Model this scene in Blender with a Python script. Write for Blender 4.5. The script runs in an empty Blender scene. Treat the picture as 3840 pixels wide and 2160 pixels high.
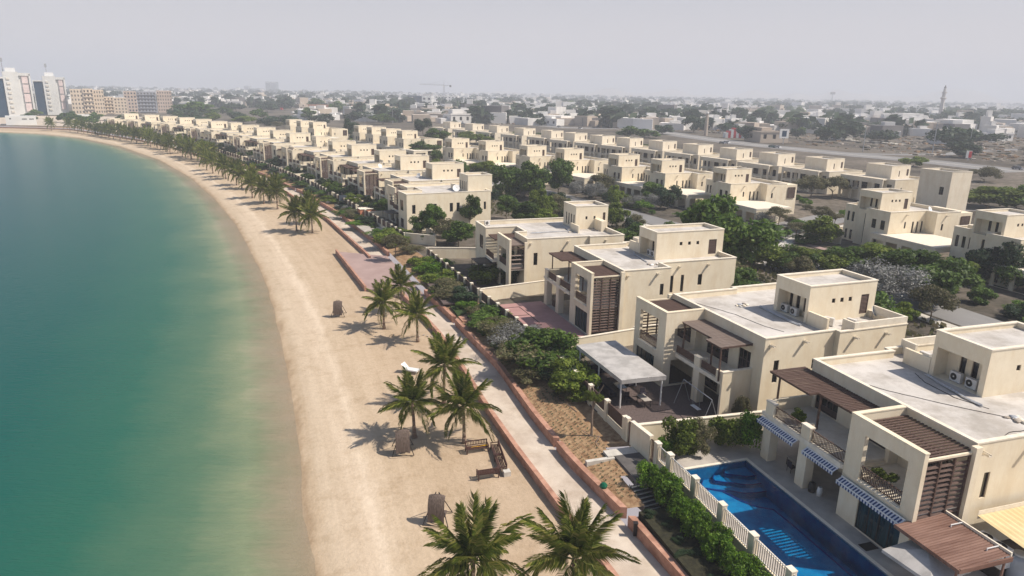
import bpy, math, random
from mathutils import Vector, Matrix, noise as mnoise
random.seed(7)
R = math.radians
sc = bpy.context.scene
# ---------------------------------------------------------------- camera, sky, sun, exposure
CAM_H = 30.0
PITCH = math.atan(735 / 2600.0); ROLL = math.atan(.0187)
cd = bpy.data.cameras.new('camera'); cam = bpy.data.objects.new('camera', cd); sc.collection.objects.link(cam)
cd.sensor_width = 36.0; cd.lens = 36.0 * 2600 / 3840; cd.clip_start = .5; cd.clip_end = 40000
_fw = Vector((0, math.cos(PITCH), -math.sin(PITCH))); _rt = Vector((1, 0, 0)); _up = _rt.cross(_fw)
_r2 = _rt * math.cos(ROLL) + _up * math.sin(ROLL); _u2 = _up * math.cos(ROLL) - _rt * math.sin(ROLL)
_m = Matrix((( _r2.x, _u2.x, -_fw.x), (_r2.y, _u2.y, -_fw.y), (_r2.z, _u2.z, -_fw.z))).to_4x4()
_m.translation = (0, 0, CAM_H); cam.matrix_world = _m
sc.camera = cam
SUN_AZ, SUN_EL = 100.0, 51.0
world = bpy.data.worlds.new('World'); sc.world = world; world.use_nodes = True
nt = world.node_tree; nt.nodes.clear()
wo = nt.nodes.new('ShaderNodeOutputWorld'); bg = nt.nodes.new('ShaderNodeBackground'); sky = nt.nodes.new('ShaderNodeTexSky')
sky.sky_type = 'NISHITA'; sky.sun_disc = False; sky.sun_elevation = R(SUN_EL); sky.sun_rotation = R(SUN_AZ)
sky.air_density = 1.0; sky.dust_density = 1.5; sky.ozone_density = 1.5; sky.altitude = 0
hz = nt.nodes.new('ShaderNodeRGB'); hz.outputs[0].default_value = (7.65, 7.0, 7.3, 1)
mx = nt.nodes.new('ShaderNodeMixRGB')      # thick dusty air near the horizon, thinning with height
wt = nt.nodes.new('ShaderNodeTexCoord'); sp = nt.nodes.new('ShaderNodeSeparateXYZ'); wr = nt.nodes.new('ShaderNodeMapRange'); wr.interpolation_type = 'SMOOTHSTEP'
wr.inputs['From Min'].default_value = 0.0; wr.inputs['From Max'].default_value = .34; wr.inputs['To Min'].default_value = .86; wr.inputs['To Max'].default_value = .0
nt.links.new(wt.outputs['Generated'], sp.inputs[0]); nt.links.new(sp.outputs['Z'], wr.inputs[0]); nt.links.new(wr.outputs[0], mx.inputs['Fac'])
nt.links.new(sky.outputs[0], mx.inputs[1]); nt.links.new(hz.outputs[0], mx.inputs[2])
nt.links.new(mx.outputs[0], bg.inputs[0]); bg.inputs[1].default_value = .09
nt.links.new(bg.outputs[0], wo.inputs[0])
sl = bpy.data.lights.new('sun', 'SUN'); so = bpy.data.objects.new('sun', sl); sc.collection.objects.link(so)
sl.energy = 5.0; sl.angle = R(.6); sl.color = (1, .905, .785)
_d = Vector((math.sin(R(SUN_AZ)) * math.cos(R(SUN_EL)), math.cos(R(SUN_AZ)) * math.cos(R(SUN_EL)), math.sin(R(SUN_EL))))
so.rotation_euler = _d.to_track_quat('Z', 'Y').to_euler(); so.location = (60, 0, 80)
vs = sc.view_settings; vs.view_transform = 'Standard'; vs.look = 'None'; vs.exposure = .16; vs.gamma = 1; vs.use_curve_mapping = False
cy = sc.cycles; cy.max_bounces = 6; cy.diffuse_bounces = 2; cy.transparent_max_bounces = 24; cy.volume_bounces = 1
cy.caustics_reflective = False; cy.caustics_refractive = False; cy.use_denoising = True

# ---------------------------------------------------------------- helpers
def at(px, py, z):            # where the line of sight through a photo pixel (3840 wide) meets the level z
    d = _fw * 2600 + _r2 * (px - 1920) - _u2 * (py - 1080)
    t = (z - CAM_H) / d.z
    return (d.x * t, d.y * t)
def aty(px, py, Y):           # ... meets the vertical plane y = Y
    d = _fw * 2600 + _r2 * (px - 1920) - _u2 * (py - 1080)
    t = Y / d.y
    return (d.x * t, Y, CAM_H + d.z * t)
def lerp(a, b, t): return a + (b - a) * t
def interp(tab, y):
    if y <= tab[0][0]: i = 0
    elif y >= tab[-1][0]: i = len(tab) - 2
    else:
        i = 0
        while tab[i + 1][0] < y: i += 1
    (a, p), (b, q) = tab[i], tab[i + 1]
    return p + (q - p) * (y - a) / (b - a)

class MB:
    def __init__(s): s.v = []; s.f = []; s.m = []
    def add(s, vs, fs, m=0):
        o = len(s.v); s.v.extend(vs)
        for f in fs: s.f.append([o + i for i in f]); s.m.append(m)
        return s
    def box(s, x0, x1, y0, y1, z0, z1, m=0):
        return s.add([(x0,y0,z0),(x1,y0,z0),(x1,y1,z0),(x0,y1,z0),(x0,y0,z1),(x1,y0,z1),(x1,y1,z1),(x0,y1,z1)],
                     [(0,3,2,1),(4,5,6,7),(0,1,5,4),(1,2,6,5),(2,3,7,6),(3,0,4,7)], m)
    def obox(s, c, sx, sy, sz, rz=0, m=0, tilt=0):   # centre of base
        cs, sn = math.cos(rz), math.sin(rz); vs = []
        for z in (0, sz):
            for x, y in ((-sx/2,-sy/2),(sx/2,-sy/2),(sx/2,sy/2),(-sx/2,sy/2)):
                zz = z + tilt * y
                vs.append((c[0] + x*cs - y*sn, c[1] + x*sn + y*cs, c[2] + zz))
        return s.add(vs, [(0,3,2,1),(4,5,6,7),(0,1,5,4),(1,2,6,5),(2,3,7,6),(3,0,4,7)], m)
    def quad(s, a, b, c, d, m=0): return s.add([a, b, c, d], [(0, 1, 2, 3)], m)
    def tube(s, a, b, r0, r1=None, n=6, m=0, caps=True):
        r1 = r0 if r1 is None else r1
        a = Vector(a); b = Vector(b); d = (b - a).normalized()
        x = d.orthogonal().normalized(); y = d.cross(x)
        vs = [tuple(p + (x*math.cos(2*math.pi*k/n) + y*math.sin(2*math.pi*k/n))*r) for p, r in ((a, r0), (b, r1)) for k in range(n)]
        fs = [(k, (k+1) % n, n + (k+1) % n, n + k) for k in range(n)]
        if caps: fs += [tuple(range(n-1, -1, -1)), tuple(range(n, 2*n))]
        return s.add(vs, fs, m)
    def path(s, pts, r, n=6, m=0):
        for i in range(len(pts)-1):
            rr = r if not isinstance(r, (list, tuple)) else r[i]
            r2 = r if not isinstance(r, (list, tuple)) else r[i+1]
            s.tube(pts[i], pts[i+1], rr, r2, n, m)
        return s
    def prism(s, poly, z0, z1, m=0, top=True, bot=False):
        n = len(poly)
        vs = [(p[0], p[1], z0) for p in poly] + [(p[0], p[1], z1) for p in poly]
        fs = [(k, (k+1) % n, n + (k+1) % n, n + k) for k in range(n)]
        if top: fs.append(tuple(range(n, 2*n)))
        if bot: fs.append(tuple(range(n-1, -1, -1)))
        return s.add(vs, fs, m)
    def lathe(s, prof, c=(0,0), n=16, m=0):
        vs = [(c[0]+r*math.cos(2*math.pi*k/n), c[1]+r*math.sin(2*math.pi*k/n), z) for r, z in prof for k in range(n)]
        fs = [(i*n+k, i*n+(k+1)%n, (i+1)*n+(k+1)%n, (i+1)*n+k) for i in range(len(prof)-1) for k in range(n)]
        return s.add(vs, fs, m)
    def ring(s, poly, o, i, z0, z1, m=0):            # a band round a polygon, from outset o to inset i
        A = offset(poly, -o); B = offset(poly, i); n = len(poly)
        vs = [(p[0],p[1],z) for P in (A, B) for z in (z0, z1) for p in P]
        fs = []
        for k in range(n):
            l = (k+1) % n
            fs += [(k, l, n+l, n+k), (2*n+l, 2*n+k, 3*n+k, 3*n+l), (n+k, n+l, 3*n+l, 3*n+k), (l, k, 2*n+k, 2*n+l)]
        return s.add(vs, fs, m)
    def wall(s, p0, p1, z0, z1, holes=(), depth=.16, m=0):   # outside to the right of p0->p1
        L = math.hypot(p1[0]-p0[0], p1[1]-p0[1]); d = ((p1[0]-p0[0])/L, (p1[1]-p0[1])/L); nrm = (d[1], -d[0])
        us = sorted({0, L} | {h[0] for h in holes} | {h[1] for h in holes}); zs = sorted({z0, z1} | {h[2] for h in holes} | {h[3] for h in holes})
        P = lambda u, z, dd=0: (p0[0]+d[0]*u-nrm[0]*dd, p0[1]+d[1]*u-nrm[1]*dd, z)
        for i in range(len(us)-1):
            for j in range(len(zs)-1):
                uc = (us[i]+us[i+1])/2; zc = (zs[j]+zs[j+1])/2
                if any(h[0] < uc < h[1] and h[2] < zc < h[3] for h in holes): continue
                s.quad(P(us[i],zs[j]), P(us[i+1],zs[j]), P(us[i+1],zs[j+1]), P(us[i],zs[j+1]), m)
        for a, b, c, e in [h[:4] for h in holes]:
            s.quad(P(a,c), P(a,e), P(a,e,depth), P(a,c,depth), m); s.quad(P(b,c), P(b,c,depth), P(b,e,depth), P(b,e), m)
            s.quad(P(a,c), P(a,c,depth), P(b,c,depth), P(b,c), m); s.quad(P(a,e), P(b,e), P(b,e,depth), P(a,e,depth), m)
        return s
    def mesh(s, name, mats, smooth=False):
        me = bpy.data.meshes.new(name); me.from_pydata(s.v, [], s.f)
        for m in (mats if isinstance(mats, (list, tuple)) else [mats]): me.materials.append(m)
        if any(s.m): me.polygons.foreach_set('material_index', s.m)
        if smooth: me.polygons.foreach_set('use_smooth', [True]*len(s.f))
        me.update(); return me
    def build(s, name, mats, parent=None, smooth=False, loc=None, rz=0):
        return link(name, s.mesh(name, mats, smooth), parent, loc, rz)

def offset(poly, d):           # inset (d > 0) of a counter-clockwise polygon
    n = len(poly); out = []
    for k in range(n):
        a, b, c = poly[k-1], poly[k], poly[(k+1) % n]
        e1 = Vector((b[0]-a[0], b[1]-a[1])).normalized(); e2 = Vector((c[0]-b[0], c[1]-b[1])).normalized()
        n1 = Vector((-e1.y, e1.x)); n2 = Vector((-e2.y, e2.x)); q = n1 + n2
        q = q / max(.2, q.dot(n1))
        out.append((b[0] + q.x*d, b[1] + q.y*d))
    return out
COL = sc.collection
def link(name, me, parent=None, loc=None, rz=0, scale=None):
    o = bpy.data.objects.new(name, me); COL.objects.link(o)
    if parent is not None: o.parent = parent
    if loc is not None: o.location = loc
    if rz: o.rotation_euler = (0, 0, rz)
    if scale is not None: o.scale = scale if isinstance(scale, (tuple, list)) else (scale,)*3
    return o
def thing(name, label, cat, loc=(0,0,0), rz=0, group=None, scale=None):
    return tag(link(name, None, None, loc, rz, scale), label, cat, group)
def tag(o, label=None, cat=None, group=None, kind=None):
    if label: o['label'] = label
    if cat: o['category'] = cat
    if group: o['group'] = group
    if kind: o['kind'] = kind
    return o
def struct(o): o['kind'] = 'structure'; return o
def stuff(o): o['kind'] = 'stuff'; return o
def tree_copy(src, loc, rz, scale=None, label=None, group=None):
    r = src.copy(); COL.objects.link(r); r.location = loc; r.rotation_euler = (0, 0, rz)
    if scale is not None: r.scale = (scale,)*3 if not isinstance(scale, tuple) else scale
    if label: r['label'] = label
    if group: r['group'] = group
    for ch in list(src.children):
        c = ch.copy(); COL.objects.link(c); c.parent = r
        for g in ch.children:
            q = g.copy(); COL.objects.link(q); q.parent = c
    return r

# ---------------------------------------------------------------- materials
def N(nt, t, **kw):
    n = nt.nodes.new(t)
    for k, v in kw.items():
        if k in n.inputs: n.inputs[k].default_value = v
        else: setattr(n, k, v)
    return n
def mat(name, col, rough=.8, var=.12, scale=1.5, col2=None, bump=0, bscale=20, metal=0, spec=.3, detail=5, stretch=None, contrast=(.35,.65), stain=None, stain_amt=.85):
    m = bpy.data.materials.new(name); m.use_nodes = True; nt = m.node_tree; p = nt.nodes['Principled BSDF']
    p.inputs['Roughness'].default_value = rough; p.inputs['Metallic'].default_value = metal
    p.inputs['Specular IOR Level'].default_value = spec
    tc = N(nt, 'ShaderNodeTexCoord'); src = tc.outputs['Object']
    if stretch:
        mp = N(nt, 'ShaderNodeMapping'); mp.inputs['Scale'].default_value = stretch; nt.links.new(src, mp.inputs[0]); src = mp.outputs[0]
    no = N(nt, 'ShaderNodeTexNoise', Scale=scale, Detail=detail, Roughness=.62); nt.links.new(src, no.inputs['Vector'])
    rp = N(nt, 'ShaderNodeValToRGB'); e = rp.color_ramp.elements
    e[0].position, e[1].position = contrast
    c2 = col2 or tuple(min(1, c*(1+var)) for c in col); c1 = col if col2 else tuple(c*(1-var) for c in col)
    e[0].color = (*c1, 1); e[1].color = (*c2, 1)
    nt.links.new(no.outputs['Fac'], rp.inputs[0]); last = rp.outputs[0]
    if stain:          # dust streaks and old water marks
        m2 = N(nt, 'ShaderNodeMapping'); m2.inputs['Scale'].default_value = stain; n2 = N(nt, 'ShaderNodeTexNoise', Scale=1.0, Detail=6, Roughness=.7); r2 = N(nt, 'ShaderNodeValToRGB')
        r2.color_ramp.elements[0].position = .38; r2.color_ramp.elements[0].color = (stain_amt, stain_amt*.97, stain_amt*.93, 1); r2.color_ramp.elements[1].position = .55; r2.color_ramp.elements[1].color = (1, 1, 1, 1)
        ge = N(nt, 'ShaderNodeNewGeometry'); nt.links.new(ge.outputs['Position'], m2.inputs[0]); nt.links.new(m2.outputs[0], n2.inputs['Vector']); nt.links.new(n2.outputs['Fac'], r2.inputs[0])
        mm = N(nt, 'ShaderNodeMixRGB', blend_type='MULTIPLY'); mm.inputs[0].default_value = 1; nt.links.new(last, mm.inputs[1]); nt.links.new(r2.outputs[0], mm.inputs[2]); last = mm.outputs[0]
    nt.links.new(last, p.inputs['Base Color'])
    if bump:
        nb = N(nt, 'ShaderNodeTexNoise', Scale=bscale, Detail=4); nt.links.new(src, nb.inputs['Vector'])
        b = N(nt, 'ShaderNodeBump', Strength=bump, Distance=.05); nt.links.new(nb.outputs['Fac'], b.inputs['Height']); nt.links.new(b.outputs[0], p.inputs['Normal'])
    return m
def leafmat(name, cols, trans=.38):
    m = bpy.data.materials.new(name); m.use_nodes = True; nt = m.node_tree; p = nt.nodes['Principled BSDF']; out = nt.nodes['Material Output']
    p.inputs['Roughness'].default_value = .55; p.inputs['Specular IOR Level'].default_value = .25
    g = N(nt, 'ShaderNodeNewGeometry'); rp = N(nt, 'ShaderNodeValToRGB'); cr = rp.color_ramp
    while len(cr.elements) < len(cols): cr.elements.new(.5)
    for i, c in enumerate(cols): cr.elements[i].position = i/(len(cols)-1); cr.elements[i].color = (*c, 1)
    oi = N(nt, 'ShaderNodeObjectInfo')
    hs = N(nt, 'ShaderNodeHueSaturation'); mr = N(nt, 'ShaderNodeMapRange'); mr.inputs['To Min'].default_value = .75; mr.inputs['To Max'].default_value = 1.3
    nt.links.new(oi.outputs['Random'], mr.inputs[0]); nt.links.new(mr.outputs[0], hs.inputs['Value'])
    nt.links.new(g.outputs['Random Per Island'], rp.inputs[0]); nt.links.new(rp.outputs[0], hs.inputs['Color']); nt.links.new(hs.outputs[0], p.inputs['Base Color'])
    tr = N(nt, 'ShaderNodeBsdfTranslucent'); nt.links.new(hs.outputs[0], tr.inputs['Color'])
    mi = N(nt, 'ShaderNodeMixShader'); mi.inputs[0].default_value = trans
    nt.links.new(p.outputs[0], mi.inputs[1]); nt.links.new(tr.outputs[0], mi.inputs[2]); nt.links.new(mi.outputs[0], out.inputs['Surface'])
    return m
M = {}
M['stucco'] = mat('stucco', (.80,.70,.53), .9, scale=.55, col2=(.87,.775,.60), bump=.25, bscale=30, stain=(1.0,1.0,.3), stain_amt=.94)
M['stucco2'] = mat('stucco_far', (.77,.685,.54), .9, scale=.4, col2=(.84,.755,.61), stain=(.6,.6,.2), stain_amt=.93)
M['coping'] = mat('coping_stucco', (.74,.66,.53), .85, scale=2, col2=(.84,.77,.65), bump=.2, bscale=25)
M['roof'] = mat('roof_screed', (.50,.475,.445), .9, scale=.35, col2=(.64,.605,.57), bump=.2, bscale=12, contrast=(.3,.7), stain=(.35,.35,.35), stain_amt=.74)
M['wood'] = mat('dark_timber', (.075,.045,.036), .7, scale=3, col2=(.14,.088,.07), stretch=(1,6,6), bump=.2)
M['wood_pale'] = mat('weathered_timber', (.17,.13,.11), .8, scale=2.5, col2=(.27,.215,.185), stretch=(1,7,7), bump=.3)
M['steel'] = mat('dark_steel', (.035,.03,.03), .5, scale=5, metal=.3)
M['glass'] = mat('window_glass', (.012,.014,.016), .08, var=.3, spec=.6)
M['glassblue'] = mat('sliding_glass', (.004,.012,.016), .06, col2=(.02,.065,.08), scale=1.6, spec=.7, stretch=(2.2,2.2,.15))
M['frame'] = mat('window_frame', (.10,.07,.06), .6, scale=4)
M['white'] = mat('white_paint', (.74,.74,.73), .5, var=.06, scale=3)
M['picket'] = mat('picket_white_shaded', (.30,.27,.25), .6, scale=3)  # white pickets, the shade on their seaward faces put into the grey
M['canvas'] = mat('grey_canvas', (.36,.345,.33), .85, scale=.7, col2=(.50,.48,.46), contrast=(.4,.6), bump=.3, bscale=3)
M['awnblue'] = mat('blue_cloth', (.02,.05,.16), .8); M['awnwhite'] = mat('white_cloth', (.62,.64,.70), .8, var=.05)
M['terra'] = mat('terracotta_wall', (.40,.205,.145), .85, scale=1.4, col2=(.55,.32,.23), bump=.25, bscale=18, stain=(.6,.6,1.5), stain_amt=.72)
M['prom'] = mat('promenade_concrete', (.50,.42,.345), .9, scale=.35, col2=(.63,.55,.46), bump=.15, bscale=9, stain=(.5,.5,.5), stain_amt=.86)
M['darkpath'] = mat('grey_steps', (.085,.08,.078), .85, scale=1.5, col2=(.13,.12,.115)); M['mulch'] = mat('dark_mulch', (.018,.018,.011), .95, scale=4, col2=(.045,.042,.022), bump=.8, bscale=15); M['aptwin'] = mat('apartment_window', (.16,.14,.13), .4)  # darkpath: grey paving with the wall's shade put into its dark tone
M['plaza'] = mat('pink_paving', (.33,.235,.215), .85, scale=.25, col2=(.41,.30,.275), bump=.1)
M['pave'] = mat('pale_paving', (.37,.335,.30), .85, scale=.8, col2=(.49,.45,.40), bump=.15)
M['pavedark'] = mat('pebble_paving', (.07,.052,.05), .85, scale=9, col2=(.17,.13,.12), bump=.5, bscale=40)
M['courtpink'] = mat('pink_court', (.36,.20,.19), .8, scale=.6, col2=(.44,.26,.245))
M['soil'] = mat('garden_soil', (.22,.125,.065), .95, scale=2.2, col2=(.42,.285,.165), bump=.9, bscale=7)
M['trunk'] = mat('bark', (.16,.12,.09), .9, scale=6, col2=(.30,.24,.19), bump=.8, bscale=14)
M['twig'] = mat('twig_bark', (.10,.08,.06), .9)
M['asphalt'] = mat('asphalt', (.19,.185,.185), .9, scale=.06, col2=(.27,.265,.26), bump=.1)
M['kerb'] = mat('kerb_stone', (.55,.52,.47), .85, scale=2)
M['acwhite'] = mat('ac_casing', (.60,.58,.55), .5, scale=3, col2=(.72,.70,.67)); M['acdark'] = mat('fan_grille', (.03,.03,.03), .6)
M['metal'] = mat('galvanised', (.45,.46,.48), .45, metal=.6, scale=6)
M['greypipe'] = mat('foil_pipe', (.38,.40,.43), .5, metal=.2, scale=8, col2=(.62,.63,.65))
M['yellowroof'] = mat('yellow_sheet', (.60,.47,.25), .6, scale=.8, col2=(.68,.55,.32))
M['rusty'] = mat('rusty_sheet', (.13,.062,.043), .7, scale=.9, col2=(.255,.15,.115), stretch=(.35,2.6,1), contrast=(.3,.7), bump=.2)
M['pool'] = mat('pool_tile', (.0,.155,.36), .35, scale=1.2, col2=(.01,.29,.52), stretch=(1,1,1)); M['pooldark'] = mat('pool_band', (.0,.035,.20), .4)
M['leaf'] = leafmat('tree_leaves', [(.026,.055,.010),(.065,.12,.018),(.125,.19,.03),(.085,.155,.032)])
M['leafy'] = leafmat('light_leaves', [(.05,.085,.012),(.12,.175,.02),(.21,.26,.035),(.16,.22,.035)])
M['leafd'] = leafmat('dark_leaves', [(.02,.04,.02),(.04,.075,.035),(.07,.11,.05)])
M['leafg'] = leafmat('grey_twigs', [(.10,.10,.095),(.20,.20,.195),(.34,.34,.33),(.15,.16,.13)], .1)
M['leafh'] = leafmat('hedge_leaves', [(.025,.08,.006),(.085,.18,.012),(.17,.28,.025),(.06,.14,.01)])
M['leafo'] = leafmat('olive_leaves', [(.07,.075,.035),(.12,.125,.055),(.17,.16,.08),(.22,.18,.11)])
M['frond'] = leafmat('palm_leaflets', [(.045,.075,.012),(.11,.155,.022),(.20,.225,.04),(.32,.28,.09)], .3)
M['rachis'] = mat('palm_rib', (.17,.19,.05), .6); M['palmtrunk'] = mat('palm_bark', (.17,.115,.085), .9, scale=5, col2=(.33,.245,.19), stretch=(1,1,4), bump=.8, bscale=12)
M['grass'] = mat('lawn', (.018,.04,.010), .9, scale=3, col2=(.05,.08,.02), bump=.6, bscale=30)
M['city'] = mat('city_white', (.66,.64,.61), .85, scale=.05, col2=(.84,.82,.79), contrast=(.4,.6)); M['citytan'] = mat('city_tan', (.42,.35,.28), .85, scale=.05, col2=(.55,.47,.39))
M['citydark'] = mat('city_dark_grey', (.15,.14,.14), .8); M['navy'] = mat('navy_glass', (.012,.04,.085), .5, spec=.2, var=.2, scale=.1)  # citydark: one dark grey for sheds, caps, arches and some houses
M['orange'] = mat('orange_hoarding', (.58,.22,.12), .85, scale=.05, col2=(.66,.30,.18)); M['red'] = mat('red_paint', (.55,.04,.05), .5)
M['tower'] = mat('tower_white', (.62,.62,.60), .6, scale=.1, col2=(.70,.70,.68)); M['pinkish'] = mat('balcony_pink', (.70,.58,.56), .7, scale=.2)
M['apt'] = mat('apartment_cream', (.60,.49,.38), .85, scale=.1, col2=(.70,.59,.46)); M['aptpink'] = mat('apartment_pink', (.55,.44,.37), .85, scale=.1); M['aptgrey'] = mat('apartment_grey', (.34,.35,.39), .8, scale=.1)
M['minaret'] = mat('minaret_stone', (.55,.52,.50), .8, scale=.2); M['dome'] = mat('dome_cream', (.66,.62,.55), .6, scale=.2)
M['greenbag'] = mat('green_plastic', (.0,.10,.05), .35); M['blue'] = mat('blue_plastic', (.0,.13,.42), .4); M['tank'] = mat('tank_plastic', (.38,.43,.50), .45, scale=1)
M['pot'] = mat('plant_pot', (.05,.045,.04), .6); M['cane'] = mat('swing_mesh', (.075,.055,.045), .9, scale=3, col2=(.17,.13,.11), stretch=(4,4,.6)); M['cushion'] = mat('dark_cushion', (.035,.03,.045), .9)
M['bench'] = mat('bench_wood', (.05,.025,.02), .6, scale=4, col2=(.11,.055,.045), stretch=(5,1,5)); M['yellow'] = mat('yellow_plastic', (.75,.42,.02), .5)
M['stone'] = mat('rubble', (.35,.30,.25), .9, scale=3, col2=(.55,.49,.42), bump=.8)
M['carwhite'] = mat('car_white', (.7,.7,.7), .25, spec=.6); M['cargreen'] = mat('car_green', (.02,.14,.12), .25, spec=.6); M['cargrey'] = mat('car_grey', (.2,.2,.22), .25, spec=.6); M['tyre'] = mat('tyre', (.02,.02,.02), .8)
# ---------------------------------------------------------------- land, beach, water
PROM_L = [(20,12.6),(36.4,6.3),(43.7,3.5),(51.3,.6),(59.8,-2.4),(70,-5.6),(80,-9.0),(87,-12.0),(100,-17.6),(121.7,-26.5),(155.4,-42.3),(196,-64.4),(240,-92.5),(284,-122.3),(341.5,-167.3),(377,-199.8),(410,-234.7),(440,-266),(463.4,-292.5),(476,-420),(500,-900),(520,-1600)]
PROM_R = [(20,16.4),(42.3,8.0),(49.2,4.9),(57.9,1.9),(69.6,-1.6),(77.4,-4.75),(83.9,-7.3),(93.4,-11.4),(100,-14.0),(121.7,-22.8),(128,-25.4),(159.4,-40.2),(195,-59.8),(240,-88),(284,-118),(341.5,-163),(377,-196),(410,-231),(440,-262),(463.4,-288),(480,-420),(504,-900),(524,-1600)]
FENCE = [(20,20.5),(38.45,14.4),(41.2,13.65),(47.7,11.5),(51.7,9.75),(65,5.2),(78,.6),(89.8,-4.4),(114.8,-14.5),(135,-23.9),(159.8,-36.7),(198.4,-57.3),(245.6,-86.3),(290.8,-120),(345,-160),(380,-192),(412,-227),(445,-262),(470,-290),(490,-420),(514,-900),(534,-1600)]
SHORE = [(5,-2),(20,-7),(37.6,-12.3),(43.9,-14.7),(52.4,-17.6),(64,-21.9),(77.2,-27.1),(92.5,-33.2),(111.7,-41.7),(132.4,-51.7),(157,-64),(191.5,-83),(236.4,-109.9),(293.3,-148.9),(355.9,-199.9),(407.1,-251),(433.5,-291.4),(441,-321),(452,-420),(478,-900),(498,-1600)]
def tabs(t): return t
def xl(y): return interp(PROM_L, y)
def xr(y): return interp(PROM_R, y)
def xf(y): return interp(FENCE, y)
def xs(y): return interp(SHORE, y)
def ys(a, b):
    out = []; y = a
    while y < b: out.append(y); y += 1.2 if y < 110 else (2.5 if y < 300 else 2.0)
    out.append(b); return out
PLOT = 2.6
# sand
mb = MB(); Y = ys(8, 512); prof = [(-45,-3.2),(-20,-1.6),(-8,-.62),(-3,-.24),(-1,-.08),(0,0),(.8,.12),(2,.30),(4,.42),(6.5,.62)]
frac = [.3,.4,.5,.6,.7,.8,.9,1.0]
rows = []
for y in Y:
    s = xs(y); p = xl(y); r = []
    k = min(1.0, (p - s) / 20.0)
    wig = .35*mnoise.noise(Vector((y*.12, 3, 0))) + .15*mnoise.noise(Vector((y*.6, 9, 0)))
    for d, z in prof:
        z2 = z
        r.append((s + d*(k if d > 0 else 1) + wig*math.exp(-abs(d)*.3), y, z2))
    x6 = r[-1][0]
    for f in frac:
        x = lerp(x6, p, f if f > .3 else .22)
        bump = .05*mnoise.noise(Vector((x*.5, y*.5, 1))) + .03*mnoise.noise(Vector((x*1.6, y*1.6, 4)))
        r.append((x, y, lerp(.62, 1.0, min(1, f*1.1)) + (bump if f < 1 else 0)))
    rows.append(r)
nc = len(rows[0])
mb.v = [p for r in rows for p in r]
mb.f = [(i*nc+j, i*nc+j+1, (i+1)*nc+j+1, (i+1)*nc+j) for i in range(len(rows)-1) for j in range(nc-1)]; mb.m = [0]*len(mb.f)
sand = bpy.data.materials.new('beach_sand'); sand.use_nodes = True; nt = sand.node_tree; p = nt.nodes['Principled BSDF']; p.inputs['Roughness'].default_value = .95; p.inputs['Specular IOR Level'].default_value = .15
at_ = N(nt, 'ShaderNodeAttribute', attribute_name='cross'); tc = N(nt, 'ShaderNodeTexCoord')
n1 = N(nt, 'ShaderNodeTexNoise', Scale=.25, Detail=7, Roughness=.65); n2 = N(nt, 'ShaderNodeTexNoise', Scale=2.5, Detail=6, Roughness=.7)
mpn = N(nt, 'ShaderNodeMapping'); mpn.inputs['Rotation'].default_value = (0,0,R(-20)); mpn.inputs['Scale'].default_value = (1.6,.35,1)
nt.links.new(tc.outputs['Object'], mpn.inputs[0]); nt.links.new(mpn.outputs[0], n1.inputs['Vector']); nt.links.new(tc.outputs['Object'], n2.inputs['Vector'])
ad = N(nt, 'ShaderNodeMath', operation='MULTIPLY_ADD'); ad.inputs[1].default_value = .16; nt.links.new(n1.outputs['Fac'], ad.inputs[0]); nt.links.new(at_.outputs['Fac'], ad.inputs[2])
sb = N(nt, 'ShaderNodeMath', operation='SUBTRACT'); sb.inputs[1].default_value = .08; nt.links.new(ad.outputs[0], sb.inputs[0])
rp = N(nt, 'ShaderNodeValToRGB'); cr = rp.color_ramp
stops = [(0,(.34,.275,.19)),(.07,(.36,.285,.20)),(.10,(.36,.27,.18)),(.13,(.50,.395,.28)),(.17,(.55,.45,.335)),(.30,(.59,.485,.37)),(.345,(.645,.54,.42)),(.39,(.54,.435,.32)),(.55,(.50,.395,.285)),(.75,(.475,.37,.265)),(1,(.465,.365,.265))]
while len(cr.elements) < len(stops): cr.elements.new(.5)
for i, (q, c) in enumerate(stops): cr.elements[i].position = q; cr.elements[i].color = (*c, 1)
nt.links.new(sb.outputs[0], rp.inputs[0])
r2 = N(nt, 'ShaderNodeValToRGB'); r2.color_ramp.elements[0].position = .3; r2.color_ramp.elements[0].color = (.88,.865,.845,1); r2.color_ramp.elements[1].position = .62; r2.color_ramp.elements[1].color = (1.05,1.04,1.03,1)
nt.links.new(n2.outputs['Fac'], r2.inputs[0])
ml = N(nt, 'ShaderNodeMixRGB', blend_type='MULTIPLY'); ml.inputs[0].default_value = .9; nt.links.new(rp.outputs[0], ml.inputs[1]); nt.links.new(r2.outputs[0], ml.inputs[2]); sx_ = N(nt, 'ShaderNodeSeparateXYZ'); nt.links.new(tc.outputs['Object'], sx_.inputs[0]); cb = N(nt, 'ShaderNodeCombineXYZ')
q1 = N(nt, 'ShaderNodeMath', operation='MULTIPLY'); q1.inputs[1].default_value = 17; q2 = N(nt, 'ShaderNodeMath', operation='MULTIPLY'); q2.inputs[1].default_value = .05
nt.links.new(at_.outputs['Fac'], q1.inputs[0]); nt.links.new(sx_.outputs['Y'], q2.inputs[0]); nt.links.new(q1.outputs[0], cb.inputs[0]); nt.links.new(q2.outputs[0], cb.inputs[1])
n5 = N(nt, 'ShaderNodeTexNoise', Scale=1.0, Detail=4, Roughness=.6); nt.links.new(cb.outputs[0], n5.inputs['Vector']); r5 = N(nt, 'ShaderNodeValToRGB'); r5.color_ramp.elements[0].position = .35; r5.color_ramp.elements[0].color = (.94,.925,.90,1); r5.color_ramp.elements[1].position = .62; r5.color_ramp.elements[1].color = (1.05,1.05,1.05,1)
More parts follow.
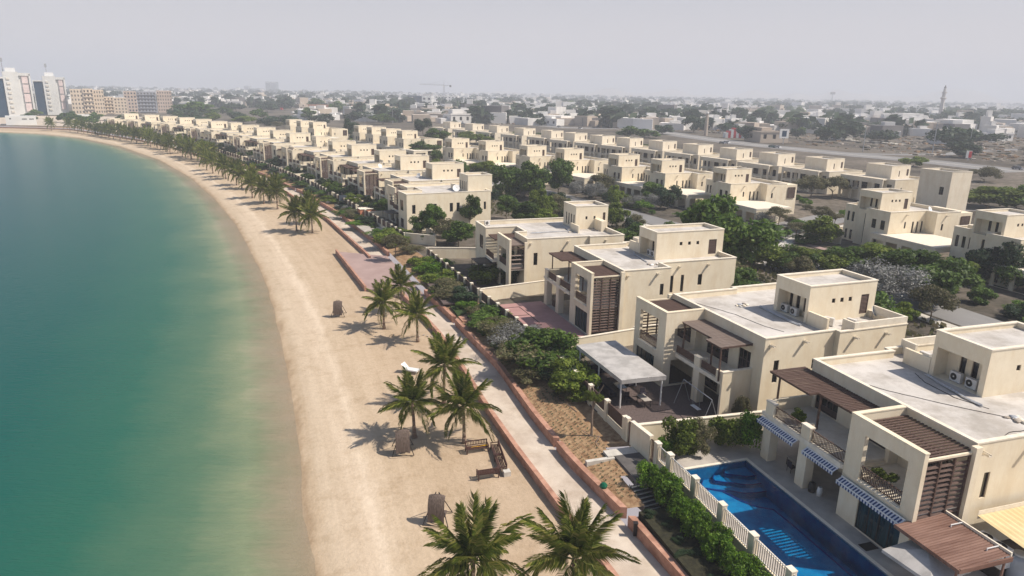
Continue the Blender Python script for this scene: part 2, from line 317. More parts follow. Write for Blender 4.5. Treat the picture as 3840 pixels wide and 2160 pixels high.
nt.links.new(n5.outputs['Fac'], r5.inputs[0]); m5 = N(nt, 'ShaderNodeMixRGB', blend_type='MULTIPLY'); m5.inputs[0].default_value = 1; nt.links.new(ml.outputs[0], m5.inputs[1]); nt.links.new(r5.outputs[0], m5.inputs[2])
n6 = N(nt, 'ShaderNodeTexNoise', Scale=.42, Detail=8, Roughness=.75); nt.links.new(tc.outputs['Object'], n6.inputs['Vector']); r6 = N(nt, 'ShaderNodeValToRGB'); r6.color_ramp.elements[0].position = .50; r6.color_ramp.elements[0].color = (1,1,1,1); r6.color_ramp.elements[1].position = .72; r6.color_ramp.elements[1].color = (.80,.765,.715,1)
nt.links.new(n6.outputs['Fac'], r6.inputs[0]); m6 = N(nt, 'ShaderNodeMixRGB', blend_type='MULTIPLY'); m6.inputs[0].default_value = 1; nt.links.new(m5.outputs[0], m6.inputs[1]); nt.links.new(r6.outputs[0], m6.inputs[2]); nt.links.new(m6.outputs[0], p.inputs['Base Color'])
n3 = N(nt, 'ShaderNodeTexNoise', Scale=5, Detail=6); nt.links.new(tc.outputs['Object'], n3.inputs['Vector'])
bp = N(nt, 'ShaderNodeBump', Strength=.35, Distance=.12); nt.links.new(n3.outputs['Fac'], bp.inputs['Height']); nt.links.new(bp.outputs[0], p.inputs['Normal'])
o = struct(mb.build('beach', sand, smooth=True))
a = o.data.attributes.new('cross', 'FLOAT', 'POINT')
cv = []
for y in Y:
    s = xs(y); pp = xl(y)
    r = rows[len(cv)//nc]
    for v in r: cv.append(max(0, min(1, .1 + .9*(v[0]-s)/max(4, pp-s))) if v[0] >= s else max(0, .1 + (v[0]-s)*.03))
a.data.foreach_set('value', cv)

# water
gx = []; x = 60.0
while x > -2600: gx.append(x); x -= (1.6 if x > -130 else (4 if x > -420 else 90))
gy = []; y = -60.0
while y < 560: gy.append(y); y += (2.0 if y < 120 else 4.0)
mb = MB(); mb.v = [(x, y, 0) for y in gy for x in gx]; n = len(gx)
mb.f = [(j*n+i, (j+1)*n+i, (j+1)*n+i+1, j*n+i+1) for j in range(len(gy)-1) for i in range(n-1)]; mb.m = [0]*len(mb.f)
spts = []
yy = 5.0
while yy < 500: spts.append((interp(SHORE, yy), yy)); yy += 4
def sdist(x, y):
    b = 1e9
    for px, py in spts:
        d = (px-x)**2 + (py-y)**2
        if d < b: b = d
    return math.sqrt(b)
wm = bpy.data.materials.new('sea_water'); wm.use_nodes = True; nt = wm.node_tree; p = nt.nodes['Principled BSDF']
p.inputs['Roughness'].default_value = .22; p.inputs['IOR'].default_value = 1.2; p.inputs['Specular IOR Level'].default_value = .25
A_ = N(nt, 'ShaderNodeAttribute', attribute_name='depth'); tc = N(nt, 'ShaderNodeTexCoord')
nn = N(nt, 'ShaderNodeTexNoise', Scale=.07, Detail=5, Roughness=.6); nt.links.new(tc.outputs['Object'], nn.inputs['Vector'])
ma = N(nt, 'ShaderNodeMath', operation='MULTIPLY_ADD'); ma.inputs[1].default_value = .14; nt.links.new(nn.outputs['Fac'], ma.inputs[0]); nt.links.new(A_.outputs['Fac'], ma.inputs[2])
mpr = N(nt, 'ShaderNodeMapping'); mpr.inputs['Rotation'].default_value = (0,0,R(8)); mpr.inputs['Scale'].default_value = (.22,1.5,1); nt.links.new(tc.outputs['Object'], mpr.inputs[0])
nr = N(nt, 'ShaderNodeTexNoise', Scale=1.0, Detail=6, Roughness=.7, Distortion=.8); nt.links.new(mpr.outputs[0], nr.inputs['Vector'])
mr_ = N(nt, 'ShaderNodeMath', operation='MULTIPLY_ADD'); mr_.inputs[1].default_value = .045; nt.links.new(nr.outputs['Fac'], mr_.inputs[0]); nt.links.new(ma.outputs[0], mr_.inputs[2])  # ripple facets and reflections put into the water colour as stretched noise
ms = N(nt, 'ShaderNodeMath', operation='SUBTRACT'); ms.inputs[1].default_value = .0925; nt.links.new(mr_.outputs[0], ms.inputs[0])
rp = N(nt, 'ShaderNodeValToRGB'); cr = rp.color_ramp
stops = [(0,(.42,.36,.27)),(.03,(.35,.32,.22)),(.075,(.20,.24,.145)),(.14,(.085,.16,.10)),(.24,(.022,.112,.078)),(.42,(.003,.082,.070)),(.75,(.0,.068,.072)),(1,(.0,.060,.074))]
while len(cr.elements) < len(stops): cr.elements.new(.5)
for i, (q, c) in enumerate(stops): cr.elements[i].position = q; cr.elements[i].color = (*c, 1)
nt.links.new(ms.outputs[0], rp.inputs[0]); nt.links.new(rp.outputs[0], p.inputs['Base Color'])
mp = N(nt, 'ShaderNodeMapping'); mp.inputs['Rotation'].default_value = (0,0,R(12)); mp.inputs['Scale'].default_value = (.7,3.2,1)
nt.links.new(tc.outputs['Object'], mp.inputs[0])
wv = N(nt, 'ShaderNodeTexNoise', Scale=1.0, Detail=5, Roughness=.6, Distortion=.6); nt.links.new(mp.outputs[0], wv.inputs['Vector'])
bp = N(nt, 'ShaderNodeBump', Strength=.8, Distance=.12); nt.links.new(wv.outputs['Fac'], bp.inputs['Height']); nt.links.new(bp.outputs[0], p.inputs['Normal'])
wv2 = N(nt, 'ShaderNodeTexNoise', Scale=2.6, Detail=3, Roughness=.5); nt.links.new(mp.outputs[0], wv2.inputs['Vector']); bp2 = N(nt, 'ShaderNodeBump', Strength=.5, Distance=.05); nt.links.new(wv2.outputs['Fac'], bp2.inputs['Height']); nt.links.new(bp.outputs[0], bp2.inputs['Normal']); nt.links.new(bp2.outputs[0], p.inputs['Normal'])
tb = N(nt, 'ShaderNodeBsdfTransparent'); mxs = N(nt, 'ShaderNodeMixShader'); out = nt.nodes['Material Output']
rq = N(nt, 'ShaderNodeMapRange'); rq.inputs['From Min'].default_value = 0; rq.inputs['From Max'].default_value = .07; rq.inputs['To Min'].default_value = .25; rq.inputs['To Max'].default_value = 1
nt.links.new(A_.outputs['Fac'], rq.inputs[0]); nt.links.new(rq.outputs[0], mxs.inputs[0]); nt.links.new(tb.outputs[0], mxs.inputs[1]); nt.links.new(p.outputs[0], mxs.inputs[2]); nt.links.new(mxs.outputs[0], out.inputs['Surface'])
o = struct(mb.build('sea', wm, smooth=True))
a = o.data.attributes.new('depth', 'FLOAT', 'POINT')
dv = []
for (x, y, z) in mb.v:
    if x > xs(y): dv.append(0); continue
    d = sdist(x, y) if x > -420 else 120
    dv.append(min(1, d/62.0))
a.data.foreach_set('value', dv)

# land: one sheet to the horizon, behind the fence line
gm = bpy.data.materials.new('dry_ground'); gm.use_nodes = True; nt = gm.node_tree; p = nt.nodes['Principled BSDF']; p.inputs['Roughness'].default_value = .95; p.inputs['Specular IOR Level'].default_value = .1
tc = N(nt, 'ShaderNodeTexCoord')
n1 = N(nt, 'ShaderNodeTexNoise', Scale=.02, Detail=9, Roughness=.7); n2 = N(nt, 'ShaderNodeTexNoise', Scale=.6, Detail=7, Roughness=.75)
for q in (n1, n2): nt.links.new(tc.outputs['Object'], q.inputs['Vector'])
r1 = N(nt, 'ShaderNodeValToRGB'); r1.color_ramp.elements[0].position = .36; r1.color_ramp.elements[0].color = (.085,.075,.065,1); r1.color_ramp.elements[1].position = .6; r1.color_ramp.elements[1].color = (.21,.18,.155,1)
r2 = N(nt, 'ShaderNodeValToRGB'); r2.color_ramp.elements[0].position = .35; r2.color_ramp.elements[0].color = (.45,.48,.40,1); r2.color_ramp.elements[1].position = .65; r2.color_ramp.elements[1].color = (1.15,1.12,1.1,1)
nt.links.new(n1.outputs['Fac'], r1.inputs[0]); nt.links.new(n2.outputs['Fac'], r2.inputs[0])
ml = N(nt, 'ShaderNodeMixRGB', blend_type='MULTIPLY'); ml.inputs[0].default_value = 1; nt.links.new(r1.outputs[0], ml.inputs[1]); nt.links.new(r2.outputs[0], ml.inputs[2]); nt.links.new(ml.outputs[0], p.inputs['Base Color'])
GW = [(40.0,8),(35.2,19),(23.9,54.5),(10.6,50.3)] + [(xf(t),t) for t in [51.7]+list(range(55,480,6))+[480,490,500,514,534]] + [(-7500,534),(-7500,9500),(7500,9500),(7500,8)]
mb = MB(); mb.add([(x_, y_, 2.5) for x_, y_ in GW], [tuple(range(len(GW)-1, -1, -1))])
struct(mb.build('ground', gm))

def strip(fa, fb, za, zb, y0, y1, step=2.0, zt=None):
    mb = MB(); y = y0
    pts = []
    while y < y1: pts.append(y); y += step
    pts.append(y1)
    for a_, b_ in zip(pts[:-1], pts[1:]):
        mb.quad((fa(a_), a_, za), (fb(a_), a_, zb), (fb(b_), b_, zb), (fa(b_), b_, za))
    return mb
# promenade
def kerbwall(name, fx, w, z0, z1, y0, y1, m, off=0):
    mb = MB(); y = y0; P = []
    while y < y1: P.append(y); y += 2.5 if y < 200 else 6
    P.append(y1); L = [(fx(q)+off, q) for q in P]
    n = len(P)
    for i in range(n-1):
        (a, b), (c, d) = L[i], L[i+1]
        mb.add([(a,b,z0),(a+w,b,z0),(c+w,d,z0),(c,d,z0),(a,b,z1),(a+w,b,z1),(c+w,d,z1),(c,d,z1)], [(4,5,6,7),(0,4,7,3),(1,2,6,5)] + ([(0,1,5,4)] if i == 0 else []) + ([(3,7,6,2)] if i == n-2 else []))
    return mb.build(name, m)
struct(strip(lambda y: xl(y)+.3, xr, 1.3, 1.3, 14, 470, 2.5).build('promenade', M['prom']))
for y0, y1 in ((14, 97), (119, 470)):
    tag(kerbwall('kerb_wall', xl, .42, .3, 1.72, y0, y1, M['terra']), 'low terracotta edge wall between sand and promenade, ' + ('near stretch by the benches' if y0 < 50 else 'far stretch beyond the pink terrace'), 'low wall', 'low walls along the promenade')
for y0, y1, lb in ((14, 41.6, 'nearest terracotta planter wall, cut by the bottom edge'), (42.6, 52.0, 'short terracotta planter wall beside the stair and young seedlings'), (52.6, 83.6, 'long terracotta planter wall beneath the dark shrub bed'), (84.6, 97, 'terracotta planter wall ending at the small lawn'), (121, 158, 'terracotta planter wall beyond the pink terrace'), (160, 200, 'far terracotta planter wall beside green ground cover'), (202, 330, 'very long distant planter wall running behind the beach palms')):
    tag(kerbwall('planter_wall', xr, .5, 1.25, 2.15, y0, y1, M['terra']), lb, 'low wall', 'low walls along the promenade')
_ca, _sa = math.cos(R(17.6)), math.sin(R(17.6))
def xv(y, v):            # x on the line v = const of the nearest villa's frame
    u = (y-37.73-_sa*v)/_ca; return 28.2 + _ca*v - _sa*u
mbb = strip(lambda y: xr(y)+.5, lambda y: xf(y)+.02, 1.95, 2.44, 50.9, 470, 2.0); q_ = strip(lambda y: xr(y)+.5, lambda y: xv(y,-16.15), 1.95, 2.2, 42.75, 46.6, .8); mbb.add(q_.v, q_.f); q_ = strip(lambda y: xr(y)+.5, lambda y: xv(y,-15.5), 1.95, 2.3, 46.6, 50.9, .8); mbb.add(q_.v, q_.f)
struct(mbb.build('planting_bed', M['soil']))
# pink terrace
pz = [at(1000+850/3.22, 550+1265/3.22, 1.34), at(1300+240/3.22, 900+585/3.22, 1.34), (xr(92), 92), (xr(100), 100), (xr(112), 112), (xr(121), 121), (xl(122)+.2, 122)]
mb = MB(); mb.prism(pz, .5, 1.345); tag(mb.build('terrace', M['plaza']), 'pink paved terrace stepping out from the promenade over the sand', 'terrace'); 
mb = MB(); q0, q1 = pz[0], pz[1]
dx, dy = q1[0]-q0[0], q1[1]-q0[1]; L_ = math.hypot(dx, dy); nx, ny = dy/L_, -dx/L_
mb.prism([(q0[0], q0[1]), (q0[0]+nx*.3, q0[1]+ny*.3), (q1[0]+nx*.3, q1[1]+ny*.3), (q1[0], q1[1])][::-1], .45, 1.75)
tag(mb.build('retaining_wall', M['terra']), 'dark low wall along the seaward edge of the pink terrace', 'low wall', 'low walls along the promenade')
# ---------------------------------------------------------------- villa kit
CACHE = {}
def thick(mb, p0, p1, t, z0, z1, holes=(), m=0):
    L = math.hypot(p1[0]-p0[0], p1[1]-p0[1]); d = ((p1[0]-p0[0])/L, (p1[1]-p0[1])/L); n = (d[1], -d[0])
    mb.wall(p0, p1, z0, z1, holes, t, m)
    q0 = (p0[0]-n[0]*t, p0[1]-n[1]*t); q1 = (p1[0]-n[0]*t, p1[1]-n[1]*t)
    us = sorted({0, L} | {h[0] for h in holes} | {h[1] for h in holes}); zs = sorted({z0, z1} | {h[2] for h in holes} | {h[3] for h in holes})
    for i in range(len(us)-1):
        for j in range(len(zs)-1):
            uc = (us[i]+us[i+1])/2; zc = (zs[j]+zs[j+1])/2
            if any(h[0] < uc < h[1] and h[2] < zc < h[3] for h in holes): continue
            f = lambda u, z: (q0[0]+d[0]*u, q0[1]+d[1]*u, z)
            mb.quad(f(us[i+1],zs[j]), f(us[i],zs[j]), f(us[i],zs[j+1]), f(us[i+1],zs[j+1]), m)
    for z, fl in ((z1, 0), (z0, 1)):
        q = [(*p0, z), (*p1, z), (*q1, z), (*q0, z)]
        mb.add(q if not fl else q[::-1], [(0,1,2,3)], m)
    mb.quad((*p0,z0), (*p0,z1), (*q0,z1), (*q0,z0), m); mb.quad((*p1,z0), (*q1,z0), (*q1,z1), (*p1,z1), m)
    return mb
def win_mesh(w, h, kind):
    k = ('win', round(w,2), round(h,2), kind)
    if k in CACHE: return CACHE[k]
    f = MB(); b = .05; y0, y1 = .08, .15
    f.box(0, b, y0, y1, 0, h); f.box(w-b, w, y0, y1, 0, h); f.box(b, w-b, y0, y1, 0, b); f.box(b, w-b, y0, y1, h-b, h)
    if kind == 'door':
        n = max(2, round(w/.62))
        for i in range(1, n): f.box(w*i/n-.05, w*i/n+.05, y0-.01, y1, b, h-b)
        f.box(b, w-b, y0+.005, y1-.005, .1, .55); f.box(b, w-b, y0+.005, y1-.005, h*.55, h*.55+.09)
    elif kind == 'blue':
        for i in range(1, 4): f.box(w*i/4-.035, w*i/4+.035, y0, y1-.005, b, h-b)
    elif w > .75: f.box(w/2-.03, w/2+.03, y0, y1-.005, b, h-b)
    g = MB(); g.quad((b*.5,.125,b*.5), (w-b*.5,.125,b*.5), (w-b*.5,.125,h-b*.5), (b*.5,.125,h-b*.5))
    gm_ = M['glassblue'] if kind == 'blue' else M['glass']
    one = MB(); one.v = list(f.v); one.f = list(f.f); one.m = [0]*len(f.f); one.add(g.v, g.f, 1)
    CACHE[k] = (f.mesh('window_frame', M['frame'] if kind != 'blue' else M['steel']), g.mesh('window_pane', gm_), one.mesh('window', [M['frame'], gm_]))
    return CACHE[k]
def louvre_mesh(w, h, n=10, detail=True):
    k = ('lv', round(w,2), round(h,2), n)
    if k in CACHE: return CACHE[k]
    f = MB(); f.box(0, .06, .02, .14, 0, h); f.box(w-.06, w, .02, .14, 0, h); f.box(.06, w-.06, .02, .14, 0, .06); f.box(.06, w-.06, .02, .14, h-.06, h)
    for i in range(n):
        z = .1 + (h-.2)*i/n
        f.add([(.06,.03,z),(w-.06,.03,z),(w-.06,.12,z+.09),(.06,.12,z+.09),(.06,.05,z-.02),(w-.06,.05,z-.02),(w-.06,.14,z+.07),(.06,.14,z+.07)], [(0,1,2,3),(7,6,5,4),(0,4,5,1),(2,6,7,3)], 0)
    f.quad((.06,.15,.06),(w-.06,.15,.06),(w-.06,.15,h-.06),(.06,.15,h-.06),1)
    CACHE[k] = f.mesh('louvre_window', [M['wood'], M['glass']]); return CACHE[k]
def put_hole(parent, p0, d, h, hi):
    a, b, c, e, kind = h
    if kind == 'open': return
    loc = (p0[0]+d[0]*a, p0[1]+d[1]*a, c); rz = math.atan2(d[1], d[0])
    if kind == 'louvre': link('louvre_window', louvre_mesh(b-a, e-c, max(5, int((e-c)/.14))), parent, loc, rz); return
    f, g, one = win_mesh(b-a, e-c, kind)
    nm = {'win':'window','door':'glazed_door','blue':'sliding_door'}[kind]
    if hi:
        o = link(nm, f, parent, loc, rz); link('pane', g, o)
    else: link(nm, one, parent, loc, rz)
def block(parent, poly, z0, zr, zp, holes={}, hi=True, name='wall', m=None, cop=.10):
    mb = MB(); n = len(poly)
    for k in range(n):
        p0, p1 = poly[k], poly[(k+1) % n]; L = math.hypot(p1[0]-p0[0], p1[1]-p0[1]); d = ((p1[0]-p0[0])/L, (p1[1]-p0[1])/L)
        ax = 0 if abs(d[0]) > abs(d[1]) else 1; hs = []
        for h in holes.get(k, ()):
            a, b = sorted((abs(h[0]-p0[ax]), abs(h[1]-p0[ax])))
            hs.append((a, b, h[2], h[3], h[4] if len(h) > 4 else 'win'))
        mb.wall(p0, p1, z0, zr if zp > zr else zr, hs, .16)
        for h in hs: put_hole(parent, p0, d, h, hi)
    mb.build(name, m or M['stucco'], parent)
    ins = offset(poly, .22) if zp > zr else poly
    r = MB(); r.add([(p[0], p[1], zr) for p in (offset(poly, .2) if zp > zr else poly)], [tuple(range(n))]); r.build('roof', M['roof'], parent)
    if zp > zr:
        q = MB(); q.ring(poly, 0, .22, zr, zp-cop); q.ring(poly, .05, .27, zp-cop, zp, 1); q.build('parapet', [m or M['stucco'], M['coping']], parent)
def spout(parent, x, y, z, rz):
    k = 'spout'
    if k not in CACHE:
        s = MB(); s.box(-.09,.09,-.55,0,-.05,0); s.box(-.12,-.09,-.55,0,-.05,.09); s.box(.09,.12,-.55,0,-.05,.09); s.box(-.12,.12,-.14,0,-.16,-.05)
        CACHE[k] = s.mesh('drain_spout', M['coping'])
    link('drain_spout', CACHE[k], parent, (x, y, z), rz)
def slat_field(parent, name, x0, x1, y0, y1, z, pitch, w, h, mat_, along='x', single=True, jitter=.0):
    """slats running along x (or y), each an object of its own"""
    L = (x1-x0) if along == 'x' else (y1-y0)
    key = ('slat', round(L,2), w, h, mat_.name)
    if key not in CACHE:
        s = MB(); s.box(0, L, -w/2, w/2, 0, h) if along == 'x' else s.box(-w/2, w/2, 0, L, 0, h); CACHE[key] = s.mesh('slat', mat_)
    a, b = (y0, y1) if along == 'x' else (x0, x1); n = max(2, int((b-a)/pitch)); mb = MB()
    for i in range(n):
        t = a + (b-a)*(i+.5)/n; dz = random.uniform(-jitter, jitter)
        loc = (x0, t, z+dz) if along == 'x' else (t, y0, z+dz)
        if single: link('slat', CACHE[key], parent, loc, random.uniform(-jitter, jitter)*.3)
        else:
            mb.box(loc[0], loc[0]+L, t-w/2, t+w/2, z+dz, z+dz+h) if along == 'x' else mb.box(t-w/2, t+w/2, y0, y0+L, z+dz, z+dz+h)
    if not single: mb.build('slats', mat_, parent)
def pergola(parent, x0, x1, y0, y1, z, mat_, pitch=.17, posts=(), zf=3.35, single=True, fw=.1, bmat=None):
    mb = MB(); bmat = bmat or M['wood']
    mb.box(x0, x0+fw, y0, y1, z-.16, z-.005); mb.box(x1-fw, x1, y0, y1, z-.16, z-.005); mb.box(x0+fw, x1-fw, y0, y0+fw, z-.14, z-.006); mb.box(x0+fw, x1-fw, y1-fw, y1, z-.14, z-.006)
    n = max(1, int((y1-y0)/1.6))
    for i in range(1, n): mb.box(x0+fw, x1-fw, y0+(y1-y0)*i/n-.04, y0+(y1-y0)*i/n+.04, z-.13, z-.007)
    for px, py in posts: mb.box(px-.06, px+.06, py-.06, py+.06, zf, z-.165)
    o = mb.build('pergola', bmat, parent)
    slat_field(o, 'slat', x0-.08, x1+.02, y0, y1, z, pitch, pitch*.62, .05, mat_, single=single, jitter=.008 if single else 0)
    return o
def railing(parent, p0, p1, z0, h=.95, solid=False, single=False):
    L = math.hypot(p1[0]-p0[0], p1[1]-p0[1]); rz = math.atan2(p1[1]-p0[1], p1[0]-p0[0])
    key = ('rail', round(L,2), h, solid)
    if key not in CACHE:
        mb = MB(); mb.box(0, L, -.04, .04, h-.06, h); mb.box(0, L, -.03, .03, .06, .11); n = max(2, int(L/.13))
        for i in range(n+1): x = L*i/n; mb.box(x-.022 if x > .02 else 0, min(L, x+.022), -.02, .02, .11, h-.06)
        if solid: mb.box(0, L, .022, .035, .11, h-.06)
        CACHE[key] = mb.mesh('railing', M['wood'])
    link('railing', CACHE[key], parent, (p0[0], p0[1], z0), rz)
def louvre_wall(parent, x0, x1, y, z0, z1, cols=3, pitch=.30, single=True, mat_=None):
    mat_ = mat_ or M['wood']; f = MB(); w = (x1-x0)/cols
    for i in range(cols+1): f.box(x0+w*i-.05, x0+w*i+.05, y-.04, y+.10, z0, z1)
    f.box(x0+.05, x1-.05, y-.03, y+.09, z1-.1, z1-.002); f.box(x0+.05, x1-.05, y-.03, y+.09, z0+.002, z0+.1)
    o = f.build('louvre_screen', M['wood'], parent)
    key = ('lsl', round(w,3), pitch)
    if key not in CACHE:
        s = MB(); s.add([(0,-.05,-.07),(w-.1,-.05,-.07),(w-.1,.06,.07),(0,.06,.07),(0,-.03,-.09),(w-.1,-.03,-.09),(w-.1,.08,.05),(0,.08,.05)], [(0,1,2,3),(7,6,5,4),(0,4,5,1),(2,6,7,3),(0,3,7,4),(1,5,6,2)]); CACHE[key] = s.mesh('louvre_slat', mat_)
    n = int((z1-z0-.2)/pitch); mb = MB()
    for c in range(cols):
        for i in range(n):
            z = z0+.2+pitch*i; x = x0+w*c+.05
            if single: link('slat', CACHE[key], o, (x, y+.02, z))
            else: mb.add([(x,y-.03,z-.07),(x+w-.1,y-.03,z-.07),(x+w-.1,y+.07,z+.07),(x,y+.07,z+.07)], [(0,1,2,3)])
    if not single: mb.build('slats', mat_, o)

def tower(root, x0, x1, y0, y1, z0, zp, hi, style='niche'):
    poly = [(x0,y0),(x1,y0),(x1,y1),(x0,y1)]; w = x1-x0; q = x0+w*.34
    small = [(q+i*w*.125, q+i*w*.125+.42, z0+1.75, z0+2.2) for i in range(3)] + [(x0+w*.78, x0+w*.9, z0+.35, z0+2.3, 'louvre')]
    H = {0: small, 2: small}
    if style == 'slits':
        H = {0: [(x0+w*.3, x0+w*.3+.35, z0+1.5, z0+2.0), (x0+w*.55, x0+w*.55+.35, z0+1.5, z0+2.0), (x0+w*.84, x0+w*.92, z0+.4, z0+2.5, 'louvre')],
             3: [(y0+.5+i*1.0, y0+.95+i*1.0, z0+.35, z0+2.2) for i in range(4)]}
        block(root, poly, z0, zp-.45, zp, H, hi, 'tower'); return
    if style == 'plain': block(root, poly, z0, zp-.45, zp, {}, hi, 'tower'); return
    ny0, ny1 = y0+.45, y1-.35; mb = MB()
    hs = {0: H[0], 1: [], 2: H[2]}
    for k in (0, 1, 2):
        p0, p1 = poly[k], poly[(k+1) % 4]; L = math.hypot(p1[0]-p0[0], p1[1]-p0[1]); d = ((p1[0]-p0[0])/L, (p1[1]-p0[1])/L); ax = 0 if k != 1 else 1
        hh = []
        for h in hs[k]:
            a, b = sorted((abs(h[0]-p0[ax]), abs(h[1]-p0[ax]))); hh.append((a, b, h[2], h[3], h[4] if len(h) > 4 else 'win'))
        mb.wall(p0, p1, z0, zp-.45, hh, .16)
        for h in hh: put_hole(root, p0, d, h, hi)
    dep = 1.25
    mb.wall((x0,y1), (x0,y0), z0, zp-.45, [(y1-ny1, y1-ny0, z0+.01, z0+2.35)], dep)
    L = ny1-ny0; wh = [(L*.28, L*.28+.5, z0+.5, z0+2.1, 'win'), (L*.55, L*.55+.5, z0+.5, z0+2.1, 'win'), (L*.82, L*.82+.45, z0+.5, z0+2.1, 'win')]
    mb.wall((x0+dep, ny1), (x0+dep, ny0), z0, z0+2.35, wh, .16)
    for h in wh: put_hole(root, (x0+dep, ny1), (0,-1), h, hi)
    mb.build('tower', M['stucco'], root)
    r = MB(); r.add([(p[0], p[1], zp-.45) for p in offset(poly, .2)], [(0,1,2,3)]); r.build('roof', M['roof'], root)
    q = MB(); q.ring(poly, 0, .22, zp-.45, zp-.1); q.ring(poly, .05, .27, zp-.1, zp, 1); q.build('parapet', [M['stucco'], M['coping']], root)

def villa_T1(root, hi=2, awn=False, perg='wood', W=15.5, south=None, E=14.2, open_end=True, jog=-.5, jx=7.6, bx=-4.4, ptop=4.75, FB_=3.7, sidewall=False, solid=True, pitch=.17):
    """beach villa: front frame with louvre screen at the y=0 end, pergola balcony beyond it"""
    h2 = hi >= 1; single = hi >= 2
    ZR, ZP, F1 = 6.95, 7.6, 3.35
    S = south or [(1.1,1.6,3.6,5.4),(5.5,6.0,4.2,5.2)]
    poly = [(0,0),(jx,0),(jx,jog),(W,jog),(W,E+.55),(7.6,E+.55),(7.6,E),(0,E)]
    holes = {0: S, 2: [(7.9,8.35,3.6,5.8),(9.4,9.85,3.6,5.8),(11.9,12.5,4.3,5.7)],
             4: [(9.6,10.1,3.9,5.0),(13,13.5,3.9,5.0)], 6: [(1.2,1.75,3.3,5.4),(5.4,5.95,4.1,5.1)],
             7: [(6.3,9.6,FB_+.05,FB_+2.3,'door'),(11.0,12.6 if sidewall else 13.4,FB_+.05,FB_+2.3,'door'),(6.4,8.5,.1,2.4,'door'),(10.0,12.4,.1,2.4,'door'),(1.2,3.6,F1+.05,F1+2.3,'door')]}
    block(root, poly, 0, ZR, ZP, holes, h2)
    tower(root, 7.75, W+.4, 6.0, 10.5, ZR, 10.6, h2)
    a = MB(); thick(a, (7.75,13.0), (7.75,10.55), .25, ZR, ZR+1.25); a.build('roof_wall', [M['stucco'], M['coping']], root)
    a = MB(); a.box(9.2,W-.02,E+.32,E+.52,ZP+.002,ZP+.62); a.box(9.2,9.42,E-.9,E+.3,ZP-.6,ZP+.60); a.box(W-.24,W-.02,E-3.2,E+.3,ZP+.002,ZP+.61); a.build('raised_parapet', M['coping'], root)
    # front frame
    f = MB(); x = -4.25
    thick(f, (x,5.5), (x,-.2), .32, 0, ZP-.09, [(5.5-4.15,5.5-.8,3.45,6.55),(5.5-3.85,5.5-.45,.05,2.6)])
    thick(f, (-.003,5.5), (-3.927,5.5), .3, 0, ZP-.09, [(.6,3.4,.05,2.7),(.8,3.2,3.5,5.9)] if open_end else [(.6,3.4,.05,2.7)])
    f.box(-.48, -.003, -.38, -.003, 0, ZP-.12); f.box(-4.27,-3.9,5.2,5.52,ZP-.09,ZP); f.box(-4.27,-3.9,-.22,5.2,ZP-.09,ZP); f.box(-3.9,-.003,5.17,5.52,ZP-.09,ZP)
    f.box(-3.93,-.5,-.16,-.02,6.98,7.12)
    f.build('front_frame', M['stucco'], root)
    put_hole(root, (x,5.5), (0,-1), (5.5-3.85,5.5-.45,.05,2.6,'blue'), h2)
    sl = MB(); sl.box(-4.05,-.003,.0,5.19,3.1,F1); sl.box(bx+.08,-.003,5.503,12.715 if sidewall else E-.1,FB_-.3,FB_-.002); sl.box(-4.38,-4.22,.75,4.2,F1+.0,F1+.07); sl.box(bx-.02,bx+.077,5.6,12.7 if sidewall else E-.8,FB_-.3,FB_+.07); sl.build('balcony_slab', M['coping'], root)
    louvre_wall(root, -3.93, -.55, -.1, .35, 6.97, 3, .33, single)
    pg = MB(); pg.box(-3.92,-.01,.02,.1,6.9,6.99); pg.box(-3.92,-.01,5.05,5.15,6.9,6.99); pg.box(-2.05,-1.95,.1,5.05,6.88,6.98); po = pg.build('pergola', M['wood'], root)
    slat_field(po, 'slat', -3.9, -.03, .1, 5.1, 7.0, .29, .15, .06, M['wood'], single=single)
    # piers, balcony walls, railings
    for y0, y1 in ((8.7,9.6),(12.7,13.6)):
        if y0 > 10 and sidewall: continue
        p = MB(); p.box(bx,bx+.75,y0,y1,0,FB_-.302)
        p.box(bx-.001,bx+.35,y0,y1,FB_+.075,ptop); p.box(bx+.351,bx+.9,y1-.25,y1,FB_,ptop-.02); p.box(bx+.1,bx+.3,y0+.1,y1-.1,FB_-.303,FB_+.076); p.build('pier', M['stucco'], root)
    p = MB()
    if sidewall: p.box(bx,-.003,12.72,12.98,0,ptop); p.box(bx,bx+.25,12.0,12.719,FB_+.001,ptop-.001)
    else: p.box(bx+.91,-.003,13.75,14.0,FB_,ptop-.1)
    p.build('balcony_wall', M['stucco'], root)
    q = MB(); q.box(bx-.04,bx+.4,8.66,9.64,ptop+.001,ptop+.09); q.build('pier_cap', M['coping'], root); q = MB()
    q.box(bx-.04,.0,12.68,13.02,ptop+.001,ptop+.08) if sidewall else q.box(bx-.04,bx+.4,12.66,13.64,ptop+.001,ptop+.09)
    q.build('pier_cap', M['coping'], root)
    rb = .0 if sidewall else .05
    railing(root, (bx+.2,5.55), (bx+.2,8.68), FB_+.07, ptop-FB_-.15, solid); railing(root, (bx+.2,9.62), (bx+.2,12.0 if sidewall else 12.68), FB_+.07, ptop-FB_-.15, solid); railing(root, (-4.1,.82), (-4.1,4.12), F1+.08)
    pm = M['wood_pale'] if perg == 'wood' else M['wood']
    pergola(root, -2.5, -.05, 5.6, 10.45, 6.55, pm, zf=FB_, posts=[(-2.4,5.9),(-2.4,10.3)], single=single, pitch=pitch)
    pergola(root, -3.3, -.05, 10.5, 12.75 if sidewall else 15.0, 6.57, pm, zf=FB_, posts=[(-3.2,12.6 if sidewall else 13.9)], single=single, pitch=pitch)
    for sx in (.5, 4.5): spout(root, sx, 0, 6.9, 0)
    for sx in (9.0, 13.2): spout(root, sx, jog, 6.9, 0)
